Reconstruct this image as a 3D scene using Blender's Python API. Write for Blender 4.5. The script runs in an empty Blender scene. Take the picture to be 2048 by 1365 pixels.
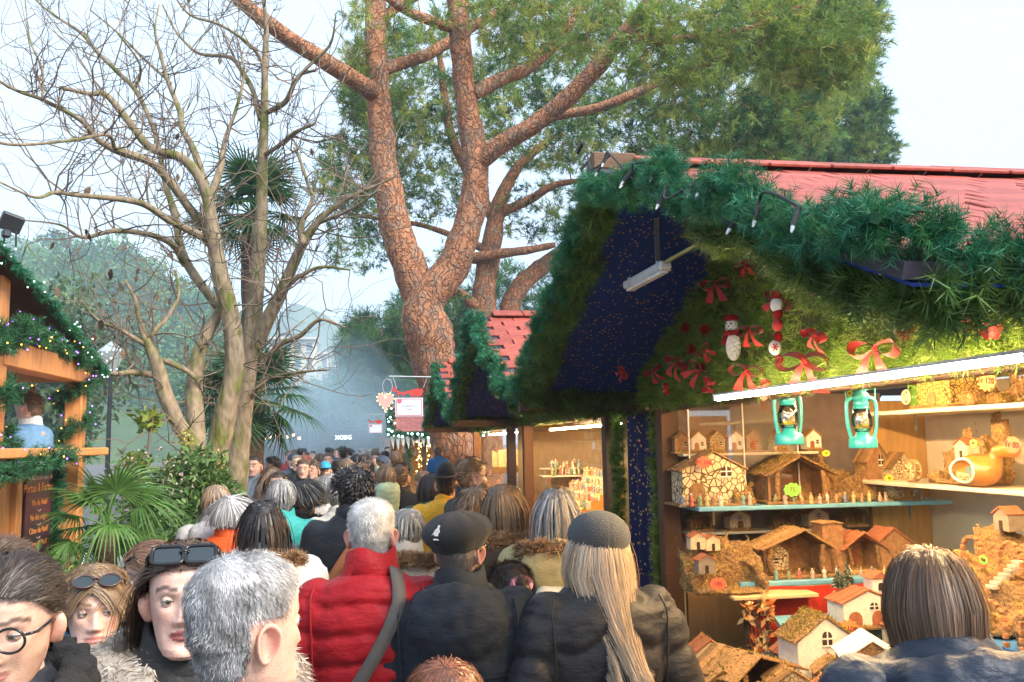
import bpy, math, random
import numpy as np
from mathutils import Matrix, Vector
rng = np.random.default_rng(7)
random.seed(7)
# ------------------------------------------------------------------ camera, sky, sun, exposure
SC = bpy.context.scene
COL = SC.collection
F, CX, CY = 1800.0, 1024.0, 682.5            # focal length and centre in photograph pixels
CAM = np.array([0.0, 0.0, 2.0])
_y, _p, _r = math.radians(8.97), math.radians(6.42), math.radians(1.0)
FW = np.array([math.sin(_y) * math.cos(_p), math.cos(_y) * math.cos(_p), math.sin(_p)])
_R0 = np.array([math.cos(_y), -math.sin(_y), 0]); _U0 = np.cross(_R0, FW)
RT = _R0 * math.cos(_r) - _U0 * math.sin(_r); UP = _U0 * math.cos(_r) + _R0 * math.sin(_r)
cd = bpy.data.cameras.new('camera'); cam = bpy.data.objects.new('camera', cd); COL.objects.link(cam)
cam.matrix_world = Matrix([[RT[i], UP[i], -FW[i], CAM[i]] for i in range(3)] + [[0, 0, 0, 1]])
cd.sensor_width = 36; cd.lens = 36 * F / 2048; cd.clip_start = 0.05; cd.clip_end = 6000
SC.camera = cam
SC.render.resolution_x, SC.render.resolution_y = 1024, 682

SUN_EL, SUN_AZ = math.radians(42), math.radians(138)     # azimuth from +Y (down the street) towards +X
W = bpy.data.worlds.new('World'); SC.world = W; W.use_nodes = True
nt = W.node_tree; bg = nt.nodes['Background']
sk = nt.nodes.new('ShaderNodeTexSky'); sk.sky_type = 'NISHITA'; sk.sun_disc = False
sk.sun_elevation = SUN_EL; sk.sun_rotation = SUN_AZ; sk.dust_density = 3.0
mx = nt.nodes.new('ShaderNodeMix'); mx.data_type = 'RGBA'; mx.inputs[0].default_value = 0.72
nt.links.new(sk.outputs[0], mx.inputs[6]); mx.inputs[7].default_value = (5.3, 6.5, 7.9, 1)   # thin veil of high cloud
nt.links.new(mx.outputs[2], bg.inputs[0]); bg.inputs[1].default_value = 0.120
sd = bpy.data.lights.new('sun', 'SUN'); sd.energy = 3.7; sd.angle = math.radians(25); sd.color = (1, .93, .82)
so = bpy.data.objects.new('sun', sd); COL.objects.link(so)
_sv = Vector((math.sin(SUN_AZ) * math.cos(SUN_EL), math.cos(SUN_AZ) * math.cos(SUN_EL), math.sin(SUN_EL)))
so.rotation_euler = _sv.to_track_quat('Z', 'Y').to_euler(); so.location = (30, 0, 30)
SC.view_settings.view_transform = 'Standard'; SC.view_settings.look = 'None'
SC.view_settings.exposure = 1.0; SC.view_settings.gamma = 1.0
SC.cycles.use_denoising = True
SC.cycles.max_bounces = 8; SC.cycles.transparent_max_bounces = 12; SC.cycles.volume_bounces = 1
SC.cycles.sample_clamp_indirect = 6

# ------------------------------------------------------------------ pixel -> place helpers
def ray(x, y): return FW * F + RT * (x - CX) - UP * (y - CY)
def atX(x, y, X): d = ray(x, y); return CAM + d * (X / d[0])
def atY(x, y, Y): d = ray(x, y); return CAM + d * (Y / d[1])
def atZ(x, y, Z): d = ray(x, y); return CAM + d * ((Z - 2) / d[2])
A = np.array
def unit(v): return v / (np.linalg.norm(v, axis=-1, keepdims=True) + 1e-12)

# ------------------------------------------------------------------ mesh builder
class MB:
    def __init__(s): s.v = []; s.f = []; s.n = 0; s.c = []; s.hasc = False
    def add(s, v, fs, mat=0, col=None):
        v = np.asarray(v, float).reshape(-1, 3)
        if not isinstance(fs, list): fs = [fs]
        for f in fs:
            f = np.asarray(f, int)
            if f.size: s.f.append((f + s.n, mat))
        s.v.append(v); s.n += len(v)
        if col is None: col = np.ones((len(v), 3)) * .5
        else: s.hasc = True; col = np.broadcast_to(np.asarray(col, float), (len(v), 3))
        s.c.append(col); return s
    def addt(s, vf, mat=0, col=None, m=None, off=None):
        v, f = vf
        if m is not None: v = v @ np.asarray(m)[:3, :3].T
        if off is not None: v = v + np.asarray(off)
        return s.add(v, f, mat, col)
    def mesh(s, name, mats, smooth=False):
        me = bpy.data.meshes.new(name)
        v = np.concatenate(s.v); me.vertices.add(len(v)); me.vertices.foreach_set('co', v.ravel())
        idx = np.concatenate([f.ravel() for f, _ in s.f]); tot = np.concatenate([np.full(len(f), f.shape[1]) for f, _ in s.f])
        me.loops.add(len(idx)); me.loops.foreach_set('vertex_index', idx)
        me.polygons.add(len(tot)); st = np.concatenate([[0], np.cumsum(tot)[:-1]])
        me.polygons.foreach_set('loop_start', st); me.polygons.foreach_set('loop_total', tot)
        me.polygons.foreach_set('material_index', np.concatenate([np.full(len(f), m) for f, m in s.f]))
        me.polygons.foreach_set('use_smooth', np.full(len(tot), bool(smooth)))
        if s.hasc:
            at = me.color_attributes.new('Col', 'FLOAT_COLOR', 'POINT')
            at.data.foreach_set('color', np.c_[np.concatenate(s.c), np.ones(len(v))].ravel())
        for m in (mats if isinstance(mats, (list, tuple)) else [mats]): me.materials.append(m)
        me.update(calc_edges=True); return me
    def build(s, name, mats, parent=None, smooth=False, loc=None, rz=0.0):
        o = bpy.data.objects.new(name, s.mesh(name, mats, smooth)); COL.objects.link(o)
        if parent is not None: o.parent = parent
        if loc is not None: o.location = loc
        o.rotation_euler[2] = rz; return o

def tag(o, label=None, cat=None, group=None, kind=None):
    if label: o['label'] = label
    if cat: o['category'] = cat
    if group: o['group'] = group
    if kind: o['kind'] = kind
    return o
def thing(name, label, cat, loc=(0, 0, 0), rz=0.0, group=None):
    o = bpy.data.objects.new(name, None); COL.objects.link(o); o.empty_display_size = .1
    o.location = loc; o.rotation_euler[2] = rz; return tag(o, label, cat, group)
def inst(name, me, parent=None, loc=(0, 0, 0), rot=(0, 0, 0), sc=(1, 1, 1), mats=None):
    o = bpy.data.objects.new(name, me); COL.objects.link(o)
    if parent is not None: o.parent = parent
    o.location = loc; o.rotation_euler = rot; o.scale = sc if hasattr(sc, '__len__') else (sc,) * 3
    if mats:
        for i, m in enumerate(mats): o.material_slots[i].link = 'OBJECT'; o.material_slots[i].material = m
    return o
def rotm(x=0, y=0, z=0):
    return np.array(Matrix.Rotation(z, 3, 'Z') @ Matrix.Rotation(y, 3, 'Y') @ Matrix.Rotation(x, 3, 'X'))

# ------------------------------------------------------------------ shapes (each returns vertices, faces)
def box(c, s, rot=None, bev=0.0):
    s = np.asarray(s, float) / 2
    if bev > 0:
        b = min(bev, .45 * s.min() * 2 / 2); k = s - b; v = []
        for ax in range(3):
            for sg in (-1, 1):
                o = [a for a in range(3) if a != ax]
                for a_, b_ in ((-1, -1), (1, -1), (1, 1), (-1, 1)):
                    p = np.zeros(3); p[ax] = sg * s[ax]; p[o[0]] = a_ * k[o[0]]; p[o[1]] = b_ * k[o[1]]; v.append(p)
        v = np.array(v); fc = [[4 * i + j for j in range(4)] for i in range(6)]
        idx = {}
        for i, p in enumerate(v):
            ax = i // 8; idx[(ax, tuple(np.sign(p).astype(int)))] = i
        q = []; t = []
        for ax in range(3):
            o = [a for a in range(3) if a != ax]
            for s1 in (-1, 1):
                for s2 in (-1, 1):
                    e = [1, 1, 1]; e[o[0]] = s1; e[o[1]] = s2; e2 = list(e); e[ax] = -1; e2[ax] = 1
                    q.append([idx[(o[0], tuple(e))], idx[(o[0], tuple(e2))], idx[(o[1], tuple(e2))], idx[(o[1], tuple(e))]])
        for a_ in (-1, 1):
            for b_ in (-1, 1):
                for c_ in (-1, 1): t.append([idx[(x, (a_, b_, c_))] for x in range(3)])
        f = [np.array(fc + q), np.array(t)]
    else:
        v = np.array([[x, y, z] for x in (-1, 1) for y in (-1, 1) for z in (-1, 1)]) * s
        f = [np.array([[0, 1, 3, 2], [4, 6, 7, 5], [0, 4, 5, 1], [2, 3, 7, 6], [0, 2, 6, 4], [1, 5, 7, 3]])]
    if rot is not None: v = v @ np.asarray(rot).T
    return v + np.asarray(c, float), f
def grid_faces(nr, ns, closed=True, o=0):
    i = np.arange(nr - 1)[:, None]; j = np.arange(ns if closed else ns - 1)[None, :]; j2 = (j + 1) % ns
    return np.stack([i * ns + j, i * ns + j2, (i + 1) * ns + j2, (i + 1) * ns + j], -1).reshape(-1, 4) + o
def loft(rings, cap=True):
    r = np.asarray(rings, float); nr, ns = r.shape[:2]; v = r.reshape(-1, 3); f = [grid_faces(nr, ns)]
    if cap:
        c0, c1 = r[0].mean(0), r[-1].mean(0); n = len(v); v = np.vstack([v, c0, c1]); j = np.arange(ns); j2 = (j + 1) % ns
        f.append(np.c_[np.full(ns, n), j2, j]); b = (nr - 1) * ns; f.append(np.c_[np.full(ns, n + 1), b + j, b + j2])
    return v, f
def frames(P):
    P = np.asarray(P, float); T = unit(np.gradient(P, axis=0)); N = np.zeros_like(P)
    a = A([0, 0, 1.]) if abs(T[0, 2]) < .9 else A([1., 0, 0]); n = unit(np.cross(T[0], a))
    for i in range(len(P)):
        n = n - T[i] * (n @ T[i]); n = n / (np.linalg.norm(n) + 1e-9); N[i] = n
    return T, N, np.cross(T, N)
def tube(P, r, ns=8, cap=True, sx=1.0):
    P = np.asarray(P, float); r = np.broadcast_to(np.asarray(r, float), (len(P),)); T, N, B = frames(P)
    t = np.linspace(0, 2 * np.pi, ns, endpoint=False)
    return loft(P[:, None] + r[:, None, None] * (np.cos(t)[None, :, None] * N[:, None] * sx + np.sin(t)[None, :, None] * B[:, None]), cap)
def lathe(prof, ns=16, c=(0, 0, 0)):
    t = np.linspace(0, 2 * np.pi, ns, endpoint=False); p = np.asarray(prof, float)
    return loft(np.stack([p[:, :1] * np.cos(t), p[:, :1] * np.sin(t), np.repeat(p[:, 1:2], ns, 1)], -1) + np.asarray(c, float))
def sphere(c, r, nu=12, nv=8, rot=None):
    a = np.linspace(0, np.pi, nv + 1)[1:-1]; t = np.linspace(0, 2 * np.pi, nu, endpoint=False)
    g = np.stack([np.sin(a)[:, None] * np.cos(t), np.sin(a)[:, None] * np.sin(t), np.repeat(np.cos(a)[:, None], nu, 1)], -1)
    v, f = loft(g); v[-2] = (0, 0, 1); v[-1] = (0, 0, -1); v = v * np.asarray(r, float)
    if rot is not None: v = v @ np.asarray(rot).T
    return v + np.asarray(c, float), f
def prism(poly, th, o=(0, 0, 0), ax=((1, 0, 0), (0, 0, 1), (0, 1, 0))):
    """flat outline (u,v) pushed th along the third axis"""
    p = np.asarray(poly, float); n = len(p); U, V, N = [np.asarray(a, float) for a in ax]
    b = p[:, :1] * U + p[:, 1:2] * V + np.asarray(o, float); v = np.vstack([b - N * th / 2, b + N * th / 2])
    j = np.arange(n); j2 = (j + 1) % n
    return v, [np.c_[j, j2, j2 + n, j + n], j[::-1][None, :], (j + n)[None, :]]
def catmull(P, n=8):
    P = np.asarray(P, float); P = np.vstack([2 * P[0] - P[1], P, 2 * P[-1] - P[-2]]); out = []
    t = np.linspace(0, 1, n, endpoint=False)[:, None]
    for i in range(1, len(P) - 2):
        a, b, c, d = P[i - 1:i + 3]
        out.append(.5 * (2 * b + (c - a) * t + (2 * a - 5 * b + 4 * c - d) * t ** 2 + (3 * b - a - 3 * c + d) * t ** 3))
    return np.vstack(out + [P[-2:-1]])
def needles(root, d, w, bend=None):
    """one tapered triangle for each needle"""
    n = len(root); s = unit(np.cross(d, rng.normal(size=(n, 3)))) * np.reshape(w, (-1, 1)) / 2
    v = np.stack([root - s, root + s, root + d], 1).reshape(-1, 3)
    return v, np.arange(3 * n).reshape(-1, 3)
def ribbons(P, w, nrm):
    """P[n,k,3] strands, flat tapered ribbons facing nrm"""
    n, k, _ = P.shape; T = np.gradient(P, axis=1); S = unit(np.cross(T, nrm)); taper = np.linspace(1, .35, k)[None, :, None]
    S = S * np.reshape(w, (-1, 1, 1)) / 2 * taper
    v = np.stack([P - S, P + S], 2).reshape(-1, 3); b = (np.arange(n) * 2 * k)[:, None] + 2 * np.arange(k - 1)[None]
    return v, np.stack([b, b + 1, b + 3, b + 2], -1).reshape(-1, 4)
def snoise(P, sc=1.0, seed=0, oc=3):
    """cheap smooth noise from sums of sines"""
    r = np.random.default_rng(seed); P = np.asarray(P, float) * sc; o = 0
    for k in range(oc * 4):
        d = unit(r.normal(size=3)) * (1.7 ** (k // 4)) * r.uniform(.8, 1.25); o = o + np.sin(P @ d * 2.2 + r.uniform(0, 6.28) + 1.3 * np.sin(P @ unit(r.normal(size=3)) * 1.7)) / 1.7 ** (k // 4)
    return o / 4
# ---- distance fields + surface nets, for continuous organic shapes
def sd_cone(P, a, b, ra, rb):
    a = A(a, float); b = A(b, float); ba = b - a; t = np.clip(((P - a) @ ba) / (ba @ ba), 0, 1)
    return np.linalg.norm(P - a - t[..., None] * ba, axis=-1) - (ra + (rb - ra) * t)
def sd_ell(P, c, r, rot=None):
    q = P - A(c, float)
    if rot is not None: q = q @ np.asarray(rot)
    r = A(r, float); k0 = np.linalg.norm(q / r, axis=-1); k1 = np.linalg.norm(q / (r * r), axis=-1); return k0 * (k0 - 1) / (k1 + 1e-9)
def sd_loft(P, tab):
    tab = A(tab, float); z = P[..., 2]; w = np.interp(z, tab[:, 0], tab[:, 1]); d = np.interp(z, tab[:, 0], tab[:, 2]); yc = np.interp(z, tab[:, 0], tab[:, 3])
    e = 2.3; k = (np.abs(P[..., 0] / w) ** e + np.abs((P[..., 1] - yc) / d) ** e) ** (1 / e)
    return np.maximum((k - 1) * np.minimum(w, d) * .9, np.maximum(tab[0, 0] - z, z - tab[-1, 0]))
def smin(a, b, k=.03):
    h = np.clip(.5 + .5 * (b - a) / k, 0, 1); return b + (a - b) * h - k * h * (1 - h)
def nets(fn, lo, hi, h):
    lo = A(lo, float); n = np.ceil((A(hi) - lo) / h).astype(int) + 1
    ax = [lo[i] + h * np.arange(n[i]) for i in range(3)]; G = np.stack(np.meshgrid(*ax, indexing='ij'), -1)
    D = fn(G.reshape(-1, 3)).reshape(n); S = D < 0
    acc = np.zeros(tuple(n - 1) + (3,)); cnt = np.zeros(tuple(n - 1))
    sl = lambda o, m: tuple(slice(o[i], o[i] + m[i]) for i in range(3)); m = n - 1
    for axx in range(3):
        o1 = [a for a in range(3) if a != axx]
        for p in (0, 1):
            for q in (0, 1):
                a = [0, 0, 0]; a[o1[0]] = p; a[o1[1]] = q; b = list(a); b[axx] = 1
                d0, d1 = D[sl(a, m)], D[sl(b, m)]; c = (d0 < 0) != (d1 < 0); t = np.where(c, d0 / (d0 - d1 + 1e-12), 0)
                pos = np.zeros(tuple(m) + (3,)); pos[..., 0] += a[0]; pos[..., 1] += a[1]; pos[..., 2] += a[2]; pos[..., axx] += t
                acc += pos * c[..., None]; cnt += c
    act = cnt > 0; ids = np.full(tuple(m), -1); ids[act] = np.arange(act.sum()); I = np.argwhere(act)
    V = lo + h * (I + acc[act] / cnt[act][:, None]); Fs = []
    for axx in range(3):
        o1 = [a for a in range(3) if a != axx]
        e = np.argwhere(S[tuple(slice(None, -1) if a == axx else slice(None) for a in range(3))] != S[tuple(slice(1, None) if a == axx else slice(None) for a in range(3))])
        e = e[(e[:, o1[0]] > 0) & (e[:, o1[1]] > 0) & (e[:, o1[0]] < n[o1[0]] - 1) & (e[:, o1[1]] < n[o1[1]] - 1)]
        if not len(e): continue
        def g(p, q): k = e.copy(); k[:, o1[0]] -= p; k[:, o1[1]] -= q; return ids[k[:, 0], k[:, 1], k[:, 2]]
        q = np.c_[g(1, 1), g(0, 1), g(0, 0), g(1, 0)]; fl = S[e[:, 0], e[:, 1], e[:, 2]]
        if axx == 1: fl = ~fl
        q[~fl] = q[~fl][:, ::-1]; Fs.append(q)
    return V, np.vstack(Fs)
def vnormals(V, Fq):
    N = np.zeros_like(V); fn = np.cross(V[Fq[:, 2]] - V[Fq[:, 0]], V[Fq[:, 3]] - V[Fq[:, 1]])
    for i in range(4): np.add.at(N, Fq[:, i], fn)
    return unit(N)

def bld(mb, name, mats, root, parent=None, smooth=False):
    """build a mesh given in world coordinates as a part of root"""
    o = np.array(root.location); mb.v = [v - o for v in mb.v]
    if abs(root.rotation_euler[2]) > 1e-6:
        m = rotm(z=-root.rotation_euler[2]); mb.v = [v @ m.T for v in mb.v]
    return mb.build(name, mats, parent or root, smooth)
def pal(n, cols, jit=.25):
    c = A(cols, float)[rng.integers(0, len(cols), n)]; return c * rng.uniform(1 - jit, 1 + jit, (n, 1))
# ------------------------------------------------------------------ materials
MATS = {}
def M(name, col, rough=.75, var=.2, sc=12., bump=.0, bsc=None, attr=False, metal=0., spec=.5, sheen=0., emis=0., stretch=(1, 1, 1), rnd=0., col2=None, thr=.5, sss=0., coat=0., tr=0.):
    if name in MATS: return MATS[name]
    m = bpy.data.materials.new(name); m.use_nodes = True; MATS[name] = m; t = m.node_tree; N = t.nodes; L = t.links; b = N['Principled BSDF']
    c = (*col, 1); b.inputs['Roughness'].default_value = rough; b.inputs['Metallic'].default_value = metal
    b.inputs['Specular IOR Level'].default_value = spec
    if sheen: b.inputs['Sheen Weight'].default_value = sheen
    if coat: b.inputs['Coat Weight'].default_value = coat
    if tr: b.inputs['Transmission Weight'].default_value = tr
    if sss: b.inputs['Subsurface Weight'].default_value = sss; b.inputs['Subsurface Radius'].default_value = (.012, .004, .002); b.inputs['Subsurface Scale'].default_value = 1.
    tc = N.new('ShaderNodeTexCoord'); mp = N.new('ShaderNodeMapping'); mp.inputs['Scale'].default_value = stretch; L.new(tc.outputs['Object'], mp.inputs[0])
    nz = N.new('ShaderNodeTexNoise'); nz.inputs['Scale'].default_value = sc; nz.inputs['Detail'].default_value = 5; L.new(mp.outputs[0], nz.inputs['Vector'])
    if attr:
        at = N.new('ShaderNodeAttribute'); at.attribute_name = 'Col'; src = at.outputs['Color']
    else:
        rgb = N.new('ShaderNodeRGB'); rgb.outputs[0].default_value = c; src = rgb.outputs[0]
    if col2 is not None:
        rp = N.new('ShaderNodeValToRGB'); rp.color_ramp.elements[0].position = max(0, thr - .07); rp.color_ramp.elements[1].position = min(1, thr + .07)
        L.new(nz.outputs['Fac'], rp.inputs[0]); m2 = N.new('ShaderNodeMix'); m2.data_type = 'RGBA'; L.new(rp.outputs[0], m2.inputs[0]); L.new(src, m2.inputs[6]); m2.inputs[7].default_value = (*col2, 1); src = m2.outputs[2]
    hv = N.new('ShaderNodeHueSaturation'); L.new(src, hv.inputs['Color'])
    n2 = N.new('ShaderNodeTexNoise'); n2.inputs['Scale'].default_value = sc * 2.7; n2.inputs['Detail'].default_value = 6; L.new(mp.outputs[0], n2.inputs['Vector'])
    mr = N.new('ShaderNodeMapRange'); mr.inputs[1].default_value = .25; mr.inputs[2].default_value = .75; mr.inputs[3].default_value = 1 - var; mr.inputs[4].default_value = 1 + var; L.new(n2.outputs['Fac'], mr.inputs[0])
    vs = mr.outputs[0]
    if rnd:
        oi = N.new('ShaderNodeObjectInfo'); r2 = N.new('ShaderNodeMapRange'); r2.inputs[3].default_value = 1 - rnd; r2.inputs[4].default_value = 1 + rnd; L.new(oi.outputs['Random'], r2.inputs[0])
        mu = N.new('ShaderNodeMath'); mu.operation = 'MULTIPLY'; L.new(vs, mu.inputs[0]); L.new(r2.outputs[0], mu.inputs[1]); vs = mu.outputs[0]
    L.new(vs, hv.inputs['Value']); L.new(hv.outputs[0], b.inputs['Base Color'])
    if emis: L.new(hv.outputs[0], b.inputs['Emission Color']); b.inputs['Emission Strength'].default_value = emis
    if bump:
        n3 = N.new('ShaderNodeTexNoise'); n3.inputs['Scale'].default_value = bsc or sc * 4; n3.inputs['Detail'].default_value = 4; L.new(mp.outputs[0], n3.inputs['Vector'])
        bp = N.new('ShaderNodeBump'); bp.inputs['Strength'].default_value = bump; bp.inputs['Distance'].default_value = .02; L.new(n3.outputs['Fac'], bp.inputs['Height']); L.new(bp.outputs[0], b.inputs['Normal'])
    return m
def leafmat(name, rough=.55, trans=.35, spec=.35):
    if name in MATS: return MATS[name]
    m = bpy.data.materials.new(name); m.use_nodes = True; MATS[name] = m; t = m.node_tree; N = t.nodes; L = t.links; b = N['Principled BSDF']
    at = N.new('ShaderNodeAttribute'); at.attribute_name = 'Col'; L.new(at.outputs[0], b.inputs['Base Color']); b.inputs['Roughness'].default_value = rough; b.inputs['Specular IOR Level'].default_value = spec
    if trans:
        tl = N.new('ShaderNodeBsdfTranslucent'); L.new(at.outputs[0], tl.inputs[0]); ms = N.new('ShaderNodeMixShader'); ms.inputs[0].default_value = trans
        L.new(b.outputs[0], ms.inputs[1]); L.new(tl.outputs[0], ms.inputs[2]); L.new(ms.outputs[0], N['Material Output'].inputs[0])
    return m
def starcloth(name, base, star, sc=26., thr=.2, dens=.5):
    """dark cloth printed with small gold stars"""
    m = M(name, base, rough=.8, var=.25, sc=30, bump=.15, spec=.15); t = m.node_tree; N = t.nodes; L = t.links; b = N['Principled BSDF']
    hv = [n for n in N if n.type == 'HUE_SAT'][0]; tc = [n for n in N if n.type == 'TEX_COORD'][0]
    vo = N.new('ShaderNodeTexVoronoi'); vo.inputs['Scale'].default_value = sc; L.new(tc.outputs['Object'], vo.inputs['Vector'])
    lt = N.new('ShaderNodeMath'); lt.operation = 'LESS_THAN'; lt.inputs[1].default_value = thr; L.new(vo.outputs['Distance'], lt.inputs[0])
    sp = N.new('ShaderNodeSeparateColor'); L.new(vo.outputs['Color'], sp.inputs[0]); g = N.new('ShaderNodeMath'); g.operation = 'GREATER_THAN'; g.inputs[1].default_value = 1 - dens; L.new(sp.outputs[0], g.inputs[0])
    mu = N.new('ShaderNodeMath'); mu.operation = 'MULTIPLY'; L.new(lt.outputs[0], mu.inputs[0]); L.new(g.outputs[0], mu.inputs[1])
    mi = N.new('ShaderNodeMix'); mi.data_type = 'RGBA'; L.new(mu.outputs[0], mi.inputs[0]); L.new(hv.outputs[0], mi.inputs[6]); mi.inputs[7].default_value = (*star, 1); L.new(mi.outputs[2], b.inputs['Base Color'])
    return m
def glassmat(name, col=(1, 1, 1), rough=.02, alpha=.12):
    if name in MATS: return MATS[name]
    m = bpy.data.materials.new(name); m.use_nodes = True; MATS[name] = m; t = m.node_tree; N = t.nodes; L = t.links
    N.remove(N['Principled BSDF']); tr = N.new('ShaderNodeBsdfTransparent'); tr.inputs[0].default_value = (*col, 1); g = N.new('ShaderNodeBsdfGlossy'); g.inputs['Roughness'].default_value = rough
    fr = N.new('ShaderNodeFresnel'); fr.inputs[0].default_value = 1.45; ad = N.new('ShaderNodeMath'); ad.operation = 'ADD'; ad.inputs[1].default_value = alpha; ad.use_clamp = True; L.new(fr.outputs[0], ad.inputs[0])
    ms = N.new('ShaderNodeMixShader'); L.new(ad.outputs[0], ms.inputs[0]); L.new(tr.outputs[0], ms.inputs[1]); L.new(g.outputs[0], ms.inputs[2]); L.new(ms.outputs[0], N['Material Output'].inputs[0]); return m
def emit(name, col, st): return M(name, col, rough=.4, var=0, emis=st)
wood_dark = M('wood_dark', (.10, .042, .018), .6, .3, 6, .25, 30, stretch=(1, 1, 9), rnd=.15)
wood_beam = M('wood_beam', (.07, .032, .016), .6, .3, 6, .25, 30, stretch=(9, 1, 9), rnd=.15)
wood_warm = M('wood_warm', (.42, .18, .06), .5, .25, 5, .2, 30, stretch=(2, 2, .3), rnd=.12)
ply = M('plywood', (.50, .30, .11), .6, .18, 4, .08, 20, stretch=(3, 3, .6))
white_board = M('white_board', (.72, .66, .55), .55, .06, 5)
needle_mat = leafmat('garland_needle', .45, .25, .4)
pine_needle = leafmat('pine_needle', .55, .5, .3)
leaf_mat = leafmat('leaf', .45, .35, .45)
# ------------------------------------------------------------------ ground
m = MB(); n = 60; xs = np.linspace(-500, 500, n); ys = np.linspace(-60, 940, n)
m.add(A([[x, y, 0] for y in ys for x in xs]), grid_faces(n, n, False))
tag(m.build('ground', [M('asphalt', (.11, .105, .10), .85, .2, 3, .3, 60)]), kind='structure')
# ------------------------------------------------------------------ mountains, wooded hill
def ridge(name, pts, Y, depth, mat, bumps, seed):
    p = A(pts, float); xs = np.linspace(p[0, 0], p[-1, 0], 120); ys = np.interp(xs, p[:, 0], p[:, 1])
    top = A([atY(x, y, Y) for x, y in zip(xs, ys)]); rows = []
    for k, t in enumerate(np.linspace(0, 1, 26)):
        q = top.copy(); q[:, 1] += -depth * t; q[:, 0] *= q[:, 1] / Y; q[:, 2] = top[:, 2] * (1 - t) ** 1.15 - 3 * t
        q[:, 2] += bumps * snoise(q, 6 / depth, seed, 4) * min(1, (1 - t) * 3); rows.append(q)
    b = top.copy(); b[:, 1] += depth * .5; b[:, 2] = -3
    g = A([b] + rows); m = MB(); m.add(g.reshape(-1, 3), grid_faces(g.shape[0], g.shape[1], False)); tag(m.build(name, [mat], smooth=True), kind='structure'); return g
hill_mat = M('hill_wood', (.045, .085, .03), .95, .45, .05, .6, .25, col2=(.075, .10, .03), thr=.55)
ridge('mountain', [(420, 760), (480, 690), (540, 645), (590, 612), (620, 618), (650, 636), (700, 668), (760, 720), (860, 780)], 700, 260, hill_mat, 5, 3)
ridge('mountain', [(-400, 330), (-150, 400), (0, 450), (60, 478), (120, 520), (200, 575), (330, 640), (420, 690), (520, 760)], 560, 200, hill_mat, 4, 4)
g = ridge('hill', [(-200, 560), (60, 530), (110, 512), (140, 507), (200, 503), (240, 512), (290, 552), (340, 585), (400, 610), (470, 668), (560, 760), (600, 830)], 240, 120, hill_mat, 2.0, 5)
def clumps(C, R, nn, ln, w, cols, flat=1.0):
    """leafy clumps of small triangles round centres C with radii R"""
    n = len(C); u = unit(rng.normal(size=(n, nn, 3))); rad = rng.uniform(.35, 1, (n, nn, 1)) ** .5 * np.reshape(R, (-1, 1, 1)); P = C[:, None] + u * rad * A([1, 1, flat])
    d = unit(u * .7 + rng.normal(size=(n, nn, 3)) * .7) * ln; c = np.repeat(pal(n, cols)[:, None], nn, 1) * rng.uniform(.65, 1.35, (n, nn, 1))
    v, f = needles(P.reshape(-1, 3), d.reshape(-1, 3), np.full(n * nn, w)); return v, f, np.repeat(c.reshape(-1, 3), 3, 0)
C = g[1:20].reshape(-1, 3); C = C[rng.integers(0, len(C), 900)] + rng.normal(0, 1.5, (900, 3)); C = C[(C[:, 0] > -110)]; C[:, 2] += 1.5
m = MB(); v, f, c = clumps(C, rng.uniform(2.2, 4.5, len(C)), 110, 1.0, .7, [(.06, .17, .05), (.08, .20, .05), (.13, .25, .06), (.05, .12, .055)]); m.add(v, f, 0, c)
tag(m.build('hill_forest', [leaf_mat]), 'green wood covering the hillside behind the hut', 'forest', kind='stuff')
# villas on the slope
def villa(px, py, Y, w, h, dpt, nw, lab, nf=2):
    p = atY(px, py, Y); r = thing('villa', lab, 'building', p, group='villas on the far slope'); wl = M('villa_wall', (.62, .52, .40), .8, .1, .3)
    m = MB(); m.addt(box((0, dpt / 2, h / 2 - 5), (w, dpt, h + 10))); m.build('wall', [wl], r)
    m = MB(); m.addt(box((0, dpt / 2 - .2, h + .25), (w + 1, dpt + 1.4, .5), bev=.05)); m.build('roof', [M('villa_roof', (.5, .45, .38), .8)], r)
    for k in range(nf):
        for i in range(nw):
            x = (i - (nw - 1) / 2) * w / nw; z = h * (k + .5) / nf; m = MB(); m.addt(box((x, -.02, z), (w / nw * .5, .12, h / nf * .55))); wo = m.build('window', [M('villa_glass', (.10, .13, .17), .2)], r)
            m = MB(); m.addt(box((x, -.25, z - h / nf * .32), (w / nw * .62, .5, .15))); m.build('sill', [wl], wo)
for a in ((585, 738, 190, 9, 6, 8, 4, 'cream villa with flat roof above the smoke, the larger one', 2), (630, 742, 200, 6, 3.5, 6, 3, 'low cream annex to the right of the larger villa', 1), (668, 762, 210, 5, 3, 6, 2, 'small cream house lowest on the slope by the pines', 1)): villa(*a)
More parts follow.
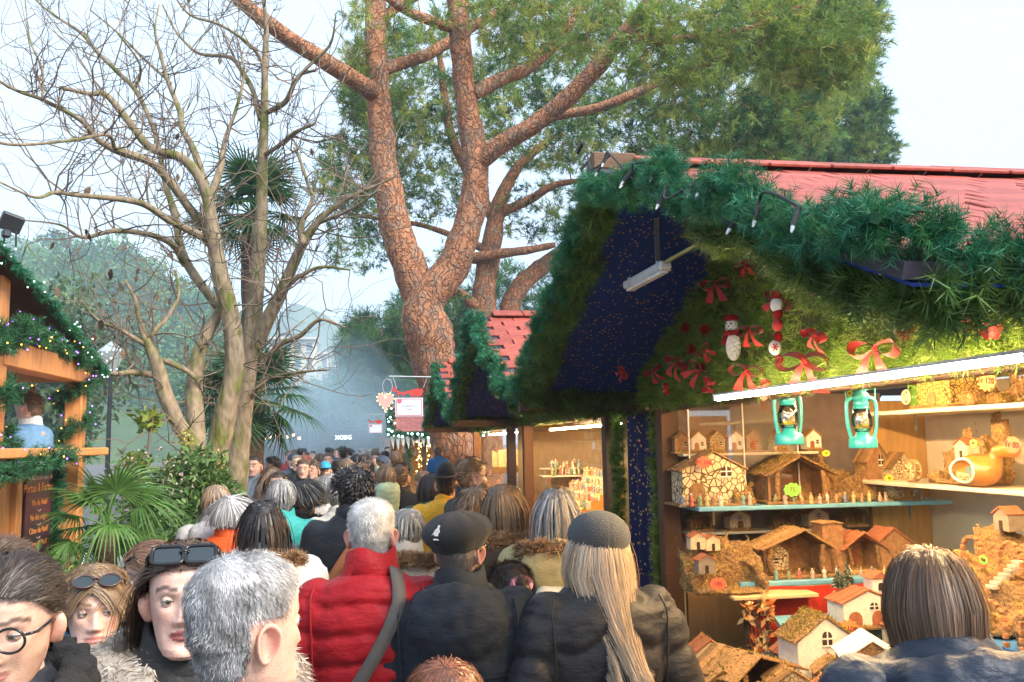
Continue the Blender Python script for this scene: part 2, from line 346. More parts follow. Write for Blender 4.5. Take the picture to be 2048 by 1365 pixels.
# ------------------------------------------------------------------ trees
def barkmat(name, c1, c2, crack):
    m = M(name, c1, .9, .35, 5, 0, col2=c2, thr=.55); t = m.node_tree; N = t.nodes; L = t.links; b = N['Principled BSDF']; hv = [n for n in N if n.type == 'HUE_SAT'][0]; tc = [n for n in N if n.type == 'TEX_COORD'][0]
    nz = N.new('ShaderNodeTexNoise'); nz.inputs['Scale'].default_value = 3; nz.inputs['Detail'].default_value = 4; L.new(tc.outputs['Object'], nz.inputs['Vector']); va = N.new('ShaderNodeVectorMath'); va.operation = 'MULTIPLY_ADD'; L.new(nz.outputs['Color'], va.inputs[0]); va.inputs[1].default_value = (.5, .5, .5); L.new(tc.outputs['Object'], va.inputs[2])
    mp = N.new('ShaderNodeMapping'); mp.inputs['Scale'].default_value = (11, 11, 2.6); L.new(va.outputs[0], mp.inputs[0]); vo = N.new('ShaderNodeTexVoronoi'); vo.feature = 'DISTANCE_TO_EDGE'; vo.inputs['Scale'].default_value = 1.; L.new(mp.outputs[0], vo.inputs['Vector'])
    rp = N.new('ShaderNodeMapRange'); rp.inputs[1].default_value = .0; rp.inputs[2].default_value = .13; rp.inputs[3].default_value = .35; L.new(vo.outputs['Distance'], rp.inputs[0]); mi = N.new('ShaderNodeMix'); mi.data_type = 'RGBA'; L.new(rp.outputs[0], mi.inputs[0]); mi.inputs[6].default_value = (*crack, 1); L.new(hv.outputs[0], mi.inputs[7]); L.new(mi.outputs[2], b.inputs['Base Color'])
    n2 = N.new('ShaderNodeTexNoise'); n2.inputs['Scale'].default_value = 30; n2.inputs['Detail'].default_value = 6; L.new(tc.outputs['Object'], n2.inputs['Vector']); ad = N.new('ShaderNodeMath'); ad.operation = 'MULTIPLY_ADD'; L.new(n2.outputs['Fac'], ad.inputs[0]); ad.inputs[1].default_value = .5; L.new(rp.outputs[0], ad.inputs[2]); bp = N.new('ShaderNodeBump'); bp.inputs['Strength'].default_value = 1.; bp.inputs['Distance'].default_value = .05; L.new(ad.outputs[0], bp.inputs['Height']); L.new(bp.outputs[0], b.inputs['Normal']); return m
bark_pine = barkmat('pine_bark', (.43, .19, .095), (.30, .19, .13), (.27, .11, .06))
bark_grey = M('grey_moss_bark', (.26, .20, .13), .95, .4, 8, .9, 22, stretch=(1, 1, .4), col2=(.13, .14, .03), thr=.57)
bark_twig = M('twig_bark', (.17, .125, .09), .9, .3, 10)
def limb_path(px, Y0, Y1, n=6):
    p = A([q[:3] for q in px], float); t = np.linspace(0, 1, len(p)); Y = Y0 + (Y1 - Y0) * t
    P = A([atY(x, y, yy) for (x, y, _), yy in zip(p, Y)]); r = p[:, 2] * Y / F / 2
    S = catmull(np.c_[P, r], n); return S[:, :3], np.maximum(S[:, 3], .004)
def limb(mb, P, r, ns=10, rough=.07, seed=0):
    v, f = tube(P, r, ns); n = len(P) * ns; rr = np.repeat(r, ns)[:, None]; c = np.repeat(P, ns, 0)
    k = snoise(v[:n], 5, seed, 4)[:, None]; v[:n] = c + (v[:n] - c) * (1 + rough * k); mb.add(v, f)
def grow(nodes, rad, targets, mb, rmax=.03, rmin=.004, ns=4, droop=0., wig=.1, kmax=6):
    """join every target to the nearest wood with a curved twig"""
    Nn = [A(p) for p in nodes]; Nr = list(rad); d0 = [np.min(np.linalg.norm(A(nodes) - t, axis=1)) for t in targets]; ends = []; P_ = np.zeros((len(Nn) + len(targets) * kmax, 3)); P_[:len(Nn)] = A(nodes); cnt = len(Nn); R_ = np.zeros(len(P_)); R_[:cnt] = rad
    for t in [targets[i] for i in np.argsort(d0)]:
        D = np.linalg.norm(P_[:cnt] - t, axis=1); i = int(np.argmin(D)); a = P_[i].copy(); L = D[i]
        if L < .05: continue
        k = 5; s = np.linspace(0, 1, k)[:, None]; mid = rng.normal(0, wig * L, 3); pts = a + (t - a) * s + mid * np.sin(np.pi * s) + A([0, 0, -droop * L]) * np.sin(np.pi * s)
        r0 = min(R_[i] * .75, rmax, .006 + .02 * L); r = np.linspace(r0, max(rmin, r0 * .35), k); v, f = tube(pts, r, ns, False); mb.add(v, f)
        for q, rr in zip(pts[1:], r[1:]): P_[cnt] = q; R_[cnt] = rr; cnt += 1
        ends.append((t, unit(pts[-1] - pts[-2])))
    return ends
def regions(regs):
    out = []
    for cx, cy, rx, ry, Y0, Y1, n in regs:
        a = rng.uniform(0, 2 * np.pi, n); q = np.sqrt(rng.uniform(0, 1, n)); out += [atY(cx + rx * c * k, cy + ry * s * k, y) for c, s, k, y in zip(np.cos(a), np.sin(a), q, rng.uniform(Y0, Y1, n))]
    return out
PINE = [(.15, .26, .07), (.20, .30, .075), (.12, .21, .075), (.24, .32, .08)]
PINEY = [(.33, .37, .075), (.26, .33, .065), (.38, .40, .10), (.19, .27, .065)]
PINED = [(.05, .13, .05), (.07, .16, .055), (.04, .10, .05), (.09, .18, .055)]
def tufts(ends, cols, ns=6, nn=24, ln=.15, w=.009, spread=.28):
    """pine shoots with needles round each twig end"""
    T = A([e[0] for e in ends]); D = A([e[1] for e in ends]); n = len(T)
    sd_ = unit(D[:, None] + rng.normal(0, .9, (n, ns, 3)) + A([0, 0, .25])); L = spread * rng.uniform(.5, 1.2, (n, ns, 1)); b = T[:, None] + rng.normal(0, .05, (n, ns, 3))
    s = rng.uniform(.1, 1, (n, ns, nn, 1)); root = b[:, :, None] + (sd_ * L)[:, :, None] * s
    q = rng.normal(size=(n, ns, nn, 3)); ax = sd_[:, :, None]; q = unit(q - ax * (q * ax).sum(-1, keepdims=True)); nd = unit(q * .8 + ax * .8) * ln * rng.uniform(.6, 1.1, (n, ns, nn, 1))
    c = np.repeat((pal(n, cols)[:, None] * rng.uniform(.75, 1.25, (n, ns, 1)))[:, :, None], nn, 2) * rng.uniform(.75, 1.25, (n, ns, nn, 1))
    v, f = needles(root.reshape(-1, 3), nd.reshape(-1, 3), np.full(n * ns * nn, w)); m = MB(); m.add(v, f, 0, np.repeat(c.reshape(-1, 3), 3, 0)); return m
def pine(lab, base, limbs, regs, cols, rmax=.05, tk={}, ns=10):
    r = thing('pine_tree', lab, 'tree', base, group='pine trees'); m = MB(); nodes = []; rad = []
    for i, (px, Y0, Y1) in enumerate(limbs):
        P, rr = limb_path(px, Y0, Y1); rr = rr * .92; limb(m, P, rr, ns, .12, i); k = len(P) // 3 if i < 3 else 2; nodes += list(P[k:]); rad += list(rr[k:])
    bld(m, 'trunk', [bark_pine], r, smooth=True); m = MB()
    ends = grow(nodes, rad, regions(regs), m, rmax, .006, 4, wig=.12); bld(m, 'branches', [bark_pine], r, smooth=True)['kind'] = 'stuff'
    bld(tufts(ends, cols, **tk), 'crown', [pine_needle], r); return r
y = 15.4
pine('tall pine with two leaning orange trunks rising between the stalls', (1.6, y, 0), [
    ([(930, 1165, 150), (925, 1000, 105), (900, 860, 96), (872, 740, 100), (856, 670, 110), (848, 625, 98), (862, 590, 84), (905, 535, 74), (935, 450, 68), (952, 370, 62), (948, 300, 60), (932, 200, 50), (922, 100, 48), (915, 0, 48), (905, -120, 40), (890, -300, 26)], y, y - .5),
    ([(850, 640, 80), (838, 590, 78), (815, 525, 74), (790, 450, 68), (772, 350, 62), (762, 260, 58), (756, 170, 52), (752, 80, 50), (750, 0, 48), (742, -120, 40), (730, -300, 26)], y, y + .5),
    ([(958, 325, 46), (1000, 290, 44), (1060, 255, 42), (1120, 210, 42), (1180, 150, 42), (1240, 80, 40), (1290, 20, 38), (1340, -60, 30), (1420, -160, 20)], y - .4, y - 2.2),
    ([(748, 185, 44), (715, 165, 40), (660, 130, 39), (570, 72, 36), (480, 0, 32), (400, -90, 24), (330, -150, 16)], y + .2, y - 2.5),
    ([(766, 140, 30), (800, 128, 28), (850, 112, 27), (900, 82, 26), (960, 45, 24), (1020, 10, 20), (1080, -40, 14)], y + .3, y + 1.6),
    ([(945, 190, 34), (990, 165, 32), (1050, 140, 30), (1090, 105, 28), (1130, 60, 26), (1170, 0, 24), (1200, -60, 18)], y - .4, y + 1.2),
    ([(1265, 62, 24), (1300, 78, 22), (1350, 80, 20), (1440, 68, 18), (1500, 58, 15), (1560, 30, 12), (1640, 0, 8)], y - 1.8, y - 3.),
    ([(752, 50, 24), (800, 10, 22), (860, -20, 20)], y + .4, y + 1.),
    ([(915, 60, 26), (870, 45, 24), (810, 20, 22), (770, -10, 20)], y - .4, y - 1.)],
    [(860, 20, 170, 60, 14, 18, 63), (1100, 40, 160, 80, 14, 18, 240), (1350, 90, 130, 90, 12.5, 15, 168), (1540, 60, 150, 80, 12, 15, 231), (1640, 60, 130, 80, 12.5, 15, 189), (1640, 130, 110, 50, 12.5, 15, 126), (720, 130, 30, 50, 15, 17, 16)], PINEY + PINE, tk=dict(ns=6, nn=20, w=.015))
y = 23.
pine('second pine behind the stalls with a grey forked trunk', (3.2, y, 0), [
    ([(985, 1060, 60), (975, 800, 58), (968, 640, 56), (970, 560, 52), (985, 480, 46), (992, 430, 40), (1010, 380, 30), (1040, 330, 24), (1100, 280, 16)], y, y),
    ([(1000, 720, 48), (1015, 640, 46), (1030, 590, 44), (1070, 545, 40), (1130, 500, 34), (1200, 430, 26), (1290, 370, 20), (1380, 330, 14)], y, y + 1),
    ([(962, 620, 30), (935, 600, 24), (905, 580, 20), (870, 570, 12)], y, y - 1),
    ([(990, 440, 26), (965, 400, 26), (940, 350, 22), (905, 280, 22), (890, 200, 18), (880, 120, 14), (860, 60, 10)], y, y + 1),
    ([(975, 520, 24), (930, 518, 20), (1000, 508, 22), (1060, 500, 18), (1110, 490, 14)], y, y - 1),
    ([(995, 430, 24), (1060, 400, 20), (1110, 370, 16), (1180, 360, 10)], y, y - 1),
    ([(975, 500, 20), (900, 470, 14), (840, 450, 11), (770, 440, 9), (700, 430, 6)], y, y + 1.5),
    ([(1100, 235, 22), (1220, 208, 22), (1350, 150, 20), (1450, 115, 16), (1540, 90, 10)], y - 3, y - 5)],
    [(820, 170, 130, 110, 22, 26, 300), (730, 190, 50, 70, 22, 25, 80), (760, 300, 50, 80, 22, 25, 46), (850, 330, 120, 110, 22, 26, 160), (1080, 200, 150, 140, 21, 26, 380), (1260, 280, 170, 90, 20, 26, 252), (1440, 290, 150, 90, 19, 26, 273), (1590, 200, 110, 60, 19, 25, 200), (1560, 270, 120, 60, 19, 25, 150), (1500, 180, 150, 80, 19, 24, 210), (690, 350, 60, 70, 22, 25, 84), (720, 470, 70, 70, 22, 26, 63), (1080, 420, 90, 60, 22, 26, 50), (880, 560, 60, 50, 22, 25, 29), (1340, 190, 100, 60, 20, 24, 105)], PINEY + PINE + PINED, rmax=.04, tk=dict(ns=5, nn=17, ln=.20, w=.022, spread=.36))
y = 32.
pine('dark green pine at the right behind the near stall roof', (13, y, 0), [([(1560, 1000, 40), (1570, 600, 38), (1600, 420, 30), (1660, 280, 22), (1690, 150, 14)], y, y), ([(1600, 420, 20), (1680, 360, 14), (1740, 310, 10)], y, y), ([(1620, 340, 20), (1560, 280, 14), (1500, 250, 10)], y, y)],
    [(1705, 25, 62, 45, 30, 34, 90), (1640, 95, 70, 45, 30, 34, 80), (1700, 130, 42, 34, 30, 34, 50), (1640, 190, 80, 40, 30, 34, 90), (1735, 225, 45, 42, 30, 34, 80), (1745, 305, 48, 38, 30, 34, 80), (1660, 290, 60, 45, 30, 34, 80), (1560, 250, 90, 60, 30, 34, 110), (1600, 340, 90, 30, 30, 34, 60), (1480, 310, 80, 40, 30, 34, 60)], PINED + PINE, rmax=.05, tk=dict(ns=6, nn=24, ln=.26, w=.033, spread=.45))
y = 42.
for lab, bx, regs in (('rounded green pine beyond the far stalls, left of the pine trunk', 770, [(760, 700, 75, 60, 40, 46, 150), (740, 760, 60, 60, 40, 46, 110), (790, 790, 60, 70, 40, 46, 130), (720, 690, 35, 50, 40, 45, 50), (810, 680, 40, 70, 40, 46, 70)]),
                      ('olive green pine beyond the far stalls, right of the rounded one', 870, [(850, 640, 70, 60, 44, 50, 120), (910, 650, 60, 50, 44, 50, 70), (1020, 600, 90, 60, 44, 50, 90), (840, 760, 50, 80, 44, 50, 80), (960, 680, 60, 40, 44, 50, 50)])):
    pine(lab, tuple(atY(bx, 930, y)[:2]) + (0,), [([(bx, 980, 26), (bx, 850, 24), (bx - 5, 740, 18), (bx - 10, 660, 10)], y, y)], regs, PINED + [(.06, .15, .035), (.09, .19, .045)], rmax=.08, tk=dict(ns=6, nn=22, ln=.44, w=.035, spread=.75), ns=7); y = 47.
# bare tree on the left
def twigs(mb, nodes, rad, n, lmin, lmax, up=.5, sub=3, seed=1):
    nodes = A(nodes); idx = rng.integers(0, len(nodes), n); tips = []
    for i in idx:
        p = nodes[i].copy(); d = unit(rng.normal(size=3) + A([0, 0, up])); L = rng.uniform(lmin, lmax); k = 7; P = [p]
        for s in range(k - 1):
            d = unit(d + rng.normal(0, .28, 3) + A([0, 0, .10])); p = p + d * L / (k - 1); P.append(p)
        P = A(P); r0 = min(rad[i] * .5, .011); v, f = tube(P, np.linspace(r0, .0025, k), 3, False); mb.add(v, f)
        for _ in range(sub):
            j = rng.integers(1, k - 1); q = P[j].copy(); e = unit(d + rng.normal(0, .9, 3)); Q = [q]
            for s in range(4): e = unit(e + rng.normal(0, .3, 3) + A([0, 0, .08])); q = q + e * L * .11; Q.append(q)
            v, f = tube(A(Q), np.linspace(r0 * .55, .002, 5), 3, False); mb.add(v, f); tips.append(Q[-1])
        tips.append(P[-1])
    return tips
lf = MB(); t_ = np.linspace(0, 1, 6); lw = A([.001, .018, .026, .022, .012, .001]); lv = np.vstack([np.c_[-lw, 0 * t_ + .008 * np.sin(t_ * 5), -t_ * .11], np.c_[lw, .010 + .008 * np.cos(t_ * 4), -t_ * .11]])
lf.add(lv, A([[i, i + 1, i + 7, i + 6] for i in range(5)])); DRY = lf.mesh('dry_leaf', [M('dry_leaf', (.10, .06, .035), .8, .3, rnd=.4)])
def bare(lab, base, limbs, ntw, seed, nl=20, twl=(.4, 1.5)):
    r = thing('bare_tree', lab, 'tree', base, group='bare trees'); m = MB(); nodes = []; rad = []
    for i, (px, Y0, Y1) in enumerate(limbs):
        P, rr = limb_path(px, Y0, Y1); rr = rr * .74; limb(m, P, rr, 9, .10, i + seed)
        s = rr < .11; nodes += list(P[s]); rad += list(rr[s])
    bld(m, 'trunk', [bark_grey], r, smooth=True); m = MB(); tips = twigs(m, nodes, rad, ntw, *twl); bld(m, 'twigs', [bark_twig], r)
    for t in random.sample(tips, nl): inst('leaf', DRY, r, A(t) - A(base), (random.uniform(-.5, .5), random.uniform(-.5, .5), random.uniform(0, 6)), random.uniform(.7, 1.2))
y = 10.
bare('bare mossy tree with long limbs reaching left across the sky', tuple(atY(430, 1000, y)[:2]) + (0,), [
    ([(415, 1230, 80), (425, 1000, 70), (432, 920, 62), (450, 830, 58), (468, 740, 54), (462, 640, 50), (442, 560, 45), (426, 470, 40), (416, 400, 32), (395, 350, 28), (360, 315, 26), (300, 295, 22), (255, 240, 18), (212, 190, 16), (180, 188, 13), (120, 175, 9)], y, y - .6),
    ([(416, 405, 22), (440, 340, 18), (450, 280, 12), (465, 240, 10), (483, 180, 8), (487, 130, 6), (470, 60, 4)], y, y + .8),
    ([(425, 470, 30), (385, 425, 26), (340, 365, 24), (300, 325, 22), (230, 300, 20), (190, 275, 16), (160, 240, 12), (85, 200, 10), (30, 180, 8), (-40, 140, 6)], y, y - 1.6),
    ([(85, 200, 7), (84, 140, 6), (60, 80, 5), (50, 0, 3)], y - 1.4, y - 1.2), ([(230, 300, 12), (215, 270, 10), (150, 280, 9), (30, 290, 8), (-60, 270, 6)], y - 1., y - 2),
    ([(440, 620, 26), (370, 520, 24), (350, 430, 20), (332, 370, 16), (315, 285, 13), (300, 240, 12), (270, 180, 12), (220, 130, 11), (190, 100, 10), (160, 65, 8), (100, 25, 6), (60, -10, 4)], y, y + 1.6),
    ([(412, 370, 20), (385, 295, 18), (365, 260, 16), (358, 220, 14), (335, 160, 12), (320, 105, 9), (310, 60, 6), (318, 10, 4)], y, y + .8),
    ([(335, 160, 8), (290, 120, 7), (240, 70, 5), (180, 20, 4)], y + .6, y + 1.5), ([(270, 180, 8), (280, 130, 6), (230, 60, 5)], y + 1, y + .4),
    ([(425, 490, 24), (400, 472, 22), (340, 442, 20), (290, 410, 18), (250, 400, 16), (150, 390, 13), (110, 385, 11), (70, 395, 8), (0, 365, 5)], y, y - 2.2),
    ([(370, 530, 20), (345, 490, 17), (300, 470, 15), (230, 462, 13), (165, 475, 10), (120, 450, 6), (40, 440, 4)], y, y - 1.4)], 200, 1)
y = 10.6
bare('upright mossy bare tree in front of the palm, with a limb leaning right', tuple(atY(480, 1000, y)[:2]) + (0,), [
    ([(460, 1200, 70), (470, 1000, 60), (482, 850, 54), (500, 700, 48), (514, 560, 42), (521, 470, 35), (524, 350, 29), (528, 250, 25), (530, 120, 17), (532, 50, 13), (525, -20, 10), (520, -100, 6)], y, y),
    ([(528, 228, 16), (570, 205, 14), (590, 165, 12), (615, 135, 10), (660, 90, 7), (672, 30, 4)], y, y - 1), ([(526, 312, 14), (560, 290, 12), (590, 265, 10), (630, 248, 8)], y, y - .8),
    ([(522, 240, 18), (505, 180, 14), (482, 140, 12), (460, 115, 11), (400, 108, 9), (370, 85, 7), (350, 60, 6), (325, 10, 4)], y, y + 1), ([(527, 130, 10), (500, 90, 9), (440, 50, 8), (380, 30, 6), (340, -20, 4)], y, y - .6),
    ([(500, 720, 40), (530, 650, 38), (558, 595, 34), (580, 545, 30), (605, 490, 26), (640, 440, 20), (690, 400, 14), (745, 375, 8), (800, 350, 4)], y, y - 1),
    ([(608, 490, 20), (603, 450, 16), (625, 400, 12), (618, 375, 10), (600, 320, 8), (588, 295, 6)], y - .6, y), ([(640, 445, 12), (700, 420, 9), (760, 380, 6)], y - .7, y - 1.4),
    ([(555, 600, 16), (590, 560, 13), (640, 535, 10), (700, 540, 6)], y - .5, y - 1), ([(520, 730, 20), (560, 690, 16), (600, 672, 13), (640, 640, 10), (690, 655, 5)], y, y - .5), ([(500, 800, 14), (530, 760, 12), (600, 745, 8), (660, 740, 4)], y, y - 1)], 150, 20)
y = 9.6
bare('low crooked bare tree beside the wooden hut', tuple(atY(380, 1000, y)[:2]) + (0,), [
    ([(400, 1200, 60), (395, 1000, 46), (385, 900, 42), (358, 850, 40), (330, 790, 40), (312, 725, 36), (292, 680, 24), (278, 640, 14), (270, 600, 10), (250, 560, 6)], y, y - .6),
    ([(398, 960, 40), (392, 850, 44), (388, 780, 44), (400, 700, 38), (430, 640, 30), (450, 600, 18)], y, y + .4), ([(305, 750, 18), (262, 745, 15), (230, 748, 12), (190, 740, 8)], y, y - 1),
    ([(292, 680, 16), (315, 655, 13), (335, 635, 11), (357, 590, 9), (350, 540, 6)], y - .4, y), ([(290, 690, 12), (240, 660, 9), (195, 640, 6), (160, 600, 4)], y - .4, y - 1), ([(325, 720, 16), (370, 740, 14), (395, 760, 12)], y, y)], 70, 40, 24, (.35, 1.2))
# ------------------------------------------------------------------ palms
def frond_mesh(R, nb, span, droop, cols, w=.05, name='frond', pet=.5):
    m = MB(); an = np.linspace(-span / 2, span / 2, nb); t = np.linspace(0, 1, 6); V = []; C = []
    for a in an:
        L = R * (1 - .25 * (abs(a) / (span / 2)) ** 2) * rng.uniform(.92, 1.05); d = A([math.sin(a), math.cos(a), 0]); P = d * (t * L)[:, None]; P[:, 2] += -droop * R * t ** 2.6 * rng.uniform(.6, 1.3) + .12 * R * t * (1 - t)
        s = A([d[1], -d[0], 0]); hw = w * R * np.interp(t, [0, .25, .55, 1], [.25, .55, .42, .03]); V.append(np.stack([P - s * hw[:, None] + A([0, 0, .018 * R]) * np.interp(t, [0, .5, 1], [1, .6, 0])[:, None], P, P + s * hw[:, None] + A([0, 0, .018 * R]) * np.interp(t, [0, .5, 1], [1, .6, 0])[:, None]], 1)); C.append(np.repeat(pal(1, cols, .2), 18, 0) * np.repeat(np.interp(t, [0, .2, 1], [1.5, 1.1, .9]), 3)[:, None])
    n = len(V); v = A(V).reshape(-1, 3); b = (np.arange(n) * 18)[:, None, None] + 3 * np.arange(5)[None, :, None] + np.arange(2)[None, None]
    m.add(v, np.stack([b, b + 1, b + 4, b + 3], -1).reshape(-1, 4), 0, np.vstack(C)); pt = A([[0, 0, 0], [0, -pet * .3, .02], [0, -pet * .65, 0], [0, -pet, -.06]]); v, f = tube(pt, [.008, .009, .011, .015], 5); m.add(v, f, 0, A(cols[0]) * 1.3)
    v = m.v; m.v = [q + A([0, pet, .06]) for q in v]; return m.mesh(name, [leaf_mat])
FAN = [(.11, .23, .05), (.08, .19, .045), (.15, .28, .07)]; FAND = [(.04, .11, .045), (.06, .14, .045), (.035, .09, .04)]
FR = [frond_mesh(.55, 30, 4.4, .25, FAND, pet=.5), frond_mesh(.5, 26, 4.0, .5, FAND, pet=.45)]; FRN = [frond_mesh(.62, 34, 4.2, .35, FAN, pet=.5), frond_mesh(.6, 34, 3.6, .7, FAN, pet=.5), frond_mesh(.5, 28, 3.2, .15, FAN, pet=.45)]
def palm(lab, base, h, n, fr, el=(-.9, 1.2), sc=1., rt=.14, lean=(0, 0)):
    r = thing('fan_palm', lab, 'palm', base, group='fan palms'); top = A([lean[0], lean[1], h])
    if h > .3:
        P = A([[0, 0, 0], top * .35 + A([.03, 0, 0]), top * .7, top]); P = catmull(P, 8); m = MB(); rr = np.linspace(rt * 1.15, rt, len(P)); limb(m, P, rr, 10, .15, 3); m.build('trunk', [M('palm_fibre', (.10, .06, .04), .95, .4, 14, .9, 40)], r, True)
    for i in range(n):
        e = el[0] + (el[1] - el[0]) * ((i + .5) / n) ** .8; inst('frond', fr[i % len(fr)], r, top, (e, random.uniform(-.3, .3), i * 2.4 + random.uniform(-.3, .3)), sc * random.uniform(.85, 1.1))
p = atY(505, 430, 13.5); palm('tall fan palm whose crown shows behind the bare tree', (p[0], 13.5, 0), p[2], 30, FR, (-1.0, 1.3), 1.15)
p = atY(495, 800, 12.5); palm('shorter fan palm with dark shaggy trunk left of the crowd', (p[0], 12.5, 0), p[2], 34, FR, (-1.3, 1.1), 1.1, .24)
p = atY(215, 1010, 6.4); palm('young bright green fan palm growing in front of the wooden hut', (p[0], 6.4, 0), p[2] - .15, 15, FRN, (-.75, 1.2), .50, .07)
# ------------------------------------------------------------------ shrubs and ground cover on the left bank
def leaves(C, n, R, ln, w, cols, flat=.8):
    P = C + unit(rng.normal(size=(n, 3))) * R * (rng.uniform(.1, 1, (n, 1)) ** .45) * A([1, 1, flat]); d = unit(rng.normal(size=(n, 3)) + A([0, 0, -.1])) * ln * rng.uniform(.6, 1.2, (n, 1)); s = unit(np.cross(d, rng.normal(size=(n, 3)))) * w / 2; up_ = unit(np.cross(s, d)) * w * .15
    v = np.stack([P, P + d * .5 - s + up_, P + d, P + d * .5 + s + up_], 1).reshape(-1, 3); return v, np.arange(4 * n).reshape(-1, 4), np.repeat(pal(n, cols, .35), 4, 0)
BUSH = [(.09, .18, .05), (.12, .22, .06), (.06, .13, .035), (.17, .27, .08)]; YEL = [(.50, .40, .10), (.42, .38, .12), (.36, .36, .10)]
def shrub(lab, base, blobs, flowers=(), stems=6):
    r = thing('shrub', lab, 'shrub', base, group='shrubs on the left bank'); m = MB()
    for (c, R, n, ln, w, cols) in blobs: m.add(*[a for a in leaves(A(c), n, R, ln, w, cols)[:2]], 0, None); m.c[-1] = np.repeat(pal(n, cols, .35), 4, 0); m.hasc = True
    m.build('foliage', [leaf_mat], r); m = MB()
    for k in range(stems):
        b = blobs[k % len(blobs)]; P = catmull(A([[rng.normal(0, .08), rng.normal(0, .08), 0], A(b[0]) * .5 + rng.normal(0, .06, 3), A(b[0]) + rng.normal(0, b[1] * .4, 3)]), 5); v, f = tube(P, np.linspace(.014, .005, len(P)), 5); m.add(v, f)
    m.build('stems', [bark_twig], r)
    for c, R in flowers:
        m = MB(); v, f, cc = leaves(A(c), 90, R, .035, .022, YEL, 1.2); m.add(v, f, 0, cc); m.build('flower_head', [leaf_mat], r)['kind'] = 'stuff'
def off(px, py, Y, base): return atY(px, py, Y) - A(base)
b = A([*atY(385, 1000, 8.6)[:2], 0]); o = lambda x, y: off(x, y, 8.6, b)
shrub('leafy green shrub with pale yellow flower heads at the foot of the bare tree', b, [(o(390, 950), .32, 900, .11, .035, BUSH), (o(345, 985), .30, 800, .11, .035, BUSH), (o(420, 1000), .28, 700, .10, .035, BUSH), (o(360, 1060), .36, 700, .11, .035, BUSH), (o(400, 1120), .4, 700, .11, .04, BUSH)], [(o(372, 880), .08), (o(436, 925), .08), (o(342, 930), .07)])
b = A([*atY(300, 1000, 8.2)[:2], 0]); o = lambda x, y: off(x, y, 8.2, b)
shrub('thin shrub with yellowing leaves and tiny white blossoms by the lamp post', b, [(o(295, 840), .12, 90, .09, .05, [(.22, .26, .04), (.16, .24, .04)]), (o(270, 930), .16, 110, .09, .05, [(.20, .26, .04), (.10, .2, .04)]), (o(300, 960), .40, 420, .03, .025, [(.6, .5, .48), (.45, .30, .28), (.16, .2, .06)]), (o(310, 1050), .5, 900, .09, .035, BUSH), (o(285, 1100), .45, 600, .09, .035, BUSH)], (), 10)
b = A([*atY(250, 1100, 5.6)[:2], 0]); o = lambda x, y: off(x, y, 5.6, b)
shrub('low dark greenery behind the benches', b, [(o(130, 1200), .25, 600, .08, .03, BUSH), (o(80, 1170), .22, 400, .08, .03, BUSH), (o(200, 1260), .3, 500, .08, .03, BUSH)], (), 4)
n = 16000; P = np.c_[rng.uniform(-4.5, -1.55, n), rng.uniform(4.8, 12, n), np.full(n, .4)]; m = MB(); v, f = needles(P, unit(np.c_[rng.normal(0, .4, (n, 2)), np.ones(n)]) * rng.uniform(.06, .2, (n, 1)), np.full(n, .012)); m.add(v, f, 0, np.repeat(pal(n, BUSH), 3, 0)); tag(m.build('grass', [leaf_mat]), 'green grass and weeds on the bank at the left', 'grass', kind='stuff')
# ------------------------------------------------------------------ market stalls along the right side
def slab(p, th):
    p = A(p, float); n = unit(np.cross(p[1] - p[0], p[3] - p[0])) * th; v = np.vstack([p, p + n])
    return v, [A([[3, 2, 1, 0], [4, 5, 6, 7], [0, 1, 5, 4], [1, 2, 6, 5], [2, 3, 7, 6], [3, 0, 4, 7]])]
TEAL = [(.02, .15, .065), (.035, .21, .10), (.02, .12, .04), (.06, .26, .14), (.025, .16, .09), (.045, .17, .05)]
OLIVE = [(.06, .13, .025), (.09, .17, .03), (.045, .10, .02), (.12, .20, .04)]
TINSEL = [(.16, .27, .03), (.22, .33, .045), (.10, .19, .02), (.28, .36, .08)]
def garland(path, nt, tl, nn, nl, nw, cols, grav=0., spread=1., core=.012, lo=.5, stretch=1., bias=None):
    """bushy artificial pine garland: wire core, twigs all round it, needles on each twig"""
    P = np.asarray(path, float); L = np.r_[0, np.cumsum(np.linalg.norm(np.diff(P, axis=0), axis=1))]; u = rng.uniform(0, L[-1], nt)
    B = np.stack([np.interp(u, L, P[:, i]) for i in range(3)], 1); T = unit(np.stack([np.interp(u, L, np.gradient(P[:, i])) for i in range(3)], 1))
    R = rng.normal(size=(nt, 3)); R = R - T * (R * T).sum(1, keepdims=True)
    if bias is not None: R = unit(R) + A(bias)
    D = unit(unit(R) * spread + T * rng.normal(0, .5, (nt, 1)) + A([0, 0, -grav])) * (tl * rng.uniform(lo, 1, (nt, 1)))
    s = rng.uniform(.15, 1, (nt, nn, 1)); root = B[:, None] + D[:, None] * s
    q = rng.normal(size=(nt, nn, 3)); Du = unit(D)[:, None]; q = unit(q - Du * (q * Du).sum(-1, keepdims=True))
    nd = unit(q * .85 + Du * rng.uniform(.3, .9, (nt, nn, 1))) * (nl * rng.uniform(.6, 1.15, (nt, nn, 1)))
    c = np.repeat(pal(nt, cols)[:, None], nn, 1) * rng.uniform(.7, 1.3, (nt, nn, 1)); c = np.repeat(c.reshape(-1, 3), 3, 0)
    mb = MB(); v, f = needles(root.reshape(-1, 3), nd.reshape(-1, 3), nw * rng.uniform(.7, 1.2, nt * nn)); mb.add(v, f, 0, c)
    v, f = tube(P, core, 5); mb.add(v, f, 0, A(cols[0]) * .5); return mb
def wob(a, b, n=14, amp=.02, sag=0.):
    a, b = A(a, float), A(b, float); t = np.linspace(0, 1, n)[:, None]; P = a + (b - a) * t
    P = P + rng.normal(0, amp, (n, 3)); P[:, 2] -= sag * 4 * t[:, 0] * (1 - t[:, 0]); return P
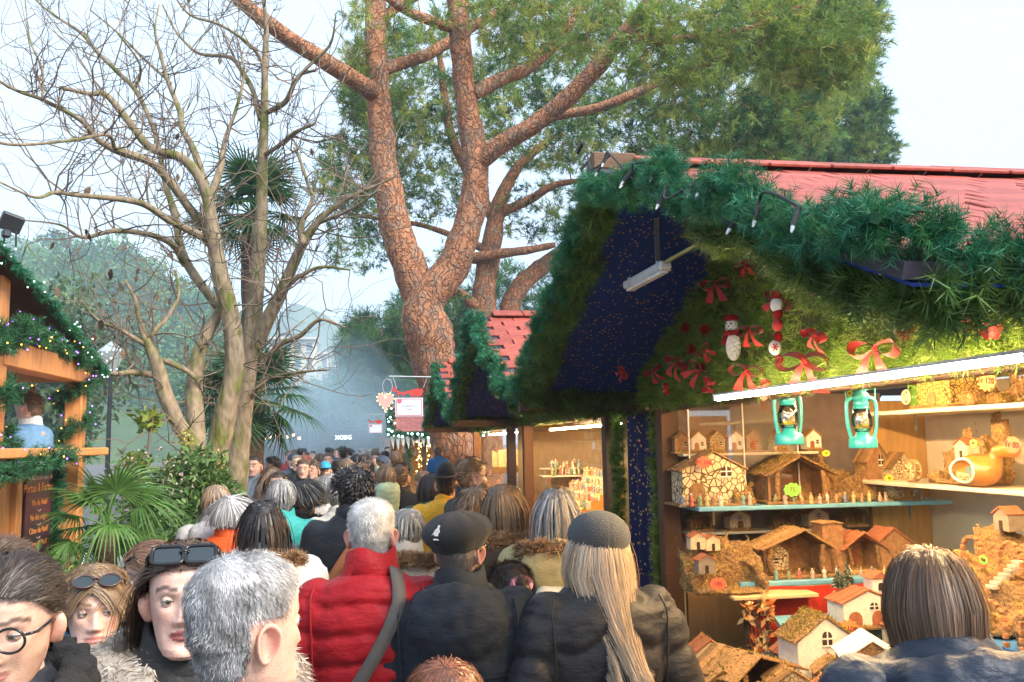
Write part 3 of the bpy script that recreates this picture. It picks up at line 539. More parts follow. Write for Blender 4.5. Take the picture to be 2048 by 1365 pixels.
XE, XW, XB = .88, 1.62, 3.15
shingle_red = M('roof_shingle_red', (.36, .07, .045), .6, .35, 9, .15, 40, rnd=.22)
shingle_edge = M('roof_underlay', (.05, .04, .06), .8, .2)
star_soffit = starcloth('star_soffit_cloth', (.02, .05, .24), (.50, .26, .11), 44, .24, .65)
star_drape = starcloth('star_drape_cloth', (.012, .018, .075), (.65, .38, .14), 34, .26, .75)
led_mat = emit('led_tube_glow', (1., .74, .40), 150.); led_in = emit('inner_led_glow', (1., .61, .26), 215.)
pane_mat = glassmat('clear_pane')
sh = MB(); sh.addt(box((0, 0, 0), (.197, .158, .014), bev=.004)); SHINGLE = sh.mesh('shingle', [shingle_red])
def stall(y0, yr, y1, label, ze=2.26, zr=3.07, xr=3.45, lod=0):
    r = thing('market_stall', label, 'stall', (XW, (y0 + y1) / 2, 0), group='gabled stalls along the right side')
    # roof slopes and their shingles
    for k, (ya, za, yb, zb) in enumerate(((y0, ze, yr, zr), (y1, ze, yr, zr))):
        p = [(XE, ya, za), (xr, ya, za), (xr, yb, zb), (XE, yb, zb)]
        if k: p = p[::-1]
        m = MB(); m.addt(slab(p, .03)); rf = bld(m, 'roof_slope', [shingle_edge], r)
        m = MB(); q = [(x, y, z - .012) for x, y, z in ((XE + .02, ya, za), (XW + .0, ya, za), (XW + .0, yb, zb), (XE + .02, yb, zb))]
        if k: q = q[::-1]
        m.addt(slab(q, .006)); bld(m, 'soffit_cloth', [star_soffit], r)
        if k: continue                                    # the far slope faces away from the street view
        L = math.hypot(yb - ya, zb - za); ang = math.atan2(zb - za, yb - ya); nrow = int(L / .15); rows = range(nrow)
        ncol = int((xr - XE - .02) / .21) if lod == 0 else 9
        for i in rows:
            for j in range(ncol):
                s = (i + .5) * .15 + .02; x = XE + .12 + j * .21 + (i % 2) * .105 + random.uniform(-.008, .008)
                if x > xr - .08: continue
                a = ang + random.uniform(.0, .05)
                inst('shingle', SHINGLE, rf, (x - r.location[0], ya + math.cos(ang) * s - r.location[1], za + math.sin(ang) * s + .042 + random.uniform(0, .004)), (a, 0, random.uniform(-.02, .02)))
    # ridge boards and capping
    m = MB(); m.addt(box((XE + .09, yr, zr + .05), (.18, .10, .07), bev=.006)); bld(m, 'ridge_beam', [M('weathered_beam', (.16, .09, .05), .8, .3, 10, .3, stretch=(1, 6, 6))], r)
    m = MB(); m.addt(box((0, 0, 0), (.26, .17, .014), bev=.004)); cap = m.mesh('ridge_tile', [shingle_red])
    for j in range(9 if lod == 0 else 5):
        for sgn in (-1, 1):
            inst('ridge_tile', cap, r, (XE + .30 + j * .268 - r.location[0], yr + sgn * .075 - r.location[1], zr + .052), (-sgn * (.36 + random.uniform(0, .03)), 0, 0))
    # gable wall, posts, beams, back and side walls
    zl = 2.215; m = MB(); t0 = (zr - ze) / (yr - y0)
    m.addt(prism([(y0 + .15, zl + .03), (y1 - .15, zl + .03), (y1 - .15, ze + .15 * t0 - .03), (yr, zr - .03), (y0 + .15, ze + .15 * t0 - .03)], .03, (XW + .02, 0, 0), ((0, 1, 0), (0, 0, 1), (1, 0, 0)))); bld(m, 'gable_wall', [M('gable_board', (.05, .06, .02), .9)], r)
    for y in (y0 + .32, y1 - .62):
        m = MB(); m.addt(box((XW, y, 1.09), (.10, .10, 2.18), bev=.006)); bld(m, 'post', [wood_dark], r)
    m = MB(); m.addt(box((XW + .03, (y0 + y1) / 2 - .15, 2.2), (.07, y1 - y0 - .6, .08), bev=.005)); bld(m, 'lintel', [wood_beam], r)
    m = MB(); m.addt(box((XW - .35, y1 - .09, 2.215), (.78, .07, .075), bev=.006)); bld(m, 'eave_beam', [wood_beam], r)
    m = MB(); m.addt(box((XW - .29, y0 + .12, 2.25), (.66, .05, .045), bev=.006)); bld(m, 'eave_beam', [wood_beam], r)
    m = MB(); m.addt(box((XB + .04, (y0 + y1) / 2 - .15, 1.2), (.03, y1 - y0 - .86, 2.16))); bld(m, 'back_wall', [white_board], r)
    m = MB(); m.addt(box((XB - .16, y1 - .62, 1.15), (.36, .03, 2.1))); bld(m, 'side_wall', [ply], r)
    m = MB(); m.addt(box(((XW + XB) / 2 + .03, y1 - .62, .62), (XB - XW - .1, .03, 1.1))); bld(m, 'side_wall', [ply], r)
    m = MB(); m.addt(box(((XW + XB) / 2 + .03, y0 + .30, 1.15), (XB - XW - .1, .03, 2.1))); bld(m, 'side_wall', [ply], r)
    m = MB(); m.addt(box(((XW + XB) / 2 + .08, (y0 + y1) / 2, 2.30), (XB - XW - .02, y1 - y0 - .35, .02))); bld(m, 'ceiling_board', [M('ceiling_board', (.36, .27, .17), .8, .15)], r)
    m = MB(); m.addt(box((XW + .02, (y0 + y1) / 2 - .15, .42), (.03, y1 - y0 - .9, .82))); bld(m, 'counter_front', [wood_warm], r)
    # strip lamp under the gable
    lamp = thing('strip_lamp', None, None)
    return r
S1 = stall(1.37, 3.46, 5.44, 'near stall with red shingle roof, bow covered gable and shelves of nativity huts')
S2 = stall(5.70, 7.78, 9.95, 'middle stall with red roof and stepped display of tiny figurines', lod=1)
S3 = stall(10.15, 12.3, 14.6, 'farthest of the three red roofed stalls, beside the pine trunk', lod=1)
for o in [o for o in COL.objects if o.name.startswith('strip_lamp')]: bpy.data.objects.remove(o)
def strip_lamp(y0, y1, x, z, label, th=.017, lm=None):
    r = thing('strip_lamp', label, 'lamp', (x, (y0 + y1) / 2, z), group='strip lamps in the stalls'); L = y1 - y0
    m = MB(); m.addt(box((0, 0, 0), (th, L, th), bev=.004)); m.build('light_tube', [lm or led_mat], r)
    m = MB(); m.addt(box((0.0, 0, th * .75), (th * 1.3, L + .04, th * .5))); m.build('housing', [M('lamp_housing', (.7, .7, .7), .5)], r)
    for s in (-1, 1):
        m = MB(); m.addt(box((0, s * (L / 2 + .011), 0), (th * 1.25, .02, th * 1.1), bev=.003)); m.build('end_cap', [M('lamp_housing', (.7, .7, .7), .5)], r)
strip_lamp(1.72, 3.46, 1.38, 2.161, 'long glowing strip lamp along the front of the near stall')
strip_lamp(6.3, 9.0, 1.80, 2.12, 'glowing strip lamp inside the figurine stall', lm=led_in)
strip_lamp(10.6, 13.8, 1.80, 2.12, 'glowing strip lamp inside the farthest red roofed stall', lm=led_in)
strip_lamp(1.9, 4.3, 2.12, 2.255, 'added hidden strip lamp brightening the near stall from its ceiling', lm=led_in)  # added to light the shelves, out of sight behind the lintel
# blue drape between the stalls
r = thing('star_curtain', 'dark blue curtain with gold stars hanging between two stalls', 'curtain', (1.66, 5.35, 0)); ys = np.linspace(-.42, .42, 26); zs = np.linspace(.05, 2.16, 12)
g = A([[[.02 * math.sin(y * 31 + .4 * z) * (1.2 - .4 * z / 2), y, z] for y in ys] for z in zs]); v = g.reshape(-1, 3)
m = MB(); m.add(v, grid_faces(12, 26, False)); m.add(v + A([.004, 0, 0]), grid_faces(12, 26, False)[:, ::-1]); m.build('cloth', [star_drape], r, True)
m = MB(); m.addt(tube([(0, -.46, 2.17), (0, .46, 2.17)], .012)); m.build('rail', [wood_beam], r)
for y, lb in ((4.95, 'olive tinsel garland hanging beside the post of the near stall'), (5.78, 'olive tinsel garland hanging beside the figurine stall')):
    P = wob((1.60, y, 2.2), (1.60, y, .15), 20, .008); o = garland(P, 700, .055, 26, .045, .004, TINSEL, .3, core=.01).build('tinsel_garland', [needle_mat]); tag(o, lb, 'garland', 'garlands on the stalls')
# garlands of the near stall
N1, R1, F1 = A([XE, 1.37, 2.26]), A([XE, 3.46, 3.10]), A([XE, 5.44, 2.26])
def put(mb, lb, name='garland'): o = mb.build(name, [needle_mat]); return tag(o, lb, 'garland', 'garlands on the stalls')
up = A([0, 0, .05])
put(garland(wob(N1 + A([0, 0, .075]), R1 + A([0, -.02, -.075]), 18, .028, -.045), 1400, .078, 62, .030, .0019, TEAL, .15, bias=(-.35, -.2, .15)), 'thick teal pine garland climbing the near roof edge of the near stall')
put(garland(wob(F1 + A([0, 0, .02]), R1 + A([0, .02, -.075]), 18, .02), 850, .075, 54, .034, .0026, TEAL, .1, bias=(-.3, 0, .2)), 'teal pine garland running down the far roof edge of the near stall')
put(garland(wob(N1 + A([-.02, .02, .05]), N1 + A([1.6, .02, .05]), 12, .02), 900, .085, 62, .030, .0019, TEAL, .1, bias=(0, -.3, .1)), 'teal pine garland along the low near eave of the near stall')
put(garland(wob(N1 + A([.10, .03, -.03]), N1 * .45 + R1 * .55 + A([.10, 0, -.05]), 12, .015), 330, .10, 50, .055, .0035, OLIVE, 1.0, core=.02), 'dark olive garland hanging inside the near roof edge of the near stall')
put(garland(wob(F1 + A([.07, -.05, -.02]), R1 + A([.07, 0, -.06]), 16, .015), 620, .11, 44, .06, .0045, OLIVE, .7, core=.02), 'dark olive garland inside the far roof edge of the near stall')
put(garland(wob(F1 + A([.02, -.06, 0]), F1 + A([.74, -.06, 0]), 8, .012), 560, .12, 42, .06, .0045, OLIVE, .5, core=.03), 'dark olive garland along the far eave of the near stall')
put(garland(wob(N1 + A([.02, .05, -.02]), N1 + A([1.6, .05, -.02]), 10, .012), 420, .09, 46, .05, .003, OLIVE, .9, core=.025), 'dark olive garland hanging under the low near eave of the near stall')
# unlit light string wound into the near garland
P = catmull(A([R1 * (1 - t) + N1 * t + A([-.06 + .03 * math.sin(7 * t * 6), 0, .07 + .05 * math.sin(t * 31)]) for t in np.linspace(0, .98, 15)]), 6); ls = thing('light_string', 'black cable of small unlit lights along the near garland', 'string lights', P[0], group='light strings'); bk_ = M('black_cable', (.012, .012, .014), .5)
m = MB(); m.addt(tube(P - P[0], .0035, 5)); m.build('cable', [bk_], ls)
for i in range(4, len(P) - 3, 6):
    d = unit(A([rng.normal(-.6, .2), rng.normal(0, .4), -1.])); m = MB(); m.addt(tube([P[i] - P[0], P[i] - P[0] + d * .045], .0065, 7)); sk_ = m.build('socket', [bk_], ls); m = MB(); m.addt(tube([P[i] - P[0] + d * .045, P[i] - P[0] + d * .06], [.005, .002], 6)); m.build('bulb', [M('clear_bulb', (.8, .82, .85), .1)], sk_)
# gable covering of the near stall: rows of tinsel
def gable_cover(y0, yr, y1, ze, zr, n, x, nl, nw, cols):
    zl = 2.22; ys = rng.uniform(y0 + .1, y1 - .3, n); zt = zr - np.abs(ys - yr) * (zr - ze) / (yr - y0) - .03; z = zl + (zt - zl) * rng.uniform(0, 1, n); z = np.where(rng.random(n) < .25, zl + rng.uniform(-.02, .09, n), z)
    P = np.c_[np.full(n, x) + rng.normal(0, .008, n), ys, z]; nn = 22
    D = np.c_[np.full(n, -.8), rng.normal(0, .7, n), rng.normal(-.25, .6, n)]; D = unit(D) * .05
    s = rng.uniform(0, 1, (n, nn, 1)); root = P[:, None] + D[:, None] * s; nd = unit(unit(rng.normal(size=(n, nn, 3))) * .8 + unit(D)[:, None] * .7) * nl * rng.uniform(.6, 1.2, (n, nn, 1))
    nd[..., 0] = np.minimum(nd[..., 0], .25 * nl)
    c = np.repeat(np.repeat(pal(n, cols)[:, None], nn, 1).reshape(-1, 3), 3, 0); m = MB(); v, f = needles(root.reshape(-1, 3), nd.reshape(-1, 3), np.full(n * nn, nw)); m.add(v, f, 0, c); return m
put(gable_cover(1.37, 3.46, 5.44, 2.26, 3.05, 3600, XW - .01, .05, .0032, TINSEL), 'green tinsel mat covering the gable of the near stall', 'tinsel_cover')
# garlands of the stalls behind
for S, y0, yr, y1, w in ((2, 5.70, 7.78, 9.95, 'middle stall'), (3, 10.15, 12.3, 14.6, 'farthest red roofed stall')):
    a, b, c = A([XE, y0, 2.26]), A([XE, yr, 3.03]), A([XE, y1, 2.26]); k = 1. if S == 2 else .8
    put(garland(wob(a + up, b + up, 14, .03), int(480 * k), .085, 30, .045, .006, TEAL, .1, bias=(-.3, -.2, .1)), f'teal garland on the near roof edge of the {w}')
    put(garland(wob(c + up, b + up, 14, .03), int(420 * k), .085, 26, .045, .007, TEAL, .1), f'teal garland on the far roof edge of the {w}')
    put(garland(wob(a + A([0, .1, -.02]), a + A([.7, .1, -.02]), 8, .01), 110, .07, 28, .05, .007, OLIVE, .5), f'olive garland under the near eave of the {w}')
    put(garland(wob(c + A([.02, -.06, 0]), c + A([.72, -.06, 0]), 8, .01), 160, .09, 26, .05, .008, OLIVE, .5), f'olive garland along the far eave of the {w}')
    put(garland(wob(c + A([.05, -.05, 0]), b + A([.05, 0, -.06]), 12, .01), 200, .08, 26, .05, .007, OLIVE, .5), f'olive garland inside the far roof edge of the {w}')
    put(gable_cover(y0, yr, y1, 2.26, 3.05, 1100, XW - .01, .06, .008, OLIVE), f'olive tinsel mat covering the gable of the {w}', 'tinsel_cover')
# ------------------------------------------------------------------ goods of the near stall
def textmesh(s, size, mat, name='lettering', ext=.0015):
    cu = bpy.data.curves.new('txt', 'FONT'); cu.body = s; cu.size = size; cu.align_x = 'CENTER'; cu.align_y = 'CENTER'; cu.extrude = ext; cu.resolution_u = 2
    o = bpy.data.objects.new('txt', cu); COL.objects.link(o); bpy.context.view_layer.update(); me = bpy.data.meshes.new_from_object(o.evaluated_get(bpy.context.evaluated_depsgraph_get())); bpy.data.objects.remove(o); me.name = name; me.materials.clear(); me.materials.append(mat); return me
def stonemat(name, stone, mortar, sc=22., w=.06):
    m = M(name, stone, .85, .25, 16, .3); t = m.node_tree; N = t.nodes; L = t.links; b = N['Principled BSDF']; hv = [n for n in N if n.type == 'HUE_SAT'][0]; tc = [n for n in N if n.type == 'TEX_COORD'][0]
    vo = N.new('ShaderNodeTexVoronoi'); vo.feature = 'DISTANCE_TO_EDGE'; vo.inputs['Scale'].default_value = sc; L.new(tc.outputs['Object'], vo.inputs['Vector']); lt = N.new('ShaderNodeMath'); lt.operation = 'LESS_THAN'; lt.inputs[1].default_value = w; L.new(vo.outputs['Distance'], lt.inputs[0])
    mi = N.new('ShaderNodeMix'); mi.data_type = 'RGBA'; L.new(lt.outputs[0], mi.inputs[0]); L.new(hv.outputs[0], mi.inputs[6]); mi.inputs[7].default_value = (*mortar, 1); L.new(mi.outputs[2], b.inputs['Base Color']); return m
g_bark = M('craft_bark', (.22, .125, .05), .95, .5, 26, .9, 60); g_cork = M('craft_cork', (.27, .16, .07), .95, .55, 30, 1., 70, col2=(.36, .26, .07), thr=.6); g_plank = M('craft_plank', (.30, .17, .07), .85, .35, 16, .5, 60, rnd=.4)
g_wall = M('craft_plaster', (.62, .50, .34), .9, .2, 14, .3, 60); g_wallb = M('craft_brown_wall', (.30, .16, .075), .9, .4, 14, .4, 50); g_white = M('craft_white', (.80, .76, .68), .85, .1, 14, .15); g_tile = M('craft_tile', (.34, .12, .06), .85, .3, 40, .4)
g_stone = stonemat('craft_stone', (.66, .54, .34), (.12, .07, .03), 30, .07); g_stone2 = stonemat('craft_stone_small', (.55, .45, .28), (.10, .06, .03), 60, .07); g_brick = stonemat('craft_brick', (.42, .17, .07), (.25, .16, .08), 90, .06); g_dark = M('craft_dark', (.035, .022, .014), .9, .2); g_green = M('craft_shutter', (.28, .42, .22), .8, .2); g_moss = leafmat('craft_moss', .9, .1, .1)
MOSS = [(.20, .17, .03), (.28, .22, .05), (.12, .12, .025), (.34, .24, .06)]; STRAW = [(.48, .33, .12), (.36, .24, .08), (.56, .40, .17)]
def mossmb(mb_pts, n, ln, cols):
    P = A(mb_pts); m = MB(); v, f = needles(P, unit(rng.normal(size=(len(P), 3)) + A([0, 0, .5])) * ln * rng.uniform(.5, 1.3, (len(P), 1)), np.full(len(P), ln * .35)); m.add(v, f, 0, np.repeat(pal(len(P), cols), 3, 0)); return m
def quadpts(n, a, b, c, d):
    u, w = rng.uniform(0, 1, (n, 1)), rng.uniform(0, 1, (n, 1)); a, b, c, d = [A(x, float) for x in (a, b, c, d)]; return (a * (1 - u) + b * u) * (1 - w) + (d * (1 - u) + c * u) * w
def arch(w, h, n=8): t = np.linspace(0, np.pi, n); return [(w / 2, 0)] + [(w / 2 * math.cos(a), h - w / 2 + w / 2 * math.sin(a)) for a in t] + [(-w / 2, 0)]
def stable(lab, loc, rz, w, h, dp, roof=g_bark, back=g_wallb, nplank=6, moss=400, wing=None, pitch=.35, door=None, asym=0.):
    r = thing('nativity_hut', lab, 'nativity hut', loc, rz, 'nativity huts in the near stall'); hw = w / 2
    m = MB(); m.addt(box((0, 0, .008), (w * 1.12, dp * 1.15, .016), bev=.003)); m.build('base_board', [g_plank], r)
    m = MB(); m.addt(prism([(-hw * .92, .016), (hw * .92, .016), (hw * .92, h * .62), (asym * hw, h * .95), (-hw * .92, h * .62)], .012, (0, dp * .42, 0))); m.build('back_wall', [back], r)
    for s in (-1, 1):
        m = MB(); m.addt(box((s * hw * .9, dp * .05, h * .32), (.012, dp * .75, h * .6))); m.build('side_wall', [back], r)
        x = s * hw * .72; P = catmull(A([(x, -dp * .42, .016), (x + rng.normal(0, .012), -dp * .42, h * .3), (x + rng.normal(0, .01), -dp * .40, h * .66)]), 4); m = MB(); limb(m, P, np.linspace(.017, .012, len(P)) * (w / .35), 7, .25, 3); m.build('post', [g_bark], r, True)
        a = math.atan2(h * .36, hw * (1 - s * asym)); L = math.hypot(h * .36, hw * (1 - s * asym)) + .02
        for i in range(nplank):
            y = -dp * .5 + (i + .5) * dp * 1.05 / nplank; c = A([asym * hw + s * math.cos(a) * L / 2, y, h * .97 - math.sin(a) * L / 2 + rng.normal(0, .003)]); m = MB(); m.addt(box(c, (L * rng.uniform(.94, 1.06), dp * 1.02 / nplank, .009), rotm(x=rng.normal(0, .05), y=s * a), bev=.002)); m.build('roof_plank', [roof if roof is not None else g_plank], r)
        if moss:
            e = A([asym * hw + s * math.cos(a) * L, 0, h * .985 - math.sin(a) * L + .008]); rp = A([asym * hw, 0, h * .99 + .004]); o = mossmb(quadpts(moss // 2, rp + A([0, -dp * .5, 0]), rp + A([0, dp * .5, 0]), e + A([0, dp * .5, 0]), e + A([0, -dp * .5, 0])), 0, .014, MOSS).build('moss', [g_moss], r); o['kind'] = 'stuff'
    o = mossmb(quadpts(160, (-hw, -dp * .5, .018), (hw, -dp * .5, .018), (hw, dp * .4, .018), (-hw, dp * .4, .018)), 0, .02, STRAW + MOSS).build('straw', [g_moss], r); o['kind'] = 'stuff'
    if door: m = MB(); m.addt(prism(arch(w * .2, h * .42), .01, (w * door, dp * .40, .016))); m.build('door', [g_tile], r)
    return r
def cottage(lab, loc, rz, w, h, dp, wall=g_wall, roof=g_tile, win=((0, .55),), door=(0.,), moss=0, tower=0, shut=False, flat=False, nm='nativity_house'):
    r = thing(nm, lab, 'nativity hut', loc, rz, 'nativity huts in the near stall'); hw = w / 2; e = h * (.98 if flat else .68)
    m = MB(); m.addt(box((0, 0, .006), (w * 1.2, dp * 1.25, .012), bev=.002)); m.build('base_board', [g_plank], r)
    m = MB(); m.addt(prism([(-hw, .012), (hw, .012), (hw, e), (0, h), (-hw, e)], dp * .9, (0, 0, 0))); wl = m.build('wall', [wall], r)
    for i in range(5):
        for s in (-1, 1):
            a = math.atan2(h - e, hw); L = math.hypot(h - e, hw) * 1.12; y = -dp * .5 + (i + .5) * dp / 5; m = MB(); m.addt(box((s * math.cos(a) * L / 2, y, h + .008 - math.sin(a) * L / 2 + rng.normal(0, .0015)), (L, dp / 5 * .97, .008), rotm(y=s * a), bev=.002)); m.build('roof_strip', [roof], r)
    for x in door: m = MB(); m.addt(prism(arch(w * .26, h * .40), .01, (x * w, -dp * .455, .012))); d = m.build('door', [g_plank if wall is not g_white else g_tile], r)
    for x, z in win:
        m = MB(); m.addt(prism(arch(w * .16, h * .2), .008, (x * w, -dp * .455, z * h))); wn = m.build('window', [g_dark], r); m = MB()
        for q in ((0, .10), (0, 0)): m.addt(box((x * w, -dp * .465, z * h + h * q[1]), (w * .19, .008, h * .022)))
        m.addt(box((x * w, -dp * .466, z * h + h * .1), (w * .02, .006, h * .2))); m.build('frame', [g_white], wn)
        if shut:
            for s in (-1, 1): m = MB(); m.addt(box((x * w + s * w * .12, -dp * .462, z * h + h * .09), (w * .07, .006, h * .18))); m.build('shutter', [g_green], wn)
    if tower:
        m = MB(); m.addt(box((tower * w, .0, h * .65), (w * .32, dp * .5, h * 1.3), bev=.003)); tw = m.build('tower', [wall], r); m = MB(); m.addt(prism([(-w * .2, 0), (w * .2, 0), (0, h * .18)], dp * .6, (tower * w, 0, h * 1.3))); m.build('tower_roof', [roof], tw); m = MB(); m.addt(prism(arch(w * .1, h * .2), .01, (tower * w, -dp * .255, h * .98))); m.build('window', [g_dark], tw)
    if moss: o = mossmb(np.vstack([quadpts(moss, (-hw * 1.1, -dp * .5, e), (-hw * 1.1, dp * .5, e), (0, dp * .5, h + .012), (0, -dp * .5, h + .012)), quadpts(moss, (hw * 1.1, -dp * .5, e), (hw * 1.1, dp * .5, e), (0, dp * .5, h + .012), (0, -dp * .5, h + .012))]), 0, .018, MOSS).build('moss', [g_moss], r); o['kind'] = 'stuff'
    o = mossmb(quadpts(110, (-hw * 1.1, -dp * .6, .013), (hw * 1.1, -dp * .6, .013), (hw, -dp * .4, .013), (-hw, -dp * .4, .013)), 0, .016, MOSS + STRAW).build('straw', [g_moss], r); o['kind'] = 'stuff'; return r
def rockscape(lab, loc, rz, w, h, dp, arches, seed=1, terr=2, houses=(), stairs=None, brick=True):
    r = thing('rock_village', lab, 'nativity village', loc, rz, 'nativity huts in the near stall')
    def fn(Q):
        t = (Q[:, 1] + dp / 2) / dp; lev = np.floor(np.clip(t, 0, .999) * terr + .35 * snoise(Q * A([1, 0, 0]), 9, seed)) / terr; top = h * (.22 + .78 * lev) + .035 * snoise(Q, 16, seed + 1) + .03 * np.sin(Q[:, 0] * 9 + seed)
        e = np.maximum(np.maximum(Q[:, 2] - top, np.abs(Q[:, 0]) - w / 2 + .02 * snoise(Q, 18, 4)), np.abs(Q[:, 1]) - dp / 2 + .015 * snoise(Q, 22, 5)); e = e + .010 * snoise(Q, 55, 6, 2)
        for x, z, aw, ah, y0, dd in arches: k = np.maximum(np.maximum(np.abs(Q[:, 0] - x) - aw / 2, np.abs(Q[:, 1] - y0) - dd), np.where(Q[:, 2] > z + ah - aw / 2, np.hypot(Q[:, 0] - x, Q[:, 2] - z - ah + aw / 2) - aw / 2, z - Q[:, 2])); e = np.maximum(e, -k)
        return np.maximum(e, .004 - Q[:, 2])
    v, f = nets(fn, (-w * .58, -dp * .62, -.01), (w * .58, dp * .62, h * 1.35), .0105); m = MB(); m.add(v, f); m.build('rock', [g_cork], r, True)
    for x, z, aw, ah, y0, dd in arches:
        if not brick: continue
        ar = A(arch(aw * 1.0, ah)); m = MB()
        for q in range(len(ar) - 1):
            a, b = ar[q], ar[q + 1]; n_ = max(1, int(np.linalg.norm(b - a) / .022))
            for j in range(n_): c = a + (b - a) * (j + .5) / n_; an = math.atan2(*(b - a)[::-1]); m.addt(box((x + c[0] * 1.06, y0 - dd * .98, z + c[1] * 1.03), (.019, .02, .014), rotm(y=-an), bev=.002))
        m.build('brick_arch', [g_brick], r)['kind'] = 'stuff'
    for x, y, z, s in houses:
        m = MB(); m.addt(prism([(-.5 * s, 0), (.5 * s, 0), (.5 * s, .75 * s), (0, 1.05 * s), (-.5 * s, .75 * s)], s * .8, (x, y, z))); ho = m.build('tiny_house', [g_wall if rng.random() < .5 else M('tiny_grey', (.25, .21, .17), .9, .2)], r); m = MB()
        for q in (-1, 1): m.addt(box((x + q * .27 * s, y, z + .93 * s), (.66 * s, s * .95, .006), rotm(y=q * .54)))
        m.build('roof', [g_tile], ho); m = MB(); m.addt(box((x, y - s * .405, z + .25 * s), (.2 * s, .006, .45 * s))); m.build('door', [g_dark], ho)
    if stairs:
        for i in range(7): m = MB(); m.addt(box((stairs[0] + i * .006, stairs[1] + i * .016, stairs[2] + i * .016), (.05, .03, .014), bev=.002)); m.build('step', [M('craft_grey_stone', (.45, .42, .36), .9, .2)], r)
    o = mossmb(v[rng.choice(len(v), 1300)] + A([0, 0, .002]), 0, .013, MOSS + STRAW).build('moss', [g_moss], r); o['kind'] = 'stuff'; return r
FIGC = [(.14, .18, .32), (.52, .14, .10), (.22, .34, .20), (.66, .50, .24), (.42, .27, .16), (.70, .62, .52), (.20, .38, .38), (.60, .42, .36)]
def figmesh(c, c2, k):
    m = MB(); m.addt(lathe([(.0, 0), (.013, .0), (.012, .012), (.010, .03), (.011, .042), (.009, .052), (.004, .056), (.0, .057)], 9), 0, c); m.addt(sphere((0, 0, .063), (.0065, .0068, .008), 8, 6), 0, (.58, .36, .26)); m.addt(sphere((0, .001, .067), (.0072, .0072, .006), 8, 5), 0, c2)
    for s in (-1, 1): m.addt(tube([(s * .009, 0, .048), (s * .014, -.004, .036), (s * .006, -.012, .034)], [.0035, .0032, .0028], 5), 0, A(c) * .8)
    m.addt(sphere((0, -.014, .034), (.004, .003, .004), 6, 4), 0, (.58, .36, .26)); return m.mesh('figurine', [M('painted_clay', (1, 1, 1), .5, .15, 90, attr=True)], True)
FIGS = [figmesh(c, FIGC[(i * 3 + 2) % 8], i) for i, c in enumerate(FIGC)]
def fig(loc, lab, grp, s=1., i=None, rz=None): o = inst('figurine', FIGS[int(rng.integers(0, 8)) if i is None else i], None, loc, (0, 0, rng.uniform(-1, 1) if rz is None else rz), s); tag(o, lab, 'figurine', grp); return o
def shelf(lab, loc, size, mat, br=True):
    r = thing('shelf', lab, 'shelf', loc, group='shelves in the stalls'); m = MB(); m.addt(box((0, 0, 0), size, bev=.004)); m.build('board', [mat], r)
    if br:
        for s in (-1, 1):
            ax = 0 if size[0] > size[1] else 1; p = [0, 0, -.05]; p[ax] = s * size[ax] * .4; m = MB(); m.addt(box(p, (.012, .012, .09))); m.build('bracket', [M('bracket_metal', (.35, .35, .35), .4, metal=.8)], r)
blue_board = M('blue_shelf_paint', (.16, .42, .62), .5, .1, 8)
YS = 4.62; ORDI = 'first second third fourth fifth sixth seventh eighth'.split()
shelf('blue shelf board across the far side of the near stall', (2.36, YS, 1.642), (1.42, .34, .022), blue_board)
shelf('upper white shelf at the back of the near stall', (2.86, 3.45, 2.118), (.40, 2.4, .022), white_board)
shelf('middle white shelf at the back of the near stall', (2.86, 3.45, 1.752), (.40, 2.4, .022), white_board)
shelf('narrow shelf of small huts modelling a reflection behind the clear sheet', (2.05, 4.76, 1.915), (.78, .16, .014), white_board)  # shelf and its huts are solid stand-ins for a reflection in the sheet
shelf('blue ledge below the blue shelf', (2.40, 4.40, 1.30), (1.3, .42, .025), blue_board, False)
shelf('tan ledge at the left front of the near stall', (1.86, 4.22, 1.265), (.42, .36, .018), M('tan_ledge', (.62, .46, .25), .7, .1), False)
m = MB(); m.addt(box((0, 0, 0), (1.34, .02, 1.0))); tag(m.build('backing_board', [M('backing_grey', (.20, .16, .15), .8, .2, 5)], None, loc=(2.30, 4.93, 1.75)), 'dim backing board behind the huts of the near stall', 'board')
r = thing('clear_sheet', 'clear plastic sheet standing behind the hut shelf', 'sheet', (2.0, 4.665, 1.66)); m = MB(); m.addt(box((0, 0, .27), (.62, .004, .54))); m.build('pane', [pane_mat], r)
for x in (-.31, .0, .31): m = MB(); m.addt(box((x, 0, .27), (.006, .007, .54))); m.build('edge', [M('acrylic_edge', (.75, .72, .65), .2)], r)
m = MB(); m.addt(box((0, 0, .5), (1.35, 2.4, 1.0))); tag(m.build('display_table', [M('blue_cloth', (.03, .15, .42), .85, .15, 6, .2)], None, loc=(2.36, 2.98, 0)), 'blue covered display table in the near stall', 'table')
g = A([[[x, .012 * math.sin(x * 23 + z * 4) + .02 * math.sin(x * 7), z] for x in np.linspace(-.62, .62, 40)] for z in np.linspace(-.26, 0, 8)]); m = MB(); m.add(g.reshape(-1, 3), grid_faces(8, 40, False)); m.add(g.reshape(-1, 3) + A([0, .004, 0]), grid_faces(8, 40, False)[:, ::-1])
red_cl = M('red_snow_cloth', (.52, .03, .012), .8, .15, 7, .2); rc = thing('red_cloth', 'red cloth with white snowflakes hanging below the blue ledge', 'cloth', (2.40, 4.175, 1.29)); m.build('cloth', [red_cl], rc, True); fl = MB()
for k in range(3): fl.addt(box((0, 0, 0), (.026, .002, .0035), rotm(y=k * math.pi / 3)))
for k in range(6): fl.addt(box((.009 * math.cos(k * math.pi / 3 + .5), 0, .009 * math.sin(k * math.pi / 3 + .5)), (.006, .002, .003)))
FLAKE = fl.mesh('snowflake', [M('flake_white', (.8, .75, .65), .8)])
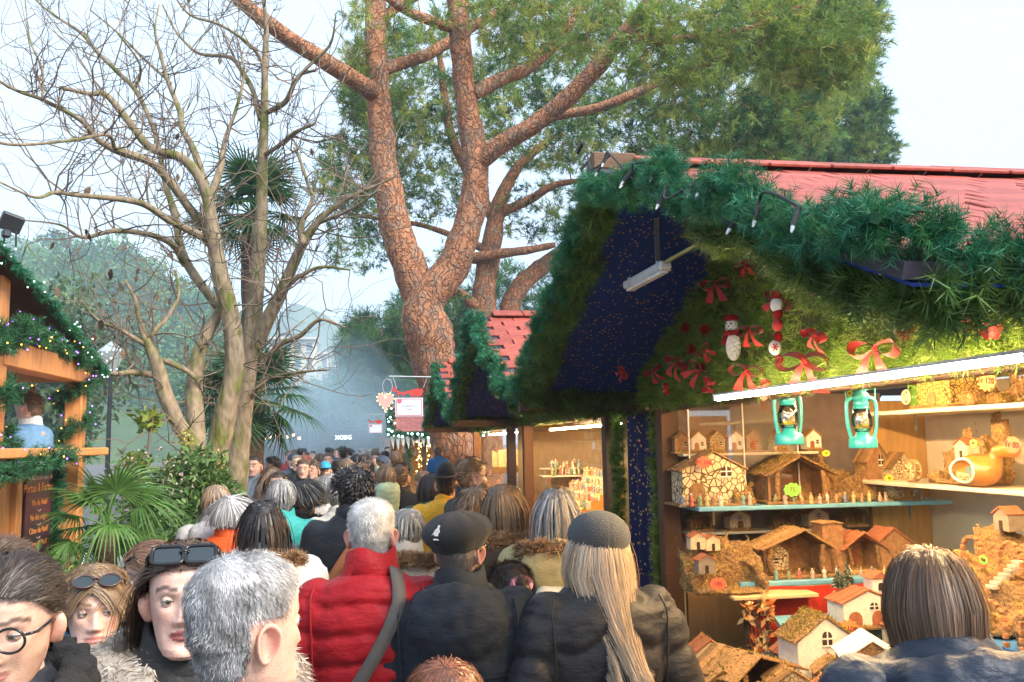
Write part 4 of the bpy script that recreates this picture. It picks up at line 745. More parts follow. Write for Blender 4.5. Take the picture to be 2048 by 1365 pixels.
for i in range(16): x = rng.uniform(-.58, .45); inst('snowflake', FLAKE, rc, (x, -.022 + .02 * math.sin(x * 7) - .012, rng.uniform(-.24, -.03)), (0, rng.uniform(0, 1), 0), rng.uniform(.5, 1.3))
def onY(px, py, Y): p = atY(px, py, Y); return p
def W_(px0, px1, Y): return abs(atY(px1, 900, Y)[0] - atY(px0, 900, Y)[0])
zb = 1.654
def X_(px, Y): return atY(px, 950, Y)[0]
cottage('flat fronted nativity house with cream stone wall at the left end of the blue shelf', (X_(1415, YS), YS, zb), 0, .34, .27, .2, g_stone, g_plank, win=((.2, .55),), door=(-.28,), moss=60)
for i, px in enumerate((1365, 1380, 1398, 1412, 1428, 1440, 1486, 1496)): fig((X_(px, YS - .13), YS - .13 + rng.uniform(-.02, .02), zb), 'small painted shepherd figurine before the stone house on the blue shelf', 'figurines on the blue shelf', .95, i % 8)
rockscape('stepped rock tower with a figurine on top on the blue shelf', (X_(1470, YS), YS - .06, zb), 0, .12, .17, .12, [], 9, 3)
stable('open stable with mossy roof and log posts in the middle of the blue shelf', (X_(1580, YS), YS - .02, zb), 0, .37, .26, .24, moss=700, door=.05)
rockscape('rocky cave with mossy roof on the blue shelf', (X_(1692, YS), YS - .02, zb), 0, .25, .26, .2, [(.0, .02, .13, .13, -.1, .09)], 5, 2, brick=False)
cottage('tall plastered house beside the small stone house on the blue shelf', (X_(1755, YS) + .0, YS + .05, zb), 0, .13, .30, .15, g_wallb, g_plank, win=((.1, .62),), door=(0,))
cottage('small cream stone house with wooden door at the right end of the blue shelf', (X_(1786, YS), YS - .05, zb), 0, .15, .25, .14, g_stone2, g_plank, win=(), door=(.05,))
for i, (px, k) in enumerate(((1362, 0), (1395, 1), (1432, 2), (1470, 1), (1505, 0), (1560, 2), (1625, 1))):
    lb = ['first', 'second', 'third', 'fourth', 'fifth', 'sixth', 'seventh'][i]; wl = [g_wallb, g_white, g_stone2][k]
    cottage(f'tiny hut modelling a reflected one on the narrow upper shelf, {lb} from the left', (X_(px, 4.76), 4.76, 1.922), 0, .085, .115, .09, wl, g_plank, win=((.22, .35),), door=(-.15,))  # mirrored huts of the opposite display, built as solid ones
zb2 = 1.274
rockscape('rock with small plastered houses on the tan ledge, the left one', (X_(1440, 4.2), 4.2, zb2), 0, .36, .26, .26, [(.07, .02, .16, .12, -.1, .12)], 12, 3, houses=((-.12, -.06, .10, .08), (-.12, .04, .20, .075), (-.04, .05, .19, .07)), brick=False)
zb3 = 1.313
stable('stable with crooked plank roof and small white stone window on the blue ledge', (X_(1570, 4.36), 4.36, zb3), 0, .36, .24, .24, roof=g_plank, moss=260, asym=.2); cottage('small arched stone front with white window inside the plank stable', (X_(1550, 4.30), 4.36, zb3 + .016), 0, .13, .15, .06, g_stone2, g_cork, win=((0, .3),), door=())
cottage('tall brown tower house with shingle cap on the blue ledge', (X_(1648, 4.36), 4.36, zb3), 0, .11, .25, .12, g_wallb, g_plank, win=(), door=(0,), flat=True)
stable('brown stable with manger door on the blue ledge', (X_(1708, 4.36), 4.38, zb3), 0, .22, .21, .2, roof=g_tile, moss=80, door=.1)
cottage('rounded brown barn at the right end of the blue ledge', (X_(1768, 4.36), 4.38, zb3), 0, .18, .21, .18, g_wallb, g_tile, win=(), door=(0,))
zt = 1.0
m = MB(); m.addt(box((0, 0, 0), (.9, .45, .02), rotm(x=.35))); tag(m.build('sloping_board', [blue_board], None, loc=(2.3, 3.86, 1.09)), 'sloping blue board under the lowest huts', 'board')
stable('collapsed looking plank roof hut at the bottom left of the stall', (X_(1480, 3.4), 3.4, zt), .35, .34, .20, .26, roof=g_plank, moss=220, nplank=7, asym=-.3)
cottage('white chapel with thick mossy roof and arched door low in the stall', (X_(1615, 3.55), 3.55, zt), 0, .25, .28, .2, g_white, g_cork, win=((-.0, .62),), door=(-.1,), moss=900)
cottage('white farmhouse with tower and brown arched doors', (X_(1705, 3.85), 3.85, zt + .16), 0, .24, .16, .16, g_white, g_tile, win=((.1, .5), (.38, .5)), door=(-.28, .18), tower=.34)
for i, px in enumerate((1672, 1690)): t = thing('toy_fir', ['smaller', 'taller'][i] + ' toy fir tree beside the white farmhouse', 'toy tree', (X_(px, 3.9), 3.93, zt + .32)); P = rng.uniform(0, 1, 500); an = rng.uniform(0, 6.28, 500); rr = (1 - P) * .035; m = MB(); v, f = needles(np.c_[rr * .3 * np.cos(an), rr * .3 * np.sin(an), P * (.09 + .03 * i)], np.c_[rr * np.cos(an), rr * np.sin(an), -.008 + 0 * an], np.full(500, .008)); m.add(v, f, 0, np.repeat(pal(500, [(.05, .09, .05), (.5, .5, .45), (.04, .08, .04)]), 3, 0)); m.build('branches', [needle_mat], t)['kind'] = 'stuff'; m = MB(); m.addt(tube([(0, 0, -.01), (0, 0, .08)], .004, 6)); m.build('trunk', [g_bark], t)
cottage('small house with white plank roof at the bottom of the stall', (X_(1715, 3.2), 3.2, zt + .06), -.3, .2, .2, .2, g_cork, g_white, win=((0, .4),), door=())
rockscape('low white stones behind the small plank roofed house', (X_(1735, 3.45), 3.45, zt), 0, .25, .2, .2, [(0, .03, .07, .08, -.08, .08)], 21, 2, brick=False)
rockscape('large rock village with two tiers of brick arches on the right', (2.50, 3.12, 1.24), -math.pi / 2, 1.05, .44, .46, [(-.38, .0, .13, .15, -.17, .10), (-.16, .0, .13, .15, -.17, .10), (.06, .0, .13, .15, -.17, .10), (.28, .0, .13, .15, -.17, .10), (-.30, .22, .12, .12, .02, .09), (-.08, .22, .12, .12, .02, .09), (.16, .22, .12, .12, .02, .09)], 31, 3, houses=((-.32, .12, .36, .09), (-.10, .14, .38, .08), (.02, .17, .40, .08), (.14, .13, .37, .1), (.34, -.02, .30, .1)), stairs=(-.18, -.08, .16))
m = MB(); m.addt(box((0, 0, 0), (.62, 1.2, .24))); tag(m.build('riser_block', [M('blue_cloth', (.03, .15, .42))], None, loc=(2.55, 3.1, 1.115)), 'blue riser block under the large rock village', 'riser')
stable('small plank stable at the bottom right corner of the stall', (2.0, 1.95, 1.0), -math.pi / 2, .4, .3, .26, roof=g_plank, moss=60); fig((1.84, 2.1, 1.0), 'white robed figurine at the bottom right by the plank stable', 'figurines low in the stall', 1.2, 5)
for i, (px, Y, w, h, k, lb) in enumerate(((1400, 3.75, .14, .16, 0, 'low plaster house beside the wicker bouquet'), (1555, 3.25, .15, .15, 2, 'low stone house in front of the white chapel'), (1640, 3.1, .13, .15, 3, 'low brown house at the bottom by the white chapel'), (1470, 3.15, .18, .12, 3, 'low brown shed at the bottom edge'), (1790, 3.7, .15, .17, 0, 'plaster house between the farmhouse and the rock village'), (1660, 3.62, .12, .14, 2, 'stone house between chapel and farmhouse'))): cottage(lb + ' in the near stall', (X_(px, Y), Y, zt + (.06 if i > 3 else 0)), rng.normal(0, .2), w, h, .13, [g_wall, g_white, g_stone2, g_wallb][k], [g_tile, g_plank][i % 2], win=((.22, .42),), door=(-.15,), moss=60)
for i, px in enumerate((1350, 1376, 1452)): stable('little open hut standing above the tan ledge, %s from the left' % ['first', 'second', 'third'][i], (X_(px + 170, 4.74), 4.74, 1.313), 0, .11, .12, .1, moss=60, nplank=4)
shelf('narrow shelf below the blue shelf with small huts', (2.15, 4.80, 1.49), (.9, .14, .014), white_board, False)
for i, px in enumerate((1395, 1470, 1560, 1625, 1700)): [stable, cottage][i % 2]('small hut on the narrow shelf below the blue shelf, %s from the left' % ORDI[i], (X_(px, 4.8), 4.80, 1.497), 0, .12, .11, .1)
for i in range(14): fig((X_(1550 + 17 * i, 4.47), 4.47 + rng.uniform(-.015, .02), zb), 'tiny figurine along the right front of the blue shelf', 'figurines at the right of the blue shelf', .6 + .3 * rng.random())
for i in range(10): fig((X_(1545 + 24 * i, 4.2), 4.215 + rng.uniform(-.01, .01), zb3), 'tiny figurine along the front of the blue ledge', 'figurines on the blue ledge', .6 + .3 * rng.random())
for i, (px, Y, k) in enumerate(((1425, 3.35, 0), (1520, 3.0, 2), (1585, 2.85, 1), (1690, 2.75, 3), (1760, 2.95, 2), (1430, 2.95, 1), (1640, 3.35, 0), (1560, 3.7, 3))):
    lb = ['cork', 'plaster', 'stone', 'brown'][k] + ' model house low on the display table, %s from the front' % ORDI[i]; w = rng.uniform(.10, .14); (cottage(lb, (X_(px, Y), Y, zt + .004), rng.normal(0, .3), w, w * 1.15, w, [g_cork, g_wall, g_stone2, g_wallb][k], [g_plank, g_tile][i % 2], win=((.2, .45),), door=(-.15,), moss=70))
# back shelves
XSH = 2.78
def ys(px): return atX(px, 900, XSH)[1]
cottage('stone arch house of yellow cobbles on the upper white shelf', (XSH, ys(1905), 2.13), -math.pi / 2, .26, .17, .18, stonemat('craft_yellow_stone', (.62, .42, .12), (.12, .07, .03), 45, .08), g_cork, win=(), door=(-.05,), flat=True)
rockscape('cave hut with dark mouth on the upper white shelf', (XSH, ys(2010), 2.13), -math.pi / 2, .32, .17, .2, [(0, .01, .15, .12, -.1, .1)], 41, 1, brick=False)
r = thing('green_jug', 'green glazed jug with a round scene window on the upper shelf', 'jug', (XSH - .02, ys(1846), 2.13)); gm = M('green_glaze', (.12, .30, .05), .2, .2, 12, coat=.5); m = MB(); m.addt(lathe([(0, 0), (.028, 0), (.024, .01), (.045, .04), (.052, .065), (.04, .095), (.018, .108), (.016, .12), (.022, .125), (0, .125)], 18)); m.build('body', [gm], r, True)
m = MB(); m.addt(tube([(0, .02, .118), (0, .05, .13), (0, .06, .105), (0, .048, .085)], .006, 7)); m.build('handle', [gm], r, True); m = MB(); m.addt(tube([(-.052, .035 * math.cos(t) + .005, .065 + .035 * math.sin(t)) for t in np.linspace(0, 6.28, 20)], .005, 6)); rm = m.build('rim', [g_white], r, True); m = MB(); m.addt(prism([(.034 * math.cos(t), .034 * math.sin(t)) for t in np.linspace(0, 6, 16)], .004, (-.050, .005, .065), ((0, 1, 0), (0, 0, 1), (1, 0, 0)))); m.build('scene', [M('tiny_scene', (.25, .42, .40), .7, .4, 70, col2=(.6, .15, .12), thr=.56)], rm)
rockscape('mill house with rocky roof on the middle white shelf', (XSH + .03, ys(1920), 1.763), -math.pi / 2, .34, .28, .22, [(-.02, .02, .09, .14, -.1, .09)], 51, 2, houses=((.10, -.06, .12, .09),), brick=False)
r = thing('mill_wheel', 'little wooden water wheel beside the mill house', 'water wheel', (XSH - .14, ys(1868), 1.825), -math.pi / 2); m = MB(); m.addt(tube([(.05 * math.cos(t), 0, .05 * math.sin(t)) for t in np.linspace(0, 6.28, 24)], .006, 6)); m.addt(tube([(.05 * math.cos(t), .03, .05 * math.sin(t)) for t in np.linspace(0, 6.28, 24)], .006, 6)); m.build('rim', [g_plank], r)
for k in range(8): m = MB(); m.addt(box((0, .015, .026), (.007, .034, .055), None)); o = m.build('paddle', [M('pale_wood', (.6, .5, .3), .8)], r); o.rotation_euler[1] = k * math.pi / 4
m = MB(); m.addt(tube([(0, -.012, 0), (0, .05, 0)], .008, 8)); m.build('axle', [g_plank], r)
gd = M('gourd_skin', (.42, .18, .04), .3, .3, 12, coat=.4); r = thing('gourd', 'dried gourd with an oval opening showing a tiny painted scene', 'gourd', (XSH - .08, ys(1985), 1.763), -math.pi / 2)
def gf(Q): return np.maximum(smin(sd_ell(Q, (0, 0, .075), (.115, .085, .075)), smin(sd_cone(Q, (.08, .02, .11), (.10, .03, .16), .03, .022), sd_cone(Q, (.10, .03, .16), (.16, .05, .17), .022, .04), .02), .04), -sd_ell(Q, (-.015, -.085, .075), (.082, .06, .052)))
v, f = nets(gf, (-.16, -.12, -.02), (.24, .14, .24), .006); m = MB(); m.add(v, f); m.build('shell', [gd], r, True); m = MB(); m.addt(tube([(-.015 + .082 * math.cos(t), -.064 - .006 * math.cos(2 * t), .075 + .052 * math.sin(t)) for t in np.linspace(0, 6.28, 30)], .006, 6)); m.build('rim', [g_white], r, True)
m = MB(); m.addt(prism([(-.015 + .08 * math.cos(t), .08 + .045 * math.sin(t)) for t in np.linspace(0, 6, 20)], .004, (0, -.028, 0))); m.build('backdrop', [M('scene_sky', (.10, .18, .20), .8)], r); o = mossmb(quadpts(120, (-.08, -.06, .035), (.05, -.06, .035), (.05, -.035, .05), (-.08, -.035, .05)), 0, .016, [(.7, .6, .2), (.6, .15, .1), (.2, .3, .4), (.7, .7, .6)]).build('tiny_scene', [g_moss], r); o['kind'] = 'stuff'
# lanterns
tq = M('turquoise_enamel', (.02, .30, .34), .35, .2, 20, coat=.3)
def lantern(lab, px, py, X, s, rz):
    p = atX(px, py, X); r = thing('lantern', lab, 'lantern', p, rz, 'turquoise lanterns'); r.scale = (s,) * 3      # hangs from its handle, origin at the base
    for nm, prof in (('base', [(0, 0), (.058, 0), (.060, .006), (.058, .04), (.052, .046), (.03, .052), (.026, .07), (0, .07)]), ('top_cap', [(0, .175), (.03, .175), (.033, .19), (.028, .205), (.034, .21), (.034, .232), (.022, .245), (.036, .252), (.036, .257), (.012, .266), (0, .268)]), ('gallery', [(0, .168), (.033, .168), (.035, .176), (0, .18)])): m = MB(); m.addt(lathe(prof, 22)); m.build(nm, [tq], r, True)
    for q in (-1, 1): m = MB(); m.addt(tube(catmull(A([(q * .034, 0, .215), (q * .056, 0, .205), (q * .063, 0, .17), (q * .060, 0, .10), (q * .052, 0, .06), (q * .046, 0, .045)]), 6), .0085, 8)); m.build('side_tube', [tq], r, True)
    m = MB(); m.addt(tube(catmull(A([(-.062, 0, .20), (-.062, 0, .29), (-.045, 0, .335), (0, 0, .355), (.045, 0, .335), (.062, 0, .29), (.062, 0, .20)]), 6), .0028, 6)); m.build('handle', [tq], r, True)
    m = MB(); m.addt(lathe([(.03, .07), (.042, .10), (.042, .13), (.032, .168), (.028, .168), (.038, .13), (.038, .10), (.026, .07)], 20)); m.build('globe', [pane_mat], r, True); m = MB(); m.addt(lathe([(0, .085), (.034, .085), (.036, .10), (0, .104)], 14)); sc_ = m.build('scene_stand', [M('yellow_stand', (.62, .52, .06), .7)], r)
    for a in (.78, -.78): m = MB(); m.addt(box((.012, -.02, .14), (.036, .002, .006), rotm(y=a))); m.build('mill_sail', [g_white], sc_)
    for k in range(4): inst('mini_figure', FIGS[k * 2 % 8], sc_, (-.02 + .012 * k, -.018, .10), (0, 0, 0), .45)
lantern('turquoise lantern with tiny windmill scene, the left and larger one', 1579, 890, 1.76, 1.0, .1); lantern('turquoise lantern with tiny windmill scene, the right one with yellow tag', 1727, 897, 1.98, .95, -.2)
# price tags
TAGC = dict(red=(.85, .16, .09), green=(.22, .80, .10), yellow=(.85, .80, .05), orange=(.90, .30, .10)); ink = M('tag_ink', (.25, .04, .04), .8)
def tagp(lab, px, py, X, Y, col, txt, s, n=9, spike=.25, face='Y'):
    s = s * 1.35
    p = atX(px, py, X) if face == 'X' else atY(px, py, Y); r = thing('price_tag', lab, 'price tag', p, -math.pi / 2 if face == 'X' else 0, 'price tags'); t = np.linspace(0, 2 * np.pi, n * 6, endpoint=False); rr = s * (1 + spike * np.abs(np.sin(t * n / 2)))
    m = MB(); m.addt(prism(np.c_[rr * np.cos(t), rr * np.sin(t) * .72], .002)); c = TAGC[col]; m.build('card', [M('tag_' + col, c, .7, .05, emis=.0)], r); inst('lettering', textmesh(txt, s * .85, ink), r, (0, -.003, 0), (math.pi / 2, .12, 0))
tagp('red price tag on the cream stone house', 1408, 925, 0, 4.49, 'red', 'Fr 130', .027); tagp('green price tag lying in the mossy roofed stable', 1585, 980, 0, 4.45, 'green', '75', .03); tagp('yellow price tag on the rocky cave', 1652, 907, 0, 4.5, 'yellow', '48', .014); tagp('yellow price tag by the small stone house', 1778, 957, 0, 4.45, 'yellow', '95', .016)
tagp('red price tag on the rock houses of the tan ledge', 1436, 1168, 0, 4.02, 'red', '185', .024); tagp('orange price tag on the white farmhouse', 1695, 1258, 0, 3.7, 'orange', 'Fr 100', .03, 12, .4); tagp('large orange star price tag on the upper shelf cave', 1973, 762, 2.64, 0, 'orange', 'Fr 120', .034, 12, .45, 'X'); tagp('pink red price tag on the gourd', 2025, 890, 2.62, 0, 'red', 'Fr 80', .033, 8, .12, 'X'); tagp('green price tag on the mill house', 1947, 887, 2.62, 0, 'green', '98', .016, 6, .15, 'X'); tagp('green price tag on the large rock village', 1967, 1120, 2.2, 0, 'green', '150', .015, 6, .15, 'X'); tagp('red price tag above the left lantern', 1567, 790, 1.74, 0, 'red', 'Fr 30', .016, 8, .1, 'X'); tagp('yellow price tag above the right lantern', 1700, 787, 1.96, 0, 'yellow', '40', .014, 8, .15, 'X')
# poinsettia picture board by the left post
r = thing('wicker_bouquet', 'dried wicker and flower bouquet hanging low by the left post', 'bouquet', (1.74, 4.05, 1.0)); 
for k in range(14):
    P = catmull(A([(rng.uniform(-.03, .05), rng.uniform(-.03, .03), rng.uniform(-.05, .02)), (rng.uniform(-.06, .08), rng.uniform(-.05, .03), .12), (rng.uniform(-.05, .07), rng.uniform(-.05, .03), .26)]), 5); m = MB(); m.addt(tube(P, .004, 5)); m.build('stem', [M('dark_wicker', (.06, .03, .015), .8, .3)], r)
for k in range(9): m = MB(); v, f, c = leaves(A([rng.uniform(-.05, .07), -.03, rng.uniform(.02, .25)]), 14, .02, .05, .022, [(.75, .45, .18), (.8, .65, .4), (.6, .2, .05)]); m.add(v, f, 0, c); m.build('blossom', [leaf_mat], r)
# ------------------------------------------------------------------ decorations on the gable of the near stall
red_rib = M('red_ribbon', (.50, .012, .008), .6, .12, 12, .1, sheen=.3); glit = M('red_glitter', (.5, .01, .012), .25, .8, 160, .8, 300, metal=.3)
def bowmesh():
    m = MB(); t = np.linspace(0, 2 * np.pi, 14)
    for s in (-1, 1):
        c = np.c_[s * (.045 - .045 * np.cos(t)), 0 * t, .028 * np.sin(t) * (1 - .3 * np.cos(t))]; w_ = .03 + .012 * (1 - np.cos(t)); g = np.stack([c + np.c_[0 * t, -w_, .0 * t], c + np.c_[0 * t, w_ * .2, .01 * np.cos(t)]], 1); m.add(g.reshape(-1, 3), grid_faces(14, 2, False)); q = np.linspace(0, 1, 6); c = np.c_[s * .05 * q ** .8, -.01 - .02 * np.sin(q * 3), -.11 * q]; g = np.stack([c + np.c_[-.006 - .022 * q, 0 * q, -.006 * q], c + np.c_[.006 + .02 * q, -.012 * np.sin(5 * q), -.012 * q]], 1); m.add(g.reshape(-1, 3), grid_faces(6, 2, False))
    m.addt(sphere((0, -.012, 0), (.012, .014, .014), 8, 6)); return m.mesh('bow', [red_rib], True)
BOWM = bowmesh(); ORD = 'first second third fourth fifth sixth seventh eighth ninth tenth eleventh twelfth thirteenth fourteenth fifteenth sixteenth seventeenth'.split()
for i, (px, py, s) in enumerate(((1433, 570, 1.15), (1490, 528, .8), (1357, 725, 1.2), (1308, 740, 1.0), (1400, 742, 1.1), (1408, 700, .8), (1495, 740, 1.25), (1500, 660, 1.0), (1610, 720, 1.7), (1632, 668, .9), (1752, 700, 1.35), (1248, 745, .8), (1335, 778, .6), (1415, 770, .7), (1960, 660, .9), (1560, 600, 1.0), (1525, 775, .7))):
    p = atX(px, py, 1.52 if px > 1300 else 1.40); w = ['high', 'low'][py > 640]; o = inst('red_bow', BOWM, None, p, (rng.normal(0, .4), rng.normal(0, .7), -math.pi / 2 + .55 + rng.normal(0, .3)), s * .6); tag(o, 'red ribbon bow on the tinsel gable, %s from the left' % ORD[sorted([1433, 1490, 1357, 1308, 1400, 1408, 1495, 1500, 1610, 1632, 1752, 1248, 1335, 1415, 1960, 1560, 1525]).index(px)], 'bow', 'red bows on the gable')
def snowman(lab, px, py, X, H, kind):
    p = atX(px, py, X); r = thing('snowman_ornament', lab, 'ornament', p, -math.pi / 2 + .5); wm = M('white_yarn', (.78, .74, .66), .95, .15, 40, .8, 90)
    m = MB(); m.addt(sphere((0, 0, H * .28), (H * .17, H * .10, H * .28), 18, 14)); m.build('body', [wm], r, True); m = MB(); m.addt(sphere((0, -.004, H * .68), (H * .14, H * .1, H * .15), 18, 14)); hd = m.build('head', [wm], r, True)
    for s in (-1, 1): m = MB(); m.addt(sphere((s * H * .05, -H * .1, H * .72), H * .02, 8, 6)); m.build('eye', [M('black_felt_dot', (.01, .01, .01), .8)], hd)
    m = MB(); m.addt(tube([(0, -H * .09, H * .67), (.005, -H * .19, H * .66)], [H * .02, .001], 8)); m.build('nose', [M('orange_nose', (.6, .15, .03), .7)], hd); m = MB(); m.addt(tube([(H * .06 * math.cos(t), -H * .105, H * .645 - H * .05 * math.sin(t)) for t in np.linspace(.3, 2.84, 8)], H * .008, 5)); m.build('mouth', [M('black_felt_dot', (.01, .01, .01), .8)], hd)
    m = MB(); m.addt(tube([(H * .15 * math.cos(t), H * .11 * math.sin(t), H * .54) for t in np.linspace(0, 6.28, 18)], H * .05, 8)); m.addt(box((-H * .16, -H * .05, H * .42), (H * .1, H * .05, H * .2), rotm(y=.4))); m.build('scarf', [glit], r, True); m = MB(); m.addt(sphere((0, .0, H * .82), (H * .14, H * .11, H * .1), 14, 8)); m.addt(sphere((-H * .14, 0, H * .86), H * .06, 8, 6)); m.build('hat', [glit], r, True)
snowman('white yarn snowman with red glitter scarf on the gable', 1468, 722, 1.50, .215, 0)
r = thing('hanging_ornament', 'red and white candy ornament with snowflake right of the snowman', 'ornament', atX(1557, 690, 1.50), -math.pi / 2 + .5); wm = M('white_felt', (.8, .78, .74), .9, .1)
for z, rad, mt, nm in ((-.01, .026, wm, 'white_ball'), (.03, .018, glit, 'red_ball'), (.075, .022, red_rib, 'red_felt'), (.115, .02, glit, 'red_ball'), (.15, .026, wm, 'white_ball'), (.185, .02, glit, 'red_ball'), (-.055, .017, glit, 'red_ball')): m = MB(); m.addt(sphere((rng.normal(0, .006), 0, z), (rad, rad * .7, rad * 1.1), 12, 9)); m.build(nm, [mt], r, True)
for k in range(3): m = MB(); m.addt(box((0, -.022, -.01), (.03, .003, .004), rotm(y=k * math.pi / 3))); m.build('snowflake', [red_rib], r)
for i, (px, py) in enumerate(((1370, 655), (1383, 700), (1410, 660), (1812, 662), (1625, 580), (1400, 735))): m = MB(); v, f = needles(np.zeros((160, 3)), unit(rng.normal(size=(160, 3))) * .035, np.full(160, .006)); m.add(v, f); tag(m.build('tinsel_star', [glit], None, loc=atX(px, py, 1.53)), 'red tinsel burst ornament on the gable, %s of six from the left' % ['first', 'second', 'fourth', 'last', 'fifth', 'third'][i], 'ornament', 'tinsel bursts')
# lamp under the soffit
a, b = atX(1255, 572, 1.15), atX(1408, 488, 1.22); r = thing('floodlight_fixture', 'unlit clear plastic lamp fixture hanging under the blue soffit', 'lamp', (a + b) / 2); d = b - a; L = np.linalg.norm(d); q = np.array(Vector((1, 0, 0)).rotation_difference(Vector(d)).to_matrix()); gp = M('grey_plastic', (.55, .58, .62), .3, .08)
m = MB(); m.addt(box(A([-L * .22, 0, 0]), (L * .55, .05, .035), bev=.006), m=q); m.build('case', [gp], r); m = MB(); m.addt(box(A([-L * .22, 0, -.024]), (L * .5, .035, .014), bev=.004), m=q); m.build('diffuser', [M('pale_diffuser', (.7, .72, .75), .15)], r); m = MB(); m.addt(box(A([L * .27, 0, .01]), (L * .5, .012, .012)), m=q); m.build('arm', [M('brass_rod', (.45, .38, .12), .3, metal=.7)], r); m = MB(); m.addt(box((-.01, .02, .11), (.02, .01, .2))); m.build('bracket', [M('bracket_metal', (.35, .35, .35))], r)
for s in (-.4, .02): m = MB(); m.addt(box(A([L * s, 0, 0]), (.012, .056, .042)), m=q); m.build('clip', [gp], r)
# ------------------------------------------------------------------ figurine stall and the one beyond
r = thing('stepped_display', 'stepped white and orange display crowded with figurines', 'display', (1.75, 8.6, 0)); om = M('orange_wood', (.55, .27, .06), .6, .15, 6)
for k in range(6): m = MB(); m.addt(box((.04 + .085 * k, 0, (1.34 + .062 * k) / 2), (.085, 1.5, 1.34 + .062 * k))); m.build('step', [om], r); m = MB(); m.addt(box((-.004 + .085 * k, 0, 1.31 + .062 * k), (.006, 1.5, .055))); m.build('riser', [white_board], r)
for i in range(230): k = int(rng.integers(0, 6)); fig((1.75 + .04 + .085 * k + rng.normal(0, .012), 8.6 + rng.uniform(-.73, .73), 1.34 + .062 * k), 'tiny painted figurine on the stepped display of the middle stall', 'figurines on the stepped display', rng.uniform(.8, 1.25))
for i in range(30): fig((1.95 + rng.uniform(-.12, .2), 9.2 + rng.uniform(-.04, .04), 1.66 + .07 * (i % 2)), 'tiny painted figurine on the small hanging shelf of the middle stall', 'figurines on the hanging shelf', rng.uniform(.9, 1.3))
shelf('small hanging shelf of figurines in the middle stall', (1.98, 9.2, 1.645), (.5, .16, .016), white_board); shelf('upper hanging shelf of figurines in the middle stall', (1.98, 9.28, 1.72), (.5, .06, .016), white_board)
shelf('back shelf of little huts in the middle stall', (2.9, 7.7, 2.0), (.3, 2.4, .02), white_board); shelf('lower back shelf of little huts in the middle stall', (2.9, 7.7, 1.7), (.3, 2.4, .02), white_board)
for i in range(7): cottage('little hut on the %s back shelf of the middle stall, %s from its far end' % (['upper', 'lower'][i % 2], ['first', 'second', 'third', 'fourth'][i // 2]), (2.86, 8.7 - .3 * i, 2.01 if i % 2 == 0 else 1.71), -math.pi / 2, .18, .17, .14, [g_wall, g_stone2, g_white, g_wallb][i % 4], g_plank)
for nm, x, y, w in (('middle stall', 2.35, 9.32, 1.4), ('farthest red roofed stall', 2.35, 13.96, 1.4)):
    r = thing('side_pane', f'clear side pane closing the far side of the {nm}', 'pane', (x, y, 1.2)); m = MB(); m.addt(box((0, 0, .45), (w, .006, .9))); m.build('glass', [pane_mat], r)
    for s in (-1, 1): m = MB(); m.addt(box((s * w / 2, 0, .45), (.05, .05, .95), bev=.004)); m.build('frame_post', [wood_warm], r)
    m = MB(); m.addt(box((0, .02, .42), (w * .7, .02, .2))); m.build('board', [M('pale_board', (.5, .36, .2), .7, .2)], r)
r = thing('picket_panel', 'pale wooden picket panels in the farthest red roofed stall', 'panel', (2.3, 13.2, 1.65))
for k in range(12): m = MB(); m.addt(prism([(-.04, 0), (.04, 0), (.04, .2 + .04 * (k % 3)), (-.04, .24)], .02, (-.5 + .09 * k, 0, 0))); m.build('picket', [M('pale_board', (.5, .36, .2))], r)
# ------------------------------------------------------------------ people
HT = A([(-.121, .012, .070, .045), (-.118, .026, .084, .02), (-.110, .040, .094, -.01), (-.095, .051, .097, -.04), (-.075, .058, .094, -.062), (-.045, .065, .092, -.076), (-.015, .070, .091, -.086), (.020, .074, .091, -.096), (.050, .0755, .090, -.099), (.072, .072, .083, -.093), (.092, .061, .067, -.077), (.105, .045, .046, -.055), (.112, .028, .027, -.034), (.115, .010, .009, -.014)], float)
def head_rings(nr, ns, offs=0.):
    u = np.linspace(0, 1, nr); z = np.interp(u, np.linspace(0, 1, len(HT)), HT[:, 0]); z = np.r_[z[0], np.convolve(z, [.25, .5, .25], 'valid'), z[-1]]
    w, fr, bk = [np.interp(z, HT[:, 0], HT[:, i]) for i in (1, 2, 3)]; ph = np.linspace(0, 2 * np.pi, ns, endpoint=False); c, s = np.cos(ph), np.sin(ph)
    mid = (fr + bk) / 2 * np.clip((-.03 - z) / .08, 0, 1); X = (w + offs)[:, None] * np.sign(c) * np.abs(c) ** .92
    Y = np.where(s[None] >= 0, mid[:, None] + (fr + offs - mid)[:, None] * np.abs(s)[None] ** .95, mid[:, None] - (mid - bk + offs)[:, None] * np.abs(s)[None]); Z = np.repeat(z[:, None], ns, 1) + offs * np.clip(z / .1, -1, 1)[:, None]
    return np.stack([X, Y, Z], -1), np.repeat(s[None], nr, 0)
def gau(x, z, cx, cz, rx, rz): return np.exp(-((x - cx) / rx) ** 2 - ((z - cz) / rz) ** 2)
def hairmask(P, s, line=0.):
    zl = np.interp(s, [-1, -.3, .0, .3, .6, 1], [-.082, -.06, -.005, .03, .058, .072]) + line; return P[..., 2] > zl
